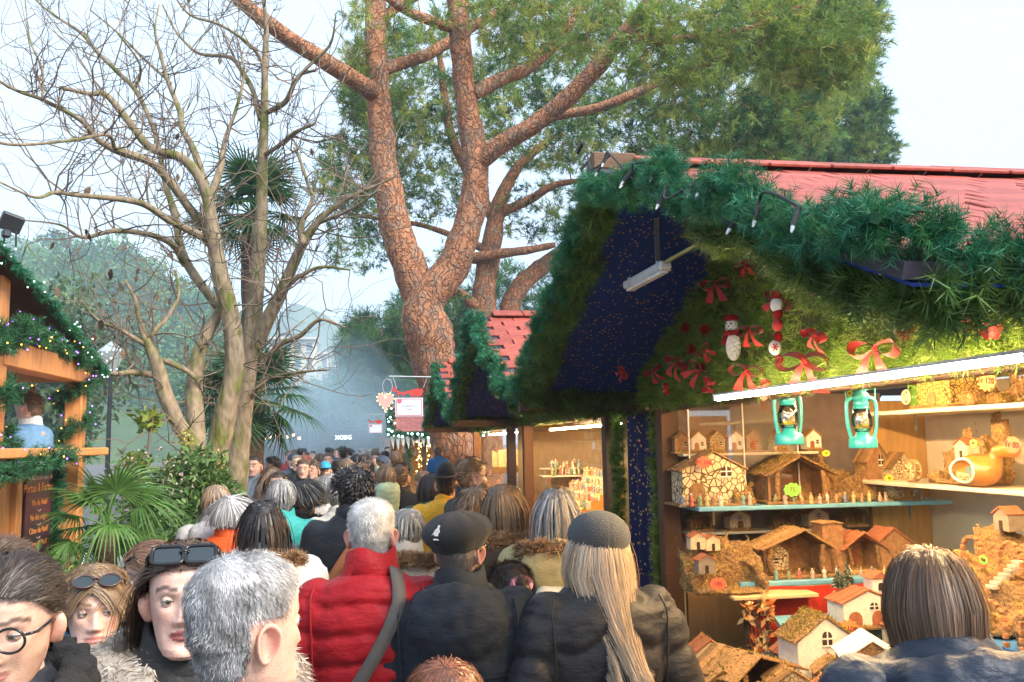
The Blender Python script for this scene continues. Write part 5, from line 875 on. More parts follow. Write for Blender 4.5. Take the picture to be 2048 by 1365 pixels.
def head_mb(mb, skin, lip, nr, ns, stubble=None, eyes=True, gaze=(0, 1, 0), lid=None, R=None, off=(0, 0, 0), brow=None, makeup=False):
    G, s = head_rings(nr, ns); x, z = G[..., 0], G[..., 2]; ax = np.abs(x); d = 0
    an = np.interp(z, [-.05, -.046, -.037, .0, .018, .03], [0, .008, .026, .012, .004, 0]); wn = np.interp(z, [-.05, -.03, .02], [.016, .012, .007])
    d = an * np.exp(-(x / wn) ** 2) + .009 * gau(ax, z, .013, -.040, .006, .006) - .012 * gau(ax, z, .031, .001, .017, .011) + .004 * np.exp(-((z - .022) / .008) ** 2) * np.exp(-(ax / .05) ** 4) + .005 * gau(ax, z, .044, -.022, .018, .016)
    d = d + .006 * gau(x, z, 0, -.0615, .02, .005) + .0065 * gau(x, z, 0, -.073, .017, .005) - .005 * gau(x, z, 0, -.0672, .022, .0018) + .005 * gau(x, z, 0, -.106, .018, .012) - .003 * gau(x, z, 0, -.088, .02, .008) - .004 * gau(ax, z, .032, -.062, .01, .02)
    G[..., 1] += d * np.clip((s - .15) * 2.2, 0, 1)
    col = np.broadcast_to(A(skin), G.shape).copy(); front = np.clip((s - .2) * 3, 0, 1)[..., None]
    rosy = (gau(ax, z, .045, -.03, .02, .018) * .35 + gau(x, z, 0, -.04, .014, .01) * .35)[..., None] * front; col = col * (1 - rosy * A([.0, .28, .30]))
    lm = (np.clip(1.25 - (x / .025) ** 2 - ((z + .0675) / .0105) ** 2, 0, .25) * 4)[..., None] * front; col = col * (1 - lm) + A(lip) * lm
    if makeup: mk = (np.clip(gau(ax, z, .033, .006, .017, .008), 0, 1))[..., None] * front * .6; col = col * (1 - mk) + A([.12, .05, .05]) * mk
    if stubble is not None:
        sm = (np.clip((-.035 - z) / .02, 0, 1) * (1 - .7 * gau(x, z, 0, -.067, .03, .012)))[..., None] * np.clip((s + .15) * 4, 0, 1)[..., None] * .55; col = col * (1 - sm) + A(stubble) * sm
    if brow is not None:
        arch = .026 + .004 * np.exp(-((ax - .036) / .012) ** 2) - .25 * np.clip(ax - .045, 0, 1); bm = (np.clip(1.6 - ((z - arch) / .0045) ** 2, 0, 1) * (ax > .011) * (ax < .056))[..., None] * front * .85; col = col * (1 - bm) + A(brow) * bm
    M3 = np.eye(3) if R is None else np.asarray(R); tr = lambda v: v @ M3.T + A(off)
    v, f = loft(G); cc = np.vstack([col.reshape(-1, 3), A(skin), A(skin)]); mb.add(tr(v), f, 0, cc)
    for sx in (-1, 1):                                   # ears
        t = np.linspace(0, 2 * np.pi, 16, endpoint=False); rg = []
        for rr, th in ((.9, -.006), (1.05, .003), (1.04, .011), (.93, .0145), (.80, .011), (.68, .001), (.45, -.004), (.2, -.005)):
            e = np.c_[sx * (th + .004 * np.sin(2 * t + .6) * (rr > .6)), .018 * rr * np.cos(t) * (1 + .18 * np.sin(t)) + .003 * (1 - rr), .032 * rr * np.sin(t) - .004 * (1 - rr)]; rg.append(e)
        e, f = loft(rg); e = e @ rotm(x=-.18, z=sx * -.42).T + A([sx * .0735, -.012, -.018]); mb.add(tr(e), f, 0, A(skin) * A([1.02, .88, .84]))
    if eyes:
        for sx in (-1, 1):
            c = A([sx * .031, .0735, .001]); g = unit(A(gaze, float)); q = Vector((0, 0, 1)).rotation_difference(Vector(g)).to_matrix(); v, f = sphere((0, 0, 0), .0125, *((20, 26) if nr > 100 else (8, 8)))
            a = np.degrees(np.arccos(np.clip(v[:, 2] / .0125, -1, 1))); cc = np.where(a[:, None] < 13, A([.01, .01, .01]), np.where(a[:, None] < 29, A([.10, .07, .035]), A([.62, .58, .55]))); mb.add(tr(v @ np.array(q).T + c), f, 1, cc)
            v, f = sphere(c, .0137, *((18, 22) if nr > 100 else (8, 8))); k = v - c; lc = A(lid if lid is not None else A(skin) * .85)
            la = np.linspace(-1.25, 1.25, 14); rl = math.sqrt(.0140 ** 2 - .0014 ** 2); v2, f2 = tube(c + np.c_[rl * np.sin(la), rl * np.cos(la), .0023 - .0030 * (la / 1.25) ** 2], .0011, 5); mb.add(tr(v2), f2, 0, A(skin) * .12)
            for up_ in (1, 0):
                ok = (k[:, 2] > .0024) if up_ else (k[:, 2] < -.0042); qf = f[0][ok[f[0]].all(1)]; mb.add(tr(v), qf, 0, lc if up_ else A(skin) * .92)
    P = A([[0, -.012, -.24], [0, -.008, -.17], [0, -.006, -.10], [0, 0, -.05]]); v, f = tube(P, [.068, .056, .054, .05], 18); mb.add(tr(v), f, 0, A(skin) * .97)
def hair_mb(st, R=None, off=(0, 0, 0), lod=0):
    """hair: scalp cap plus ribbons of strands; Col holds a brightness factor"""
    mb = MB(); nr, ns = (60, 66) if lod == 0 else (24, 28); M3 = np.eye(3) if R is None else np.asarray(R); tr = lambda v: v @ M3.T + A(off)
    G, s = head_rings(nr, ns, st.get('cap', .006)); P = G.reshape(-1, 3); s = s.reshape(-1); line = st.get('line', 0.); mk = hairmask(P, s, line) 
    if not st.get('overear', 'cut' in st): mk &= ~((np.abs(P[:, 1] + .008) < .030) & (P[:, 2] < .020) & (np.abs(P[:, 0]) > .04))
    if st.get('bald', 0): mk &= ~((P[:, 2] > .088) & (P[:, 1] > -.055) & (P[:, 1] < .07))
    f = grid_faces(nr, ns); f = f[mk[f].all(1)]; cc = np.clip(1 + .35 * snoise(P * A([1, 1, .3]), 60, 3), .5, 1.5)[:, None] * st.get('capc', .55)
    v, ff = loft(G); mb.add(tr(v), f, 0, np.vstack([np.repeat(cc, 3, 1), np.ones((2, 3))]))
    if st.get('crown', True) and not st.get('bald', 0): mb.add(tr(v), ff[2], 0, np.ones(3) * st.get('capc', .55))
    n = int(st.get('n', 2600) * (1, .22, .09)[lod]); st = dict(st, k=min(st.get('k', 6), (99, 6, 4)[lod])); idx = np.flatnonzero(mk); ar = np.hypot(P[idx, 0], P[idx, 1]) + .006; pr = ar / ar.sum()
    if 'thin' in st: pr = pr * np.where((P[idx, 2] > .085), st['thin'], 1); pr /= pr.sum()
    i = rng.choice(idx, n, p=pr); p = P[i] + rng.normal(0, .0025, (n, 3)); E = A([.078, .099, .119]); nr_ = unit(p / E ** 2); k = st.get('k', 6)
    crown = A([0, -.045, .11]); fl = p - crown; fl = unit(fl - nr_ * (fl * nr_).sum(1, keepdims=True)); mode = st.get('flow', 'down')
    if mode == 'back': b = A([0, -1, .1]) - nr_ * (A([0, -1, .1]) * nr_).sum(1, keepdims=True); fl = unit(fl * .3 + unit(b))
    if mode == 'side': b = A([1, .1, .2]) - nr_ * (A([1, .1, .2]) * nr_).sum(1, keepdims=True); fl = unit(fl * .4 + unit(b))
    if mode == 'part': b = np.c_[np.sign(p[:, 0] - .012), np.full(n, -.25), np.zeros(n)]; b = b - nr_ * (b * nr_).sum(1, keepdims=True); fl = unit(unit(b) + fl * .35 + A([0, 0, -.3]))
    d = unit(fl + nr_ * st.get('lift', .25) + rng.normal(0, st.get('mess', .12), (n, 3))); L = st['L'] * rng.uniform(.75, 1.1, n)
    if 'cut' in st: L = np.maximum(.03, (p[:, 2] - st['cut']) * rng.uniform(1.0, 1.12, n) + np.maximum(0, .09 * (p[:, 2] > .02)))
    if mode in ('down', 'side'): L = L * np.where(p[:, 1] > .05, .42, 1)
    lay = rng.uniform(st.get('v0', .03), st.get('v1', .16), n); lay = np.where(rng.random(n) < .05, lay + .07, lay); S = [p]; g = st.get('grav', .25); cutv = rng.uniform(0, .03 if st.get('cut', 0) > -.25 else .2, n) * (1 + 1.5 * (rng.random(n) < .1))
    for q in range(k - 1):
        d = unit(d * (1 - g) + A([0, 0, -g]) + rng.normal(0, st.get('mess', .12) * .5, (n, 3))); p = p + d * (L / (k - 1))[:, None]
        e = np.linalg.norm(p / E, axis=1); ins = (e < 1 + lay) & (p[:, 2] > -.10); t_ = np.where(ins, (1 + lay) / np.maximum(e, .05), 1); p = p * np.c_[t_, t_, np.where(p[:, 2] > 0, t_, 1)]
        low = p[:, 2] < -.10; rr = np.hypot(p[:, 0], p[:, 1]); m_ = .07 + lay * .25; fx = np.where(low & (rr < m_), m_ / np.maximum(rr, .01), 1); p = p * np.c_[fx, fx, np.ones(n)]
        if 'sh' in st: lowz = -.21; ov = p[:, 2] < lowz; p[:, 1] = np.where(ov, p[:, 1] - np.sign(.02 - p[:, 1]) * .0 - (lowz - p[:, 2]) * .35, p[:, 1])
        if 'sh' not in st: fi = np.where(p[:, 2] < -.025, .93, 1); p[:, :2] = (p[:, :2] - A([0, -.012])) * fi[:, None] + A([0, -.012])
        if 'cut' in st: zc = st['cut'] - cutv; un = p[:, 2] < zc; p[:, 2] = np.maximum(p[:, 2], zc); p[:, :2] *= np.where(un, .97, 1)[:, None]
        S.append(p.copy())
    S = np.stack(S, 1)
    if 'curl' in st: ph = rng.uniform(0, 6.28, (n, 1)); t = np.linspace(0, 1, k)[None]; S += st['curl'] * np.stack([np.sin(ph + t * 14), np.cos(ph + t * 14), np.sin(ph * 2 + t * 9)], -1) * np.minimum(1, t * 4)[..., None]
    nc = st.get('clump', 0)
    if nc:
        gi = rng.choice(n, min(n, nc), replace=False); D = ((S[:, None, 0] - S[None, gi, 0]) ** 2).sum(-1); S += (S[gi[np.argmin(D, 1)]] - S) * (np.linspace(0, 1, k) ** 1.4)[None, :, None] * st.get('cl', .55)
    if 'narrow' in st: low = np.clip((-.08 - S[..., 2]) / .25, 0, 1); S[..., 0] = S[..., 0] * (1 - low * st['narrow']) + low * st.get('nx', 0.); S[..., 1] -= low * .05
    nrm = unit(S / E ** 2) + rng.normal(0, .25, (n, 1, 3)); v, f = ribbons(S, st.get('w', .0035) * (1, 2.1, 3.2)[lod] * rng.uniform(.6, 1.2, n), nrm)
    br = rng.uniform(.6, 1.35, (n, 1)) * (1 + st.get('streak', .2) * snoise(S[:, 0], 40, 8)[:, None]); mb.add(tr(v), f, 0, np.repeat(np.repeat(br, 3, 1), 2 * k, 0))
    if 'bun' in st:
        c, r_ = A(st['bun'][:3]), st['bun'][3]; u = unit(rng.normal(size=(260, 3))); w_ = unit(np.cross(u, rng.normal(size=(260, 3)))); an = np.linspace(0, 1.6, 6); q = c + r_ * rng.uniform(.85, 1.1, (260, 1, 1)) * (u[:, None] * np.cos(an)[None, :, None] + w_[:, None] * np.sin(an)[None, :, None]); v, f = ribbons(q, np.full(260, .005), q - c); mb.add(tr(v), f, 0, np.repeat(rng.uniform(.6, 1.3, (260, 1)), 12, 0)); v, f = sphere(c, r_ * .9, 14, 10); mb.add(tr(v), f, 0, .5 * np.ones(3))
    return mb
def hairmat(name, col, rough=.42):
    if name in MATS: return MATS[name]
    m = bpy.data.materials.new(name); m.use_nodes = True; MATS[name] = m; t = m.node_tree; N = t.nodes; L = t.links; b = N['Principled BSDF']; at = N.new('ShaderNodeAttribute'); at.attribute_name = 'Col'
    x = N.new('ShaderNodeMix'); x.data_type = 'RGBA'; x.blend_type = 'MULTIPLY'; x.inputs[0].default_value = 1; x.inputs[6].default_value = (*col, 1); L.new(at.outputs[0], x.inputs[7]); L.new(x.outputs[2], b.inputs['Base Color']); b.inputs['Roughness'].default_value = rough; return m
skin_m = M('skin', (1, 1, 1), .48, .13, 28, .16, 260, attr=True, sss=.15); eye_m = M('eye', (1, 1, 1), .08, .0, attr=True)
H_ = np.zeros(3)
def hand_sdf(Q):
    d = sd_ell(Q, (0, 0, -.045), (.038, .014, .05))
    for i, (x, L, c) in enumerate(((-.028, .062, .3), (-.010, .074, .25), (.009, .070, .28), (.027, .056, .35))):
        a = A([x, 0, -.082]); m1 = a + A([x * .1, .012 * c * 2, -L * .5]); b = m1 + A([0, .03 * c + .012, -L * .42]); d = smin(d, smin(sd_cone(Q, a, m1, .009, .0082), sd_cone(Q, m1, b, .0082, .0068), .004), .006)
    a = A([-.034, .004, -.03]); m1 = A([-.052, .016, -.058]); b = A([-.056, .026, -.084]); return smin(d, smin(sd_cone(Q, a, m1, .012, .0095), sd_cone(Q, m1, b, .0095, .008), .005), .01)
HANDV, HANDF = nets(hand_sdf, (-.08, -.03, -.175), (.05, .06, .02), .0065); HANDV2, HANDF2 = nets(hand_sdf, (-.08, -.03, -.175), (.05, .06, .02), .010)
TORSO = [(.74, .185, .135, .0), (.85, .195, .140, 0), (.98, .19, .138, 0), (1.10, .183, .132, .005), (1.25, .20, .140, .0), (1.36, .208, .136, -.005), (1.435, .190, .118, -.010), (1.48, .135, .098, -.012), (1.52, .088, .083, -.01), (1.545, .068, .07, -.006)]
POSE = dict(down=((.252, -.03, 1.13), (.245, .07, .90)), pocket=((.275, -.06, 1.13), (.20, .10, .97)), front=((.25, .0, 1.13), (.10, .23, 1.10)), up=((.27, .20, 1.46), (.22, .30, 1.70)), reach=((.24, .22, 1.25), (.22, .46, 1.30)), carry=((.25, .05, 1.12), (.06, .26, 1.20)), back=((.26, -.10, 1.13), (.10, -.16, .98)))
def arms(pose, bw):
    out = []
    for s, p in zip((-1, 1), pose if isinstance(pose, tuple) else (pose, pose)):
        e, w = POSE[p]; out.append((A([s * .175 * bw, -.008, 1.415]), A([s * e[0] * (.6 + .4 * bw), e[1], e[2]]), A([s * w[0] * (.6 + .4 * bw), w[1], w[2]])))
    return out
def person(lab, px, py, d, face=0., H=None, skin=(.60, .36, .27), lip=(.42, .16, .14), hair=None, hcol=(.1, .06, .04), jacket=(.05, .05, .06), quilt=0., qs=.075, wave=0., trousers=(.03, .035, .05), pose='down', bw=1., bd=1., collar=True, hood=False, fur=None, hturn=0., hpitch=0., hroll=0., extra=None, rough=.55, sheen=.04, hem=.74, jmat=None, stubble=None, brow=None, gaze=(0, 1, 0), eyes=None, hatgap=0., jcol2=None, wr=.004, rot_px=None, floor=0., makeup=False, lid=None, hdrop=0., name='person', collar_m=None):
    """px, py: top of the head in the photograph; d: metres down the street"""
    P = atY(px, py, d); top = P[2] - floor - hatgap + hdrop
    H = top if H is None else H; k = H / 1.75; base = (P[0], P[1], floor + top - H)
    dist = math.hypot(P[0], P[1]); lod = 0 if dist < 4.2 else (1 if dist < 9 else 2); face = math.radians(face)
    r = thing(name, lab, 'person', base, face, 'people in the crowd'); hs = A([k ** .5] * 3)    # heads vary less than height
    R = rotm(x=hpitch, y=hroll, z=hturn) * hs[0]; hc = A([0, .015 + .7 * hdrop, 1.75 * k - .115 * hs[0] - hdrop])
    mb = MB(); nr, ns = [(92, 98) if abs(math.degrees(face)) > 100 else (64, 68), (40, 44), (26, 28)][lod]
    head_mb(mb, skin, lip, nr, ns, stubble, True if eyes is None else eyes, gaze, R=R, off=hc, brow=brow if brow is not None else A(hcol) * .8, makeup=makeup, lid=lid)
    A_ = arms(pose, bw)
    tz = A(TORSO) * A([1, bw, bd, 1]); tz = tz.copy()
    def body_f(Q):
        q = Q / k; e = sd_loft(q, A([(.80, .13, .09, 0), (.95, .15, .10, 0), (1.1, .13, .09, 0), (1.3, .15, .095, 0), (1.42, .11, .07, -.01), (1.50, .055, .055, -.01)]))
        for a, b, c in A_: e = smin(e, smin(sd_cone(q, a, b, .050, .040), sd_cone(q, b, c, .040, .028), .02), .03)
        for s in (-1, 1): e = smin(e, smin(sd_cone(q, (s * .09, 0, .88), (s * .095, .01, .48), .078, .052), sd_cone(q, (s * .095, .01, .48), (s * .095, -.01, .08), .052, .036), .02), .03)
        return e * k
    v, f = nets(body_f, (-.45 * k, -.30 * k, 0), (.45 * k, .60 * k, 1.85 * k), .045 * k); mb.add(v, f, 0, A(skin))
    for (a, b, c), sx in zip(A_, (-1, 1)):
        dr = unit(c - b); q = Vector((0, 0, -1)).rotation_difference(Vector(dr)).to_matrix(); hv, hf_ = (HANDV, HANDF) if lod == 0 else (HANDV2, HANDF2); hv = hv * A([sx * -1, 1, 1]); mb.add((hv @ np.array(q).T) * k + (c + dr * .01) * k, hf_ if sx > 0 else hf_[:, ::-1], 0, A(skin) * A([1, .9, .88]))
    mb.build('body', [skin_m, eye_m], r, True)
    # jacket
    def jk(Q):
        q = Q / k; z0 = hem; t2 = tz.copy(); t2[0, 0] = z0; e = sd_loft(q, t2[t2[:, 0] >= z0 - 1e-6])
        sl = np.full(len(q), 9.)
        for a, b, c in A_: sl = np.minimum(sl, smin(sd_cone(q, a, b, .086 * bd ** .5, .066), sd_cone(q, b, c, .066, .050), .03))
        return e * k, sl * k
    hh = [.012, .023, .038][lod] * k
    v, f = nets(lambda Q: smin(*jk(Q), .026), (-.48 * k, -.34 * k, (hem - .06) * k), (.48 * k, (max(a_[i_][1] for a_ in A_ for i_ in (1, 2)) + .17) * k, (1.80 if 'up' in pose else 1.58) * k), hh); n = vnormals(v, f)
    e, sl = jk(v); wgt = np.clip(.5 + (e - sl) / .04, 0, 1); dsp = wr * snoise(v, 16, 5, 3) + (wr * .8) * snoise(v * A([1, 1, 2.2]), 34, 6, 2)
    if quilt:
        q = v / k; bz = q[:, 2] + wave * np.sin(q[:, 0] * 22 + q[:, 1] * 12) + .12 * np.abs(q[:, 0]) * (0 if wave else 1); al = np.zeros(len(v)); best = np.full(len(v), 9.)
        for a, b, c in A_:
            for s_, t_, o_ in ((a, b, 0), (b, c, np.linalg.norm(b - a))):
                ba = t_ - s_; tt = np.clip(((q - s_) @ ba) / (ba @ ba), 0, 1); dd = np.linalg.norm(q - s_ - tt[:, None] * ba, axis=1); m_ = dd < best; best = np.where(m_, dd, best); al = np.where(m_, tt * np.linalg.norm(ba) + o_, al)
        prof = lambda t: np.minimum(1, np.abs(np.sin(np.pi * t / qs)) * 1.5) ** .6; dsp = dsp + quilt * ((1 - wgt) * prof(bz) + wgt * prof(al + .3 * wave * np.sin(q[:, 2] * 30)) - .7)
    v = v + n * (dsp * k)[:, None]; m = MB(); m.add(v, f); jm = jmat or M('cloth_%s' % len(MATS), jacket, rough, .12, 14, .22, 42, stretch=(1, 1, 2.2), sheen=sheen, spec=.22, col2=jcol2)
    m.build('jacket', [jm], r, True)
    if collar:
        t = np.linspace(0, 2 * np.pi, 28, endpoint=False); rg = []; ch = .085 if collar is True else collar
        for z, rx, ry in ((1.475, .108, .100), (1.475 + ch * .5, .092, .092), (1.475 + ch, .084, .088), (1.478 + ch, .075, .079), (1.47 + ch * .5, .070, .074), (1.46, .07, .07)):
            rg.append(np.c_[rx * bw ** .3 * np.cos(t), ry * np.sin(t) - .006, z + .012 * np.sin(3 * t + 1) * (z > 1.5) - .03 * np.clip(np.sin(t), 0, 1)])
        v, f = loft(A(rg) * k); m = MB(); m.add(v, f); m.build('collar', [collar_m or jm], r, True)
    if hood:
        def hf(Q):
            q = Q / k; a = sd_ell(q, (0, -.135, 1.41), (.170, .080, .125)); b = sd_ell(q, (0, -.085, 1.50), (.095, .085, .13)); e = np.maximum(a, -b)
            x = q - A([0, -.03, 1.495]); rr = np.hypot(x[:, 0] / 1.15, x[:, 1]) - .115; tor = np.hypot(rr, x[:, 2] + .25 * np.abs(x[:, 0]) + .10 * x[:, 1]) - .038; tor = np.maximum(tor, x[:, 1] - .12); return smin(e, tor, .03) * k
        v, f = nets(hf, (-.24 * k, -.26 * k, 1.22 * k), (.24 * k, .14 * k, 1.6 * k), [.012, .02, .03][lod] * k); n = vnormals(v, f); v = v + n * (.006 * snoise(v * A([1, 1, 2]), 22, 4, 3))[:, None] * k; m = MB(); m.add(v, f); m.build('hood', [jm], r, True)
    if fur:
        t = np.linspace(-.4, np.pi + .4, 24); path = np.c_[.165 * np.cos(t), -.03 - .145 * np.sin(t), 1.50 + .03 * np.sin(t) - .03] * k
        garland(path, [420, 260, 120][lod], .05 * k, 30, .042 * k, .0035 if lod == 0 else .006, fur, .25, core=.035 * k).build('fur_trim', [MATS.get('fur') or leafmat('fur', .8, .15, .1)], r)
    legs = inst('trousers', TROUSERS, r, (0, 0, 0), sc=k, mats=[M('trouser_%.2f_%.2f_%.2f' % trousers, trousers, .85, .15, 20, .2, 90)]); inst('shoe', SHOE, r, (-.095 * k, 0, 0), sc=k); inst('shoe', SHOE, r, (.095 * k, 0, 0), sc=k)
    if hair:
        hb = hair_mb(hair, R, hc, lod); hb.build('hair', [hairmat('hair_%.2f_%.2f_%.2f' % tuple(hcol), hcol)], r, lod == 0)
    r['_k'] = k
    if extra: extra(dict(r=r, k=k, R=R, hc=hc, jk=lambda Q: smin(*jk(Q), .045), lod=lod, jm=jm))
    del r['_k']
    return r
def tr_f(Q):
    e = sd_loft(Q, A([(.78, .165, .115, 0), (.86, .17, .12, 0), (.98, .15, .11, 0), (1.02, .14, .10, 0)]))
    for s in (-1, 1): e = smin(e, smin(sd_cone(Q, (s * .09, 0, .86), (s * .097, .012, .48), .098, .073), sd_cone(Q, (s * .097, .012, .48), (s * .097, -.01, .06), .073, .062), .02), .025)
    return np.maximum(e, .05 - Q[:, 2])
v, f = nets(tr_f, (-.26, -.2, .0), (.26, .2, 1.06), .028); v = v + vnormals(v, f) * (.006 * snoise(v * A([1, 1, 2]), 16, 2))[:, None]; m = MB(); m.add(v, f); TROUSERS = m.mesh('trousers', [wood_dark], True)
def sh_f(Q): return np.maximum(smin(sd_ell(Q, (0, .06, .035), (.047, .14, .05)), sd_cone(Q, (0, -.03, .04), (0, -.03, .12), .05, .05), .03), -Q[:, 2])
v, f = nets(sh_f, (-.07, -.12, -.03), (.07, .23, .2), .014); m = MB(); m.add(v, f); SHOE = m.mesh('shoe', [M('shoe_leather', (.025, .022, .02), .5, .15)], True)
# ---- things worn
def worn(c, mb, name, mats, parent=None, smooth=True): return mb.build(name, mats, parent or c['r'], smooth)
def hp(c, P): return np.asarray(P, float) @ c['R'].T + c['hc']
def strap(pts, w, mat, name='bag_strap', lift=.006):
    def g(c):
        P = catmull(A(pts, float) * c['k'], 8)
        for _ in range(12):
            h = .004; D = c['jk'](P); gr = np.stack([(c['jk'](P + h * e) - c['jk'](P - h * e)) / (2 * h) for e in np.eye(3)], 1); gr = gr / np.maximum(1e-6, (gr ** 2).sum(1, keepdims=True)) ** .5; P = P - gr * (D - lift - .012)[:, None] * .7
        T = unit(np.gradient(P, axis=0)); S = unit(np.cross(T, gr)) * w / 2; o = gr * .003; rg = np.stack([P - S - o, P + S - o, P + S + o, P - S + o], 1); v, f = loft(rg); m = MB(); m.add(v, f); worn(c, m, name, [mat])
    return g
def seams(*paths, w=.0055, mat=None):
    def g(c):
        for p in paths: strap(p, w, mat or c['jm'], 'seam', -.0075)(c)
    return g
ARMHOLE = lambda s, b=1.: [(s * .172 * b, -.045, 1.452), (s * .177 * b, -.08, 1.42), (s * .178 * b, -.11, 1.34), (s * .176 * b, -.10, 1.22), (s * .18 * b, -.05, 1.14)]
YOKE = [(-.17, -.12, 1.24), (-.08, -.15, 1.235), (0, -.16, 1.23), (.08, -.15, 1.235), (.17, -.12, 1.24)]; BACKSEAM = [(0, -.12, 1.47), (0, -.15, 1.3), (0, -.15, 1.1), (0, -.15, .9)]
def multi(*fs):
    def g(c):
        for f in fs: f(c)
    return g
def sdfpart(fn, lo, hi, h, mat, name, head=True):
    def g(c):
        v, f = nets(fn, lo, hi, h); v = hp(c, v) if head else v * c['k']; m = MB(); m.add(v, f); worn(c, m, name, [mat])
    return g
def glasses(frame, lens, z=.0, y=.098, up=0., rx=.026, rz=.022, th=.0028, cat='glasses', sq=2.0, pitch=0.):
    def g(c):
        Rp = rotm(x=pitch); q = lambda P: hp(c, (np.asarray(P, float) - A([0, y, z])) @ Rp.T + A([0, y, z])); m = MB()
        t = np.linspace(0, 2 * np.pi, 28); e = 2 / sq; root = None; ln = MB()
        for s in (-1, 1):
            cc = np.c_[s * .033 + rx * np.sign(np.cos(t)) * np.abs(np.cos(t)) ** e, np.full(28, y) - .06 * np.abs(s * .033 + rx * np.cos(t)) ** 1.0 * .12, z + rz * np.sign(np.sin(t)) * np.abs(np.sin(t)) ** e]; v, f = tube(q(cc), th * c['R'][2, 2] / 1., 6, False); m.add(v, f)
            ln.add(q(cc[:-1]), np.arange(27)[None]); v, f = tube(q([(s * (.033 + rx), y - .004, z + rz * .4), (s * .074, y - .02, z + rz * .4), (s * .0775, .02, z + rz * .3), (s * .078, -.012, z - .002)]), th * 1.1, 6); m.add(v, f)
        v, f = tube(q([(-.009, y + .001, z + .004), (0, y + .004, z + .007), (.009, y + .001, z + .004)]), th, 6); m.add(v, f)
        o = worn(c, m, cat, [frame]); worn(c, ln, 'lens', [lens], o, False)
    return g
# ------------------------------------------------------------------ the crowd, nearest first
SHORT = dict(L=.014, n=6000, w=.002, lift=.10, grav=.04, mess=.2, cap=.005, capc=.85, v0=.005, v1=.05, k=3)
MEN = dict(L=.05, n=3400, w=.003, lift=.22, grav=.06, mess=.2, cap=.008, capc=.6, v0=.03, v1=.11, k=5, flow='back', clump=160, cl=.4)
BOB = dict(L=.3, cut=-.125, n=3800, w=.0042, grav=.38, mess=.05, v0=.04, v1=.14, k=9, cap=.009, flow='down', lift=.12, streak=.5, clump=130, cl=.55)
LONG = dict(BOB, cut=-.36, n=3600, k=12, sh=1)
OLDW = dict(L=.085, n=5200, w=.0034, grav=.16, mess=.07, v0=.05, v1=.15, k=6, cap=.012, lift=.04, streak=.5, clump=170, cl=.5, overear=True)
CURLY = dict(BOB, cut=-.12, curl=.016, n=3000, mess=.3, v0=.1, v1=.35, k=12)
BLK, DBR, BRN, LBR, BLD, GRY, WHT, RED = (.014, .012, .012), (.035, .022, .016), (.085, .048, .028), (.17, .10, .055), (.36, .25, .14), (.36, .34, .32), (.55, .53, .50), (.20, .07, .035)
FAIR, TAN, DARK = (.68, .44, .35), (.58, .35, .26), (.12, .06, .04)
FURT = [(.36, .22, .12), (.26, .15, .08), (.45, .30, .18)]; FURD = [(.02, .02, .022), (.03, .03, .03)]
blackplastic = M('black_plastic', (.012, .012, .013), .2, .05); lens_dark = M('dark_lens', (.02, .03, .035), .05, .0, spec=.8); lens_clear = glassmat('clear_lens', alpha=.04)
tan_leather = M('tan_leather', (.36, .13, .05), .5, .12, 30, .1); grey_web = M('grey_webbing', (.10, .09, .085), .8, .1, 60, .2); teal_mat = None
felt_black = M('black_felt', (.008, .010, .014), .95, .2, 60, .4, 220, sheen=.08); tweed = M('grey_tweed', (.065, .07, .078), .95, .3, 120, .5, 260, sheen=.1)
shear = [(.018, .018, .02), (.03, .03, .032)]
def beret_f(Q): q = Q @ rotm(x=.10, y=-.06); return smin(sd_ell(q, (0, -.012, .068), (.122, .136, .066)), np.maximum(sd_ell(q, (0, -.004, .03), (.092, .112, .07)), .005 - q[:, 2]), .018) + .0015 * np.sin(9 * np.arctan2(q[:, 0], q[:, 1]))
def logo(c):
    m = MB(); ro = [(-.006, -.012), (.006, -.012), (.004, -.008), (.010, .0), (.008, .010), (.012, .018), (.006, .020), (.003, .012), (-.004, .006), (-.010, -.004), (-.016, -.010), (-.009, -.006)]
    v, f = prism(A(ro) * 1.15, .003, (-.03, -.1525, .075)); m.add(hp(c, v), f); v, f = prism(A([(-.012, -.004), (.012, -.004), (.012, .0), (-.012, .0)]) * 1.15, .003, (-.028, -.1515, .052)); m.add(hp(c, v), f); worn(c, m, 'emblem', [M('white_thread', (.7, .7, .7), .8)], smooth=False)
def cap8_f(Q): q = Q @ rotm(x=-.05, y=.10); a = np.arctan2(q[:, 0], q[:, 1] + .01); return smin(sd_ell(q, (0, -.010, .045), (.108, .128, .088)), np.maximum(sd_ell(q, (0, -.002, .03), (.09, .110, .06)), -.005 - q[:, 2]), .02) + .002 * np.exp(-(np.sin(4 * a) / .12) ** 2)
def brim_f(Q): rr = np.hypot(Q[:, 0], Q[:, 1] * .9); return smin(np.maximum(np.abs(Q[:, 2] - .055 - .25 * np.maximum(0, np.abs(Q[:, 0]) - .1)) - .004, rr - .165), np.maximum(sd_ell(Q, (0, 0, .06), (.088, .108, .11)), .05 - Q[:, 2]), .01)
def ballcap_f(Q): return smin(np.maximum(sd_ell(Q, (0, -.002, .04), (.086, .108, .092)), .03 - Q[:, 2]), np.maximum(sd_ell(Q, (0, .10, .045), (.07, .09, .010)), .06 - Q[:, 1]), .006)
def beanie_f(Q): return np.maximum(sd_ell(Q, (0, -.004, .03), (.09, .113, .105)), .02 - Q[:, 2])
HB = ((-.2, -.25, -.05), (.2, .25, .2))
def hat(fn, mat, name='hat', h=.007): return sdfpart(fn, *HB, h, mat, name)
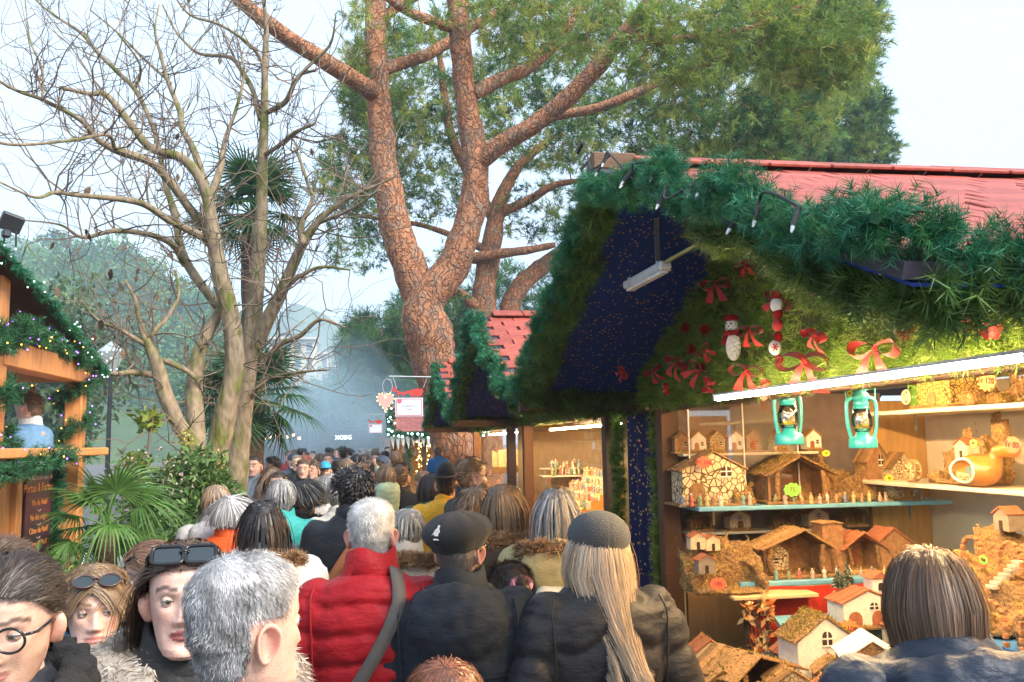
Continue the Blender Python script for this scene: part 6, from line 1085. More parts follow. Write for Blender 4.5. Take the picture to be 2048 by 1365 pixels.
def backpack(c_, s, mat, name='backpack'):
    def fn(Q): q = np.abs(Q - A(c_)) - A(s) / 2 + .04; return np.linalg.norm(np.maximum(q, 0), axis=1) + np.minimum(q.max(1), 0) - .04 + .004 * snoise(Q, 20, 2)
    return sdfpart(fn, A(c_) - A(s) * .75, A(c_) + A(s) * .75, .016, mat, name, head=False)
def boucle(R0, r0, z0, mat):
    def fn(Q): x = Q - A([0, -.012, z0]); return np.hypot(np.hypot(x[:, 0] / 1.08, x[:, 1]) - R0, x[:, 2] * .62 + .22 * x[:, 1]) - r0 + .006 * snoise(Q, 75, 3, 2) + .004 * snoise(Q, 30, 4, 2)
    return sdfpart(fn, (-.24, -.24, z0 - .16), (.24, .22, z0 + .16), .006, mat, 'fleece_collar', head=False)
def furcollar(cols, n=700, nl=.02, tl=.03, z=1.47, rr=.12, core=.04, name='collar', h=.05):
    def g(c):
        for dz in (0, h):
            t = np.linspace(0, 2 * np.pi, 30); P = np.c_[rr * np.cos(t) * 1.08, rr * np.sin(t) - .01, z + dz + 0 * t - .03 * np.sin(t)] * c['k']; garland(P, n, tl, 26, nl, .0035, cols, .1, core=core * c['k']).build(name, [MATS.get('fur') or leafmat('fur', .8, .15, .1)], c['r'])
    return g
leafmat('fur', .8, .15, .1)
plaid = M('blue_check_cloth', (.03, .12, .24), .8, .1, 10, .2); t_ = plaid.node_tree; ck = t_.nodes.new('ShaderNodeTexVoronoi'); ck.inputs['Scale'].default_value = 95; ck.inputs['Randomness'].default_value = 0
_h = [n for n in t_.nodes if n.type == 'HUE_SAT'][0]; _c = [n for n in t_.nodes if n.type == 'TEX_COORD'][0]; t_.links.new(_c.outputs['Object'], ck.inputs['Vector']); _l = t_.nodes.new('ShaderNodeMath'); _l.operation = 'LESS_THAN'; _l.inputs[1].default_value = .35; t_.links.new(ck.outputs['Distance'], _l.inputs[0]); _m = t_.nodes.new('ShaderNodeMix'); _m.data_type = 'RGBA'; t_.links.new(_l.outputs[0], _m.inputs[0]); t_.links.new(_h.outputs[0], _m.inputs[6]); _m.inputs[7].default_value = (.16, .42, .62, 1); t_.links.new(_m.outputs[2], t_.nodes['Principled BSDF'].inputs['Base Color'])
denim = M('denim', (.12, .26, .44), .85, .2, 12, .3, 150)
# ---- foreground
person('man with black round glasses, dark hair and a black fleece collar', 34, 1118, 1.92, 181, skin=(.68, .43, .33), hair=dict(MEN, line=-.002, L=.042, n=7000, w=.0019, flow='back', lift=.06, v0=.02, v1=.08, cap=.009, clump=260, mess=.1), hcol=DBR, jacket=(.02, .022, .028), stubble=(.16, .10, .08), brow=(.04, .025, .02), gaze=(.3, 1, -.35), pose='down', collar=False, rough=.35, hpitch=-.16, bw=.88,
       extra=multi(glasses(blackplastic, lens_clear, .0, .104, rx=.0255, rz=.0225, th=.0026), boucle(.100, .036, 1.49, M('black_boucle', (.016, .016, .018), .95, .3, 60, .6, 200))), lid=(.5, .29, .22))
person('woman with sunglasses pushed up in light brown hair, blue checked jacket', 192, 1136, 2.75, 197, skin=(.68, .43, .34), hair=dict(OLDW, L=.10, n=5000, w=.0025, flow='part', line=-.016, lift=.1), hcol=(.24, .15, .08), jmat=plaid, brow=(.16, .09, .06), gaze=(-.55, 1, .05), pose='pocket', collar=.10, bw=.92, lip=(.45, .18, .16),
       extra=glasses(M('tortoise_frame', (.06, .03, .03), .25, .4, 90), lens_dark, .092, .094, rx=.028, rz=.02, pitch=.75))
person('woman in a beige fur coat with large black sunglasses on her head', 374, 1086, 2.14, 188, skin=(.70, .45, .37), hair=dict(LONG, flow='back', cut=-.30, lift=.02, v0=.01, v1=.05, line=-.004, narrow=.3, n=4000, w=.0025, cap=.008, k=9), hcol=(.13, .075, .045), jacket=(.02, .02, .022), brow=(.06, .035, .03), gaze=(-.15, 1, 0), pose='front', collar=.10, makeup=True, lip=(.22, .06, .055), bw=.95, hpitch=.04,
       extra=multi(glasses(blackplastic, lens_dark, .097, .086, rx=.031, rz=.021, th=.0045, sq=5, pitch=.65), None or (lambda c: None)))
person('balding grey haired man seen from behind, nearest in the crowd', 478, 1114, 1.62, -46, skin=(.66, .40, .31), hair=dict(SHORT, thin=.5, n=13000, w=.0012, L=.0085, lift=.03, mess=.12, streak=.9, capc=1.), hcol=(.29, .285, .29), jacket=(.03, .03, .035), pose='down', brow=(.3, .27, .25), collar=.05, bw=1.05, collar_m=M('white_fleece', (.75, .73, .70), .95, .1, 40, .5))
person('brown haired woman in profile behind the fur coated woman', 318, 1092, 3.3, 108, skin=(.56, .34, .26), hair=dict(OLDW, n=3600, w=.003, flow='back', L=.09, line=-.012), hcol=(.16, .085, .05), jacket=(.012, .02, .045), brow=(.1, .06, .05), pose='pocket', bw=.9, extra=glasses(blackplastic, lens_dark, .088, .080, rx=.028, rz=.019, pitch=.8))
person('person at the left edge with only forehead and sunglasses showing', 6, 1086, 2.9, 175, skin=FAIR, hair=dict(MEN, line=.01), hcol=BRN, jacket=(.06, .06, .07), brow=(.1, .06, .05), extra=glasses(M('clear_frame', (.3, .35, .4), .2), lens_dark, .075, .092, pitch=.9))
def fringe(cols, n=2400):
    """fur coat: short fur over the whole jacket"""
    def g(c):
        jo = [o for o in c['r'].children if o.name.startswith('jacket')][0]; me = jo.data; k = len(me.vertices); co = np.zeros(k * 3); me.vertices.foreach_get('co', co); co = co.reshape(-1, 3); no = np.zeros(k * 3); me.vertices.foreach_get('normal', no); no = no.reshape(-1, 3)
        i = rng.integers(0, k, n); i = i[co[i, 2] > .9]; P = co[i] + rng.normal(0, .006, (len(i), 3)); d = unit(no[i] * .55 + A([0, 0, -.75]) + rng.normal(0, .3, (len(i), 3)) + .5 * np.stack([snoise(P, 14, 1), snoise(P, 14, 2), 0 * P[:, 0]], 1)) * rng.uniform(.018, .035, (len(i), 1)); v, f = needles(P, d, np.full(len(i), .0045)); m = MB(); m.add(v, f, 0, np.repeat(pal(len(i), cols, .15), 3, 0)); worn(c, m, 'coat_fur', [MATS['fur']], smooth=False)
    return g
# the fur coat itself, worn open over the black jumper
fc = [o for o in COL.objects if o.get('label', '').startswith('woman in a beige fur coat')][0]
def coat(r):
    k = 1.0
    def fn(Q):
        e = sd_loft(Q, A(TORSO) * A([1, 1.14, 1.2, 1]))
        for a, b, c in arms('front', .98): e = smin(e, smin(sd_cone(Q, a, b, .105, .09), sd_cone(Q, b, c, .09, .075), .03), .06)
        t = np.hypot(np.hypot(Q[:, 0] / 1.12, Q[:, 1] + .015) - .15, (Q[:, 2] - 1.465 + .30 * Q[:, 1]) * .75) - .066; e = smin(e, t, .05)
        return np.maximum(e, -np.maximum(np.maximum(np.abs(Q[:, 0]) - .058 - .03 * (1.55 - Q[:, 2]) * 0, .02 - Q[:, 1]), .9 - Q[:, 2]))
    v, f = nets(fn, (-.5, -.36, .7), (.5, .45, 1.68), .013); n = vnormals(v, f); v = v + n * (.009 * snoise(v, 13, 7))[:, None]; m = MB(); m.add(v, f); o = m.build('jacket_coat', [M('beige_fur_base', (.38, .33, .29), .95, .15, 30, .4)], r, True); o.name = 'fur_coat'
    cols = [(.46, .41, .36), (.36, .31, .27), (.55, .50, .45)]; i = rng.integers(0, len(v), 52000); P = v[i] + rng.normal(0, .004, (len(i), 3)); d = unit(n[i] * .5 + A([0, 0, -.7]) + rng.normal(0, .25, (len(i), 3)) + .55 * np.stack([snoise(P, 12, 1), snoise(P, 12, 2), 0 * P[:, 0]], 1)) * rng.uniform(.016, .032, (len(i), 1)); q, f = needles(P, d, np.full(len(i), .0035)); m = MB(); m.add(q, f, 0, np.repeat(pal(len(i), cols, .2), 3, 0)); m.build('fur', [MATS['fur']], o)
coat(fc)
# ---- the row with their backs to the camera
person('grey haired man in a red quilted down jacket with a dark bag strap', 742, 1001, 3.3, -6, skin=(.62, .34, .27), hair=dict(SHORT, n=9000, w=.0015, L=.009, lift=.04, thin=.7, streak=.6, capc=1.), hcol=(.50, .49, .48), jacket=(.34, .008, .014), quilt=.017, qs=.095, wr=.004, pose='down', bw=1.03, bd=1.08, collar=.11, rough=.5, extra=multi(seams(ARMHOLE(-1, 1.03), ARMHOLE(1, 1.03)), strap([(.06, -.05, 1.50), (.09, -.10, 1.42), (.05, -.15, 1.30), (-.04, -.16, 1.15), (-.14, -.13, 1.0), (-.19, -.05, .9)], .045, grey_web)))
person('man in a black hooded jacket and a black beret with a small white emblem', 918, 1021, 3.2, -10, skin=(.55, .33, .26), hair=dict(SHORT, line=-.0, L=.02), hcol=(.12, .11, .11), jacket=(.018, .023, .033), pose='down', bw=1.10, bd=1.12, hood=True, collar=.10, hatgap=.022, rough=.7, wr=.006, extra=multi(seams(ARMHOLE(-1, 1.1), ARMHOLE(1, 1.1), YOKE), hat(beret_f, felt_black, 'beret', .0055), logo, glasses(blackplastic, lens_clear, -.002, .104, rx=.024, rz=.016)), hturn=-.25)
person('woman in a grey flat cap with long blond hair and black wavy quilted jacket', 1195, 1020, 3.1, 4, skin=FAIR, hair=dict(LONG, cut=-.34, n=4500, w=.0025, k=10, v0=.02, v1=.09, line=-.01, lift=.05, streak=.8, narrow=.55, nx=.03, clump=90, cl=.7), hcol=(.55, .42, .30), jacket=(.024, .025, .030), quilt=.022, qs=.15, wave=.035, pose='pocket', bw=1.1, bd=1.12, collar=.10, hatgap=.02, rough=.48, extra=multi(seams(ARMHOLE(-1, 1.1), ARMHOLE(1, 1.1)), hat(cap8_f, tweed, 'flat_cap', .0055)))
person('woman with a brown bob in a dark blue coat at the right edge', 1882, 1116, 1.82, -8, skin=FAIR, hair=dict(BOB, cut=-.075, n=7500, w=.0025, k=9, v0=.05, v1=.2, mess=.03, streak=.8, clump=260, cl=.45), hcol=(.13, .068, .036), jacket=(.020, .030, .052), pose='front', bw=1.08, bd=1.05, collar=.06, hood=True, rough=.4, wr=.006, hturn=-.1, hpitch=-.25, hdrop=.055, extra=strap([(.13, -.04, 1.46), (.15, -.12, 1.36), (.14, -.15, 1.2), (.13, -.15, 1.0)], .05, M('blue_webbing', (.08, .12, .18), .7, .1, 60, .2)))
person('reddish brown haired head at the bottom edge in front of the beret man', 890, 1337, 2.0, 0, hair=dict(OLDW, n=5000, w=.0026), hcol=RED, jacket=(.1, .06, .05), skin=FAIR)
person('small girl with dark ponytail and a pink hair tie', 1024, 1132, 3.75, 20, skin=FAIR, hair=dict(MEN, flow='back', n=2600, bun=(0, -.11, .02, .035)), hcol=DBR, jacket=(.05, .04, .05), extra=lambda c: worn(c, MB().addt(tube(hp(c, [(.045 * math.cos(t), -.10 + .01 * math.sin(t), .045 + .03 * math.sin(t)) for t in np.linspace(0, 6.28, 16)]), .012, 8)), 'hair_tie', [M('pink_tie', (.6, .25, .45), .8, .3, 60)]))
# ---- second row
person('grey bobbed woman in a pale olive parka with tan fur hood', 1112, 981, 4.25, -12, skin=FAIR, hair=dict(BOB, cut=-.10, n=3800, w=.004), hcol=(.30, .29, .29), jacket=(.40, .34, .17), hood=True, fur=FURT, pose='front', bw=1.1, bd=1.1, hem=.6, extra=multi(backpack((.03, -.20, 1.16), (.26, .13, .36), M('cream_backpack', (.55, .52, .46), .8, .15, 9, col2=(.12, .35, .30), thr=.62)), strap([(-.14, .06, 1.44), (-.13, -.06, 1.47), (-.12, -.14, 1.36), (-.1, -.17, 1.2)], .05, grey_web)))
person('woman in a brown parka with fur hood turning to the figurine stall', 1008, 973, 4.55, -22, skin=FAIR, hair=dict(BOB, cut=-.09, n=3200, w=.0045), hcol=(.20, .13, .08), jacket=(.07, .042, .025), hood=True, fur=FURT, pose=('down', 'reach'), bw=1.08, hturn=-.5, extra=strap([(-.12, .03, 1.46), (-.10, -.10, 1.42), (.02, -.15, 1.28), (.14, -.13, 1.12), (.19, -.04, 1.0)], .055, tan_leather))
person('grey haired woman with a white scarf collar behind the red jacket', 815, 1023, 5.0, -5, skin=FAIR, hair=dict(OLDW, n=3400), hcol=(.38, .36, .33), jacket=(.62, .58, .52), quilt=.012, pose='pocket', collar=.11, fur=FURT)
person('woman with dark twisted hair, dark coat and a wide tan bag strap', 704, 948, 5.4, -4, skin=DARK, hair=dict(L=.055, n=4600, w=.007, grav=.12, mess=.25, v0=.10, v1=.24, k=8, cap=.024, lift=.3, capc=.7, curl=.007, clump=240, cl=.6, overear=True), hcol=(.020, .017, .018), jacket=(.012, .016, .022), hturn=.75, pose='front', collar=.10, bw=1.08, rough=.6, extra=strap([(.10, .0, 1.47), (.08, -.10, 1.44), (-.02, -.15, 1.3), (-.13, -.14, 1.12), (-.2, -.06, .95), (-.21, .02, .9)], .07, tan_leather))
person('woman with long dark braids in a white puffer with brown fur hood', 526, 1008, 4.55, 8, skin=DARK, hair=dict(L=.3, cut=-.20, n=2600, w=.006, grav=.4, mess=.05, v0=.05, v1=.16, k=9, cap=.012, lift=.1, clump=150, cl=.85), hcol=(.018, .014, .015), jacket=(.66, .68, .70), quilt=.016, qs=.08, hood=True, fur=FURT, pose='pocket', bw=1.22, bd=1.15, rough=.5, extra=backpack((-.02, -.17, 1.22), (.18, .07, .12), M('paper_bag', (.42, .27, .16), .8, .15)))
person('man in a dark coat with tousled light brown hair, in profile at the stall', 940, 919, 6.3, -68, skin=TAN, hair=dict(MEN, n=3000, L=.045, lift=.35), hcol=(.22, .13, .07), jacket=(.012, .016, .024), pose='front', collar=.10, bw=1.05, stubble=(.3, .19, .13), brow=(.15, .09, .05), extra=glasses(M('thin_wire', (.2, .15, .1), .3, metal=1), lens_clear, .0, .104, th=.0018))
person('person in a bright yellow rain jacket and black brimmed hat', 893, 925, 6.9, -15, skin=FAIR, hair=dict(SHORT), hcol=DBR, jacket=(.72, .36, .015), hood=True, pose='front', hatgap=.05, bw=1.1, extra=hat(brim_f, felt_black, 'brimmed_hat', .009), rough=.5)
person('curly light brown haired woman beside the brown parka', 955, 977, 5.35, -20, skin=FAIR, hair=CURLY, hcol=(.24, .14, .07), jacket=(.10, .07, .05), pose='front')
person('grey haired woman in a teal hooded jacket with a small grey backpack', 563, 963, 6.4, 6, skin=FAIR, hair=dict(OLDW), hcol=(.30, .29, .28), jacket=(.03, .30, .29), quilt=.012, qs=.09, hood=True, pose='front', bw=1.08, extra=multi(backpack((-.02, -.21, 1.22), (.24, .11, .30), M('slate_backpack', (.06, .085, .11), .6, .1)), strap([(-.13, -.02, 1.45), (-.12, -.14, 1.38)], .03, grey_web)))
person('black haired person in a dark coat with black fur collar beside the teal jacket', 605, 966, 6.9, -30, skin=FAIR, hair=dict(OLDW, cut=-.04), hcol=BLK, jacket=(.016, .016, .02), fur=FURD, pose='front', hturn=-.4)
person('woman with blond streaked short hair in a pale grey jacket by the bench', 432, 975, 6.5, 5, skin=FAIR, hair=dict(OLDW), hcol=(.34, .23, .15), jacket=(.50, .46, .47), hood=True, pose='front')
person('grey haired woman in an orange puffer with a navy rucksack', 458, 998, 6.05, -8, skin=FAIR, hair=dict(OLDW, cut=-.04), hcol=(.36, .35, .35), jacket=(.66, .09, .015), quilt=.016, qs=.085, pose='front', bw=1.1, extra=backpack((-.02, -.19, 1.08), (.24, .12, .30), M('navy_rucksack', (.03, .035, .10), .7, .1)))
person('grey haired woman in a cream puffer with hood, left of the twisted hair', 662, 950, 7.4, 12, skin=FAIR, hair=dict(BOB, cut=-.08), hcol=(.34, .32, .30), jacket=(.52, .47, .42), quilt=.014, qs=.09, hood=True, pose='front', hturn=-.5, bw=1.08)
person('person with short grey brown hair between the cream puffer and dark coat', 682, 958, 6.6, 5, skin=FAIR, hair=dict(OLDW), hcol=(.33, .30, .27), jacket=(.45, .42, .38), quilt=.012, pose='down')
person('toddler in a sage green quilted jacket carried in someone\'s arms', 775, 932, 7.9, 62, H=.98, floor=.0, skin=FAIR, hair=dict(BOB, cut=-.06, n=2200), hcol=(.16, .10, .06), jacket=(.26, .36, .27), quilt=.012, qs=.07, pose=('carry', 'up'), bw=1.15, bd=1.2, hem=.65, brow=(.1, .06, .04))
person('adult in a dark coat carrying the toddler', 800, 930, 8.25, -10, H=1.76, skin=FAIR, hair=dict(MEN), hcol=(.15, .10, .07), jacket=(.016, .018, .026), pose=('carry', 'down'))
person('dark haired person in a dark green hooded coat', 862, 950, 7.6, 4, skin=FAIR, hair=dict(BOB, cut=-.08), hcol=(.03, .02, .02), jacket=(.05, .085, .05), hood=True, pose='front')
person('light haired boy with a brown fur trimmed hood', 848, 944, 8.6, 25, skin=FAIR, hair=dict(SHORT), hcol=(.28, .17, .09), jacket=(.04, .045, .06), fur=FURT, hood=True)
person('man with brown hair facing the camera behind the twisted hair woman', 716, 929, 9.2, 175, skin=FAIR, hair=dict(MEN), hcol=(.14, .09, .06), jacket=(.15, .15, .17), brow=(.1, .07, .05), stubble=(.3, .2, .16))
# ---- middle distance
mid = [('man in a black padded jacket facing the camera in the crowd', 607, 921, 12., 178, dict(MEN), (.10, .06, .04), (.03, .03, .033), dict(quilt=.012, brow=(.08, .05, .04))),
 ('man in a blue cap and blue black jacket facing the camera', 650, 922, 12.6, 184, dict(SHORT), DBR, (.01, .14, .30), dict(extra=hat(ballcap_f, M('blue_cap', (.02, .28, .5), .7), 'cap', .012), hatgap=.02)),
 ('person holding a phone up beside the man in the blue cap', 628, 924, 12.4, 150, dict(MEN), BRN, (.14, .13, .12), dict(pose='front')),
 ('man in a grey sweatshirt and blue jeans standing by the palm trunk', 511, 913, 11.2, 160, dict(SHORT), DBR, (.15, .19, .24), dict(trousers=(.03, .11, .26), pose=('down', 'carry'), stubble=(.2, .13, .1))),
 ('person in an olive green jacket seen from behind beside the palm trunk', 462, 920, 11.6, -15, dict(SHORT), (.4, .38, .36), (.07, .085, .035), dict(bw=1.12)),
 ('woman with long brown hair in a beige coat left of the crowd', 546, 936, 10.4, 150, dict(BOB, cut=-.2), (.12, .07, .04), (.38, .31, .27), {}),
 ('man in dark clothing walking left behind the beige coat', 547, 915, 13.2, 70, dict(MEN), DBR, (.03, .035, .05), {}),
 ('short dark haired man just behind the teal jacket', 558, 946, 8.8, 165, dict(SHORT), DBR, (.05, .05, .06), {}),
 ('man in a dark cap looking at the stalls', 765, 912, 10.6, -20, dict(SHORT), DBR, (.04, .045, .06), dict(extra=hat(beanie_f, M('dark_blue_cap', (.03, .045, .08), .8), 'cap', .012), hatgap=.015)),
 ('brown haired man behind the toddler facing left', 757, 926, 9.8, 40, dict(MEN), BRN, (.16, .15, .15), {}),
 ('woman with light hair and a pale hair clip in a dark coat', 742, 921, 11.8, 5, dict(BOB, cut=-.1), LBR, (.035, .04, .04), dict(hood=True)),
 ('person in a bright blue jacket in the middle of the crowd', 728, 910, 15.2, 0, dict(OLDW), DBR, (.01, .12, .42), {}),
 ('tall man in a navy coat standing out above the crowd', 686, 895, 17.5, 20, dict(MEN), DBR, (.03, .045, .08), {}),
 ('light brown haired person in a grey coat in mid crowd', 693, 920, 12.2, 10, dict(OLDW), (.2, .14, .1), (.06, .06, .07), {}),
 ('person with short hair in a black coat left of the light haired one', 676, 921, 13.6, 0, dict(OLDW), DBR, (.025, .025, .03), {}),
 ('man in a black coat and shaved head facing the camera', 594, 911, 14.2, 180, dict(SHORT, L=.008), (.2, .15, .12), (.02, .02, .022), {}),
 ('red haired woman facing the camera at the back left', 610, 911, 15.5, 180, dict(BOB, cut=-.1), (.22, .05, .03), (.05, .04, .04), {}),
 ('man in a navy beanie at the back left of the crowd', 587, 906, 15., 175, dict(SHORT), DBR, (.05, .07, .11), dict(extra=hat(beanie_f, M('navy_beanie', (.02, .03, .06), .9), 'beanie', .012), hatgap=.015)),
 ('person raising an arm in a green sleeve near the far stall', 790, 905, 15.5, 10, dict(OLDW), LBR, (.08, .10, .05), dict(pose=('down', 'up'))),
 ('fair haired person at the back beside the blue jacket', 752, 906, 16.5, 170, dict(MEN), BRN, (.08, .07, .08), {}),
 ('dark haired person just left of the blue jacket', 712, 909, 16.2, 0, dict(BOB, cut=-.05), BLK, (.06, .04, .04), {}),
 ('bearded man at the back facing the camera', 656, 908, 17., 180, dict(MEN), BRN, (.14, .11, .09), dict(stubble=(.08, .05, .04))),
 ('person in a dark hood at the back near the signs', 770, 904, 18.5, 5, dict(OLDW), BLK, (.02, .025, .04), dict(hood=True)),
 ('person with a ponytail and dark jacket far down the lane', 640, 908, 18.5, 0, dict(BOB, cut=-.1), BRN, (.05, .05, .08), {})]
for lb, px, py, d, fc_, hr, hcl, jc, kw in mid: person(lb, px, py, d, fc_, skin=FAIR if rng.random() < .7 else TAN, hair=hr, hcol=hcl, jacket=jc, **kw)
person('child in a bright blue jacket lifted up at the glowing far stall', 876, 896, 14.6, -15, H=1.15, skin=FAIR, hair=dict(SHORT), hcol=BRN, jacket=(.01, .09, .32), pose='front')
cols = [(.04, .04, .05), (.10, .09, .09), (.3, .28, .26), (.25, .03, .03), (.03, .06, .12), (.16, .12, .09), (.4, .36, .33)]
protos = []
def far_copy(src, base, rz, jm):
    def cp(o, par):
        c = o.copy(); COL.objects.link(c); c.parent = par
        if o.name.split('.')[0] in ('jacket', 'collar', 'hood'): c.material_slots[0].link = 'OBJECT'; c.material_slots[0].material = jm
        for q in o.children: cp(q, c)
        return c
    c = cp(src, None); c.location = base; c.rotation_euler[2] = rz; return c
for i in range(26):
    x = rng.uniform(560, 800); d = rng.uniform(21, 36); fa = [0, 180, 20, 160, 90][i % 5]; jc = cols[i % len(cols)]; y_ = 895 + rng.uniform(-3, 6) + 60 / d
    if i < 8: protos.append(person('distant visitor in the hazy far end of the crowd', x, y_, d, fa, skin=FAIR, hair=dict(OLDW if i % 2 else MEN, n=900), hcol=[DBR, BRN, BLK, LBR, GRY][i % 5], jacket=jc)); protos[-1]['group'] = 'distant visitors'
    else: far_copy(protos[i % 8], (atY(x, y_, d)[0], d, 0), math.radians(fa + rng.uniform(-20, 20)), M('far_jacket_%d' % (i % len(cols)), jc, .7))
# ------------------------------------------------------------------ planting bed, benches, hut on the left
m = MB(); m.addt(box((-5.3, 8.7, .2), (7.6, 8.0, .4))); tag(m.build('planting_bed', [M('bed_soil', (.05, .06, .025), .95, .4, 5, .6)]), kind='structure')
for i in range(10): m = MB(); m.addt(box((-1.44, 5.1 + .8 * i, .21), (.14, .785, .44), bev=.015)); tag(m.build('kerb', [M('kerb_stone', (.3, .29, .27), .9, .2, 12, .3, rnd=.1)]), kind='structure')
slat_m = M('bench_paint', (.27, .36, .38), .55, .1, 8, .1, rnd=.06)
def bench(lab, y0, y1):
    r = thing('bench', lab, 'bench', (-1.75, (y0 + y1) / 2, .4), group='grey green benches'); L = y1 - y0
    for k in range(3): m = MB(); m.addt(box((0, 0, 0), (.025, L, .085), bev=.006)); m.build('back_slat', [slat_m], r, loc=(-.05 - .03 * (k - 1), 0, .52 + .125 * k)).rotation_euler = (0, -.15, 0)
    for k in range(4): m = MB(); m.addt(box((0, 0, 0), (.085, L, .025), bev=.006)); m.build('seat_slat', [slat_m], r, loc=(.05 + .105 * k, 0, .43))
    for s in (-1, 1):
        m = MB(); m.addt(tube([(-.10, s * L * .4, .80), (-.02, s * L * .4, .42), (-.08, s * L * .4, 0)], .02, 8)); m.build('leg', [M('bench_iron', (.06, .07, .07), .5)], r); m = MB(); m.addt(tube([(-.02, s * L * .4, .405), (.38, s * L * .4, .405), (.40, s * L * .4, 0)], .02, 8)); m.build('leg', [M('bench_iron', (.06, .07, .07))], r)
bench('grey green slatted bench nearer the hut', 5.75, 7.55); bench('grey green slatted bench farther back by the orange jacket', 7.75, 9.4)
XK = -2.35
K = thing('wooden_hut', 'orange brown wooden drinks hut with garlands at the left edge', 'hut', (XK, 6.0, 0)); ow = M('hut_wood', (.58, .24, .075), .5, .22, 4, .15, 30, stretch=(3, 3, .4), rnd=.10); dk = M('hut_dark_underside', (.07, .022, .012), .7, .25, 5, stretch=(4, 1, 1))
def kb(c, s, nm, mt=None, rot=None, bev=.008): m = MB(); m.addt(box(c, s, rot, bev)); return bld(m, nm, [mt or ow], K)
kb((XK, 6.05, 1.95), (.14, .14, 2.3), 'post'); kb((XK, 7.72, 1.7), (.13, .13, 2.1), 'post'); kb((XK - 2.4, 7.72, 1.7), (.13, .13, 2.1), 'post'); kb((XK, 4.4, 1.95), (.14, .14, 2.3), 'post')
kb((XK - 1.2, 6.05, 3.02), (2.3, .16, .20), 'tie_beam'); kb((XK + .01, 6.95, 2.62), (.15, 1.8, .17), 'side_beam'); kb((XK - 1.2, 7.72, 2.62), (2.3, .13, .15), 'back_beam')
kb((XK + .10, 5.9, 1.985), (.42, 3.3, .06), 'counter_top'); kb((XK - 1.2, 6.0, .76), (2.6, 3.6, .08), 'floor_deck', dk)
for i in range(12): kb((XK + .02, 4.5 + .25 * i, 1.56), (.03, .235, .78), 'facade_plank')
for y in (6.42, 7.12): kb((XK + .05, y, 1.50), (.05, .09, .92), 'batten')
kb((XK - .25, 7.45, 1.55), (.04, .75, .72), 'recessed_panel', M('hut_brown_panel', (.28, .11, .055), .6, .15)); kb((XK + .03, 6.1, 1.13), (.06, 3.4, .13), 'skirt_board', M('hut_brown_panel', (.28, .11, .055)))
for y in (4.6, 6.0, 7.6):
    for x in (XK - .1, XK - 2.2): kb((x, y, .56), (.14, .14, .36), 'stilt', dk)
XR, zr, ze, yr, ye = -2.18, 3.28, 2.66, 5.25, 7.95
ya_, L_ = 2 * yr - ye, 0
for a, b in (((ye, ze), (yr, zr)), ((ya_, ze), (yr, zr))):
    p = [(XR, a[0], a[1]), (XR - 3.0, a[0], a[1]), (XR - 3.0, b[0], b[1]), (XR, b[0], b[1])]; p = p if b[0] > a[0] else p
    for i in range(12):
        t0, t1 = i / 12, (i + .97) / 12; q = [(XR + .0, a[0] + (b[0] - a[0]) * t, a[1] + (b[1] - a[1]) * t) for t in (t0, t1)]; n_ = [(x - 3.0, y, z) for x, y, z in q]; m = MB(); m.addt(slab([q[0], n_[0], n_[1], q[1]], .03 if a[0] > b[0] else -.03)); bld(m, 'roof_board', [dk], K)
kb((XR - .3, yr, zr + .06), (.6, .34, .06), 'ridge_cap')
m = MB(); m.addt(prism([(-.13, -.1), (.13, -.1), (.13, .1), (-.13, .1)], .05, (0, 0, 0))); 
fl_ = thing('floodlight', 'black square floodlight on the ridge of the wooden hut', 'lamp', atX(22, 455, XR - .05), .6); bm_ = M('black_metal', (.03, .035, .04), .45); m = MB(); m.addt(box((0, 0, .03), (.13, .05, .11), rotm(x=.5, y=.25), bev=.006)); m.build('housing', [bm_], fl_); m = MB(); m.addt(box((-.03, -.02, -.05), (.05, .05, .05), bev=.01)); m.build('driver_box', [bm_], fl_)
for s in (-1, 1): m = MB(); m.addt(tube([(s * .03, 0, -.02), (s * .035, .01, -.12)], .006, 6)); m.build('bracket', [bm_], fl_)
# menu board
r = thing('menu_board', 'dark red menu board with orange writing on the hut front', 'sign', (XK + .075, 6.75, 1.53), math.pi / 2); m = MB(); m.addt(box((0, 0, 0), (.50, .012, .66))); m.build('panel', [M('menu_panel', (.09, .014, .03), .5, .3, 3, col2=(.035, .02, .03), thr=.52)], r); mi = M('menu_ink', (.85, .32, .08), .6); mw = M('menu_white', (.6, .45, .4), .6)
for z, s, t, mt in ((.285, .05, 'Les incontournables de', mw), (.215, .085, 'Portus & Fortous', mi), (.115, .06, 'Vin du Noël', mi), (.015, .058, 'Vin des neiges', mi), (-.075, .058, 'Côtes du Noël', mi), (-.165, .055, 'Bières de Noël', mi), (-.255, .055, 'Cidre de Pâques', mi)): inst('lettering', textmesh(t, s, mt, ext=.001), r, (0, -.0085, z), (math.pi / 2, 0, 0))
for z in (.065, -.03, -.12, -.21): m = MB(); m.addt(tube([(x, -.008, z + 8 * x * x - .01) for x in np.linspace(-.035, .035, 7)], .003, 5)); m.build('flourish', [mw], r)
KG = [(.03, .13, .05), (.045, .17, .07), (.025, .10, .045), (.06, .19, .09)]
def kput(P, nt, lb, tl=.10, cols=KG, nl=.05, nw=.006): put(garland(P, nt, tl, 26, nl, nw, cols, .15), lb)
kput(wob((XR, ye, ze), (XR, yr, zr + .02), 16, .012), 420, 'green garland with white lights down the hut roof edge', .05, TEAL, .035, .005)
kput(wob((XR, yr, zr + .02), (XR, ya_ + 1., ze + .3), 10, .015), 250, 'green garland on the near side of the hut roof edge', .05, TEAL, .035, .005)
def spiral(c, z0, z1, rr, turns, n=60): t = np.linspace(0, 1, n); return np.c_[c[0] + rr * np.cos(t * turns * 6.28), c[1] + rr * np.sin(t * turns * 6.28), z0 + (z1 - z0) * t]
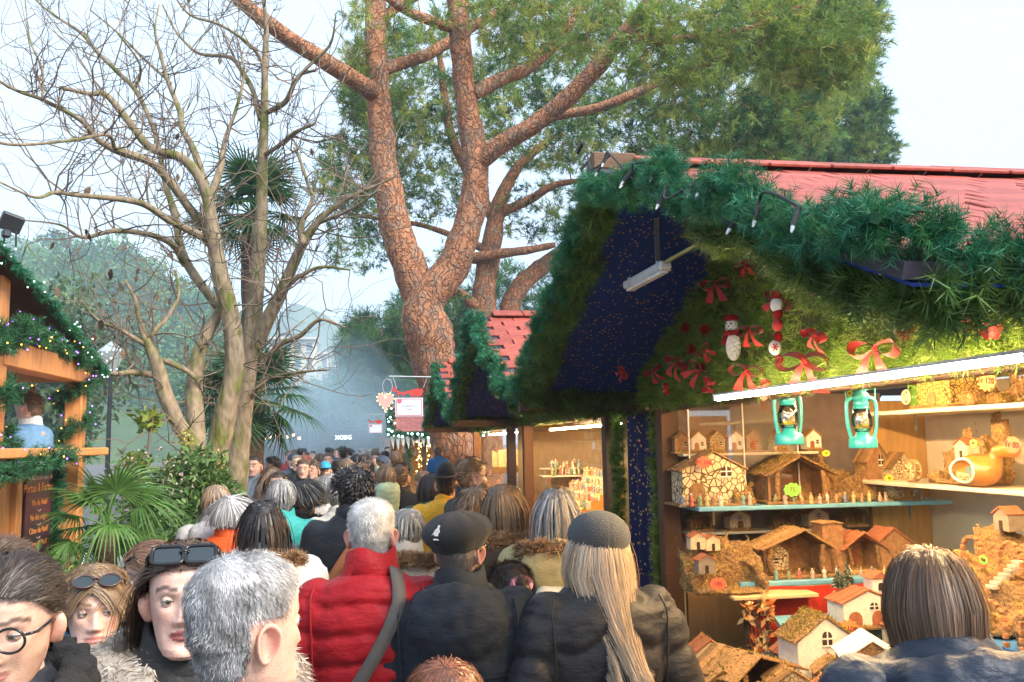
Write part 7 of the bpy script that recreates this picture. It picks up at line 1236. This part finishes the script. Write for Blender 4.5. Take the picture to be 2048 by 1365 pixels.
gp_ = [(wob((XK + .12, 4.6, 2.72), (XK + .12, 6.1, 2.78), 8, .02, .1), 'bushy garland across the hut front above the counter'), (wob((XK + .12, 6.1, 2.80), (XK + .12, 7.65, 2.68), 10, .02, -.02), 'bushy garland over the side beam of the hut'), (spiral((XK, 6.05), 2.05, 2.75, .14, 2.2), 'garland wound round the near hut post'), (spiral((XK, 7.72), 1.95, 2.6, .11, 2.2), 'garland wound round the far hut post'), (wob((XK + .30, 4.6, 1.95), (XK + .30, 6.6, 1.96), 10, .02, .05), 'garland along the hut counter edge'), (np.vstack([wob((XK + .1, 7.05, 1.9), (XK + .1, 7.03, 1.2), 8, .01), wob((XK + .1, 7.0, 1.18), (XK + .1, 6.42, 1.17), 6, .01)]), 'garland framing the menu board')]
BULB = {}
for nm, c, st in (('orange', (1, .35, .05), 3.5), ('violet', (.35, .12, 1), 4), ('white', (.7, 1, .9), 2.5), ('warm', (1, .6, .15), 6)): m = MB(); m.addt(sphere((0, 0, 0), .011, 6, 4)); BULB[nm] = m.mesh('bulb', [emit('bulb_' + nm, c, st)], True)
wire = M('light_wire', (.02, .05, .03), .6)
def lights(lab, P, n, kinds, rr, s=1., cat='string lights'):
    P = np.asarray(P, float); r = thing('light_string', lab, cat, P[0], group='light strings'); m = MB(); m.addt(tube(P - P[0], .003, 4)); m.build('cable', [wire], r); L = np.r_[0, np.cumsum(np.linalg.norm(np.diff(P, axis=0), axis=1))]
    for i in range(n): u = rng.uniform(0, L[-1]); q = A([np.interp(u, L, P[:, k]) for k in range(3)]) + unit(rng.normal(size=3)) * rr; inst('bulb', BULB[kinds[i % len(kinds)]], r, q - P[0], sc=s)
for P, lb in gp_[:5]: kput(P, int(40 + 140 * np.linalg.norm(np.diff(P, axis=0), axis=1).sum()), lb); lights('orange and violet lights in the ' + lb, P, int(10 + 11 * np.linalg.norm(np.diff(P, axis=0), axis=1).sum()), ['orange', 'violet', 'violet', 'orange'], .10, .5)
kput(gp_[5][0], 300, gp_[5][1], .07, TEAL); lights('white lights along the hut roof garland', wob((XR, ye, ze), (XR, yr, zr), 12, .0), 34, ['white'], .09, .5)
t = np.linspace(0, 1, 90); P = np.c_[np.full(90, XK + .09), 6.3 + 1.5 * t, 1.16 + .09 * np.sin(t * 19)]; r = thing('wave_lights', 'wavy string of pale beads along the foot of the hut', 'string lights', P[0]); m = MB(); m.addt(tube(P - P[0], .003, 4)); m.build('cable', [M('white_cable', (.6, .6, .6), .5)], r)
for q in P[::1]: inst('bead', BULB['white'], r, q - P[0], sc=.8, mats=[M('pale_bead', (.75, .8, .82), .3, 0)])
person('woman with a hair bun in a pale blue denim jacket inside the hut', 62, 790, 7.3, 75, bw=.88, floor=.80, skin=FAIR, hair=dict(MEN, flow='back', bun=(0, -.05, .135, .045)), hcol=LBR, jmat=denim, pose='front', collar=.09, hem=.9, collar_m=M('white_fleece', (.75, .73, .70)), hpitch=-.3)
# ------------------------------------------------------------------ far glowing stall, signs, light figure
y4 = 18.0; S4 = thing('market_stall', 'far stall with pinkish roof, green lights and a golden interior', 'stall', (1.2, y4 + 1, 0), group='gabled stalls along the right side')
def sb(c, s, nm, mt, rot=None, bev=.006): m = MB(); m.addt(box(c, s, rot, bev)); return bld(m, nm, [mt], S4)
rf = sb((1.35, y4 + .5, 2.46), (1.9, 1.15, .03), 'roof_slope', shingle_edge, rotm(x=.52)); m = MB(); m.addt(box((0, 0, 0), (.20, .10, .012), bev=.003)); PT = m.mesh('shingle', [M('pink_shingle', (.48, .16, .14), .7, .2, 9, rnd=.12)])
for i in range(11):
    for j in range(9): s = -.5 + (i + .5) * .1; inst('shingle', PT, rf, (.5 + j * .205 + (i % 2) * .1 - .0, y4 + .5 - S4.location[1] + s * math.cos(.52), 2.485 + s * math.sin(.52) + .012), (.55, 0, 0)); 
for o in list(rf.children): o.location[0] -= S4.location[0]
for x in (.45, 1.05, 2.2): sb((x, y4 + .12, 1.1), (.09, .09, 2.2), 'post', wood_dark)
sb((1.35, y4 + 1.1, 1.3), (1.9, .04, 2.2), 'back_wall', M('gold_backdrop', (.55, .30, .08), .8, .4, 8)); sb((1.35, y4 + .3, 1.0), (1.8, .5, .08), 'counter', wood_warm)
for i in range(10): m = MB(); m.addt(prism([(-.05, 0), (.05, 0), (.02, -.2 - .1 * rng.random())], .01, (.42 + .1 * i, y4 - .02, 2.16))); bld(m, 'icicle_trim', [M('white_felt', (.8, .78, .74))], S4)
put(garland(wob((.4, y4 - .04, 2.18), (2.3, y4 - .04, 2.18), 10, .015), 200, .1, 22, .06, .012, TEAL, .2), 'garland with lights along the eave of the far glowing stall'); put(garland(wob((.4, y4 - .04, 2.18), (.4, y4 + .95, 2.72), 8, .015), 160, .1, 22, .06, .012, TEAL, .2), 'garland with lights up the roof edge of the far glowing stall'); put(garland(wob((.72, y4 + .05, 2.1), (.72, y4 + .05, 1.3), 8, .015), 110, .08, 22, .05, .010, TEAL, .2), 'garland hanging on the left post of the far glowing stall')
lights('white lights along the eave of the far glowing stall', wob((.4, y4 - .1, 2.18), (2.3, y4 - .1, 2.18), 8, .0), 26, ['white'], .08, 2.2); lights('white lights up the roof edge of the far glowing stall', wob((.4, y4 - .1, 2.2), (.4, y4 + .9, 2.72), 8, .0), 16, ['white'], .08, 2.0)
for i, x in enumerate((.98, 1.15, 1.35, 1.6)): lights('golden lights hanging inside the far glowing stall, strand %s from the left' % ['first', 'second', 'third', 'last'][i], wob((x, y4 + .35, 2.1), (x, y4 + .35, 1.1), 8, .02), 40, ['warm'], .07, 1.3)
for i in range(40): fig((rng.uniform(.9, 2.0), y4 + .7, 1.45 + .16 * (i % 4)), 'little ware on the shelves of the far glowing stall', 'wares of the far glowing stall', 2.0)
for k in range(4): shelf('ware shelf in the far glowing stall, %s from the bottom' % ['first', 'second', 'third', 'top'][k], (1.45, y4 + .75, 1.44 + .16 * k), (1.2, .16, .015), wood_warm, False)
wb = M('sign_white', (.72, .74, .82), .6, .04); rs = M('sign_red', (.55, .05, .04), .6, .1)
REIN = [(-.40, .10), (-.36, .13), (-.335, .20), (-.32, .14), (-.30, .20), (-.29, .13), (-.26, .10), (-.20, .07), (-.12, .06), (-.05, .09), (.05, .10), (.10, .13), (.17, .13), (.20, .16), (.25, .12), (.28, .15), (.33, .08), (.30, .02), (.27, -.04), (.05, -.04), (.02, .02), (-.04, .04), (-.10, -.02), (-.13, -.04), (-.14, .01), (-.22, .02), (-.24, -.04), (-.27, -.04), (-.26, .04), (-.30, .07), (-.35, .08)]
def signset(lab, px, py, Y, s, txt):
    p = atY(px, py, Y); r = thing('hanging_sign', lab, 'sign', p, group='reindeer signs'); r.scale = (s,) * 3; cm = M('pale_metal', (.6, .62, .64), .4, metal=.4); m = MB(); m.addt(tube([(-.45, 0, .42), (.50, 0, .40)], .014, 6)); m.build('bracket', [cm], r)
    for x, x2 in ((-.36, -.28), (.42, .32)): m = MB(); m.addt(tube([(x, 0, .41), (x2, 0, .15)], .006, 5)); m.build('cord', [cm], r)
    m = MB(); m.addt(prism(REIN, .02)); m.build('reindeer_sleigh', [rs], r); m = MB(); m.addt(box((.0, 0, -.28), (.62, .02, .42), bev=.004)); bd = m.build('board', [wb], r)
    for c, q in (((0, -.012, -.095), (.56, .006, .014)), ((0, -.012, -.465), (.56, .006, .014)), ((-.275, -.012, -.28), (.014, .006, .36)), ((.275, -.012, -.28), (.014, .006, .36))): m = MB(); m.addt(box(c, q)); m.build('border', [M('sign_pink', (.62, .12, .18), .6)], bd)
    m = MB(); m.addt(lathe([(0, 0), (.05, 0), (.05, .006), (0, .006)], 18)); o = m.build('emblem', [M('sign_pink', (.62, .12, .18))], bd); o.location = (-.21, -.012, -.14); o.rotation_euler[0] = math.pi / 2
    if txt:
        for z, t in ((-.25, 'la magie de la'), (-.32, 'crèche')): inst('lettering', textmesh(t, .055, M('sign_grey_ink', (.2, .2, .25), .7)), bd, (0, -.012, z), (math.pi / 2, 0, 0))
signset('red reindeer and white board sign hanging from the third stall', 818, 790, 14.7, .72, True); signset('small far reindeer sign hanging in the smoke', 751, 846, 24, .55, False)
p = atY(771, 812, 19); r = thing('light_figure', 'light figure with glowing pink heart and clear oval above the far stall', 'light figure', p); m = MB(); t = np.linspace(0, 2 * np.pi, 40); hx, hz = .013 * 16 * np.sin(t) ** 3 * .8, .013 * (13 * np.cos(t) - 5 * np.cos(2 * t) - 2 * np.cos(3 * t) - np.cos(4 * t)); m.addt(prism(np.c_[hx, hz + .1][:-1], .03)); m.build('heart', [M('pink_glow', (.9, .5, .42), .5, .1, emis=.15)], r); m = MB(); m.addt(tube(np.c_[.04 + .10 * np.cos(t), 0 * t, .40 + .16 * np.sin(t)], .010, 6)); m.build('oval_frame', [M('pale_metal', (.6, .62, .64))], r); m = MB(); m.addt(tube([(0, 0, -.1), (.05, 0, -.6)], .012, 6)); m.build('stalk', [bm_], r)
for k in range(0, 39, 2): inst('bulb', BULB['warm'], r, (hx[k] * 1.08, -.02, hz[k] * 1.05 + .1), sc=.8)
# ------------------------------------------------------------------ far end of the lane
FB = thing('food_pavilion', 'dark canopied food pavilion with lit white letters in the smoke', 'pavilion', (-1.6, 44, 0)); pm = M('pavilion_dark', (.10, .07, .06), .8, .2)
def fb(c, s, nm, mt): m = MB(); m.addt(box(c, s, bev=.02)); return m.build(nm, [mt], FB)
fb((0, 0, 2.75), (7.5, 3, .18), 'canopy', pm); fb((0, 1.2, 1.4), (7.2, .2, 2.6), 'back_wall', M('pavilion_wall', (.22, .14, .11), .8, .3, 2)); fb((0, -1.3, .55), (7, .4, 1.1), 'counter', wood_warm)
for x in (-3.6, -1.2, 1.2, 3.6): fb((x, -1.4, 1.35), (.14, .14, 2.7), 'post', pm)
inst('lettering', textmesh('XOBG', .27, emit('letter_glow', (.9, .95, 1), 3.5), ext=.02), FB, (.35, -1.5, 2.35), (math.pi / 2, 0, 0)); lm = emit('warm_sign', (1, .6, .25), 5.)
for k in range(7): fb((-3.2 + .26 * k, -1.45, 2.35 + .08 * (k % 3)), (.12, .05, .12), 'bulb', lm)
for i, (px, d, c, lb) in enumerate(((752, 62, (.7, .72, .75), 'white parasol at the far end right of the letters'), (600, 52, (.7, .6, .55), 'pale parasol at the far left of the lane'))):
    p = atY(px, 884, d); r = thing('parasol', lb, 'parasol', (p[0], d, 0), group='far parasols'); m = MB(); m.addt(lathe([(0, 2.9), (.5, 2.72), (1.3, 2.4), (1.5, 2.3), (1.5, 2.22), (1.28, 2.33), (0, 2.8)], 8)); m.build('canopy', [M('canopy_%d' % i, c, .8)], r); m = MB(); m.addt(tube([(0, 0, 0), (0, 0, 2.85)], .03, 8)); m.build('pole', [pm], r)
p = atY(215, 930, 12.5); r = thing('street_lamp', 'thin black street lamp between the hut and the bare tree', 'street lamp', (p[0], 12.5, 0)); h = atY(218, 750, 12.5)[2]; m = MB(); m.addt(tube([(0, 0, 0), (0, 0, .5), (0, 0, h)], [.07, .04, .025], 8)); m.build('pole', [bm_], r); m = MB(); m.addt(lathe([(0, h), (.05, h), (.18, h + .3), (.14, h + .34), (0, h + .45)], 6)); m.build('lantern_head', [M('lamp_glass', (.5, .6, .62), .2)], r)
# trees in the smoke
for i, (px, py, Y, rr) in enumerate(((600, 835, 62, 2.0), (655, 825, 66, 2.3), (560, 840, 58, 1.8), (715, 830, 60, 2.2), (120, 740, 40, 3.4), (60, 780, 44, 3.0))):
    c = atY(px, py, Y); r = thing('far_tree', ['leafy tree in the smoke, second from the left', 'tallest leafy tree in the smoke', 'leafy tree in the smoke, leftmost behind the palm', 'leafy tree in the smoke by the pines', 'leafy tree seen through the hut', 'leafy tree behind the hut at the left edge'][i], 'tree', (c[0], Y, 0), group='far leafy trees'); m = MB(); q = A([0, 0, c[2]]) + unit(rng.normal(size=(90, 3))) * rng.uniform(.3, 1, (90, 1)) * rr * A([1, 1, 1.1]); q[:, 2] = np.maximum(q[:, 2], 1.6); v, f, cc = clumps(q, rng.uniform(.5, 1.0, 90), 70, .32, .18, [(.09, .15, .07), (.13, .19, .08), (.07, .12, .06)]); m.add(v, f, 0, cc); m.build('crown', [leaf_mat], r); m = MB(); limb(m, catmull(A([(0, 0, 0), (.2, 0, c[2] * .5), (0, 0, c[2] * 1.0)]), 6), np.linspace(.3, .1, 13), 8); m.build('trunk', [bark_grey], r, True)
# ------------------------------------------------------------------ air: thin haze and the smoke of the food stalls
def volmat(name, col, dens):
    m = bpy.data.materials.new(name); m.use_nodes = True; N = m.node_tree.nodes; N.remove(N['Principled BSDF']); v = N.new('ShaderNodeVolumePrincipled'); v.inputs['Color'].default_value = (*col, 1); v.inputs['Density'].default_value = dens; v.inputs['Anisotropy'].default_value = .0
    m.node_tree.links.new(v.outputs[0], N['Material Output'].inputs['Volume']); return m
m = MB(); m.addt(box((0, 420, 68), (1500, 1100, 140))); tag(m.build('haze', [volmat('haze_air', (.66, .83, 1.), .0011)]), 'thin blue haze in the air', 'haze', kind='stuff')
SM = [(atY(x, y, Y), (rx, ry, rz)) for x, y, Y, rx, ry, rz in ((640, 850, 36, 2.2, 3.5, 1.3), (670, 810, 37, 2.0, 3.5, 1.5), (700, 840, 36, 2.2, 3, 1.2), (730, 860, 35, 1.6, 3, .9), (640, 770, 39, 1.8, 3, 1.5), (690, 760, 38, 1.1, 2.5, 1.0), (600, 830, 38, 1.6, 3, 1.4), (590, 880, 37, 2, 3, 1))]
def smoke_f(Q):
    e = np.full(len(Q), 9.)
    for c, r_ in SM: e = smin(e, sd_ell(Q, c, r_), .6)
    return e + .55 * snoise(Q, .9, 3, 4)
P = A([c for c, _ in SM])
for i, (o_, dn) in enumerate(((-.9, .030), (-.3, .022), (.3, .022), (.8, .030))):      # thinner towards the outside
    v, f = nets(lambda Q: smoke_f(Q) + o_, P.min(0) - 6, P.max(0) + 6, .45); m = MB(); m.add(v, f); tag(m.build('smoke', [volmat('smoke_air_%d' % i, (.62, .85, 1.), dn)], smooth=True), 'blue cooking smoke drifting over the crowd, %s' % ['thin outer veil', 'outer part', 'inner part', 'dense middle'][i], 'smoke', kind='stuff')
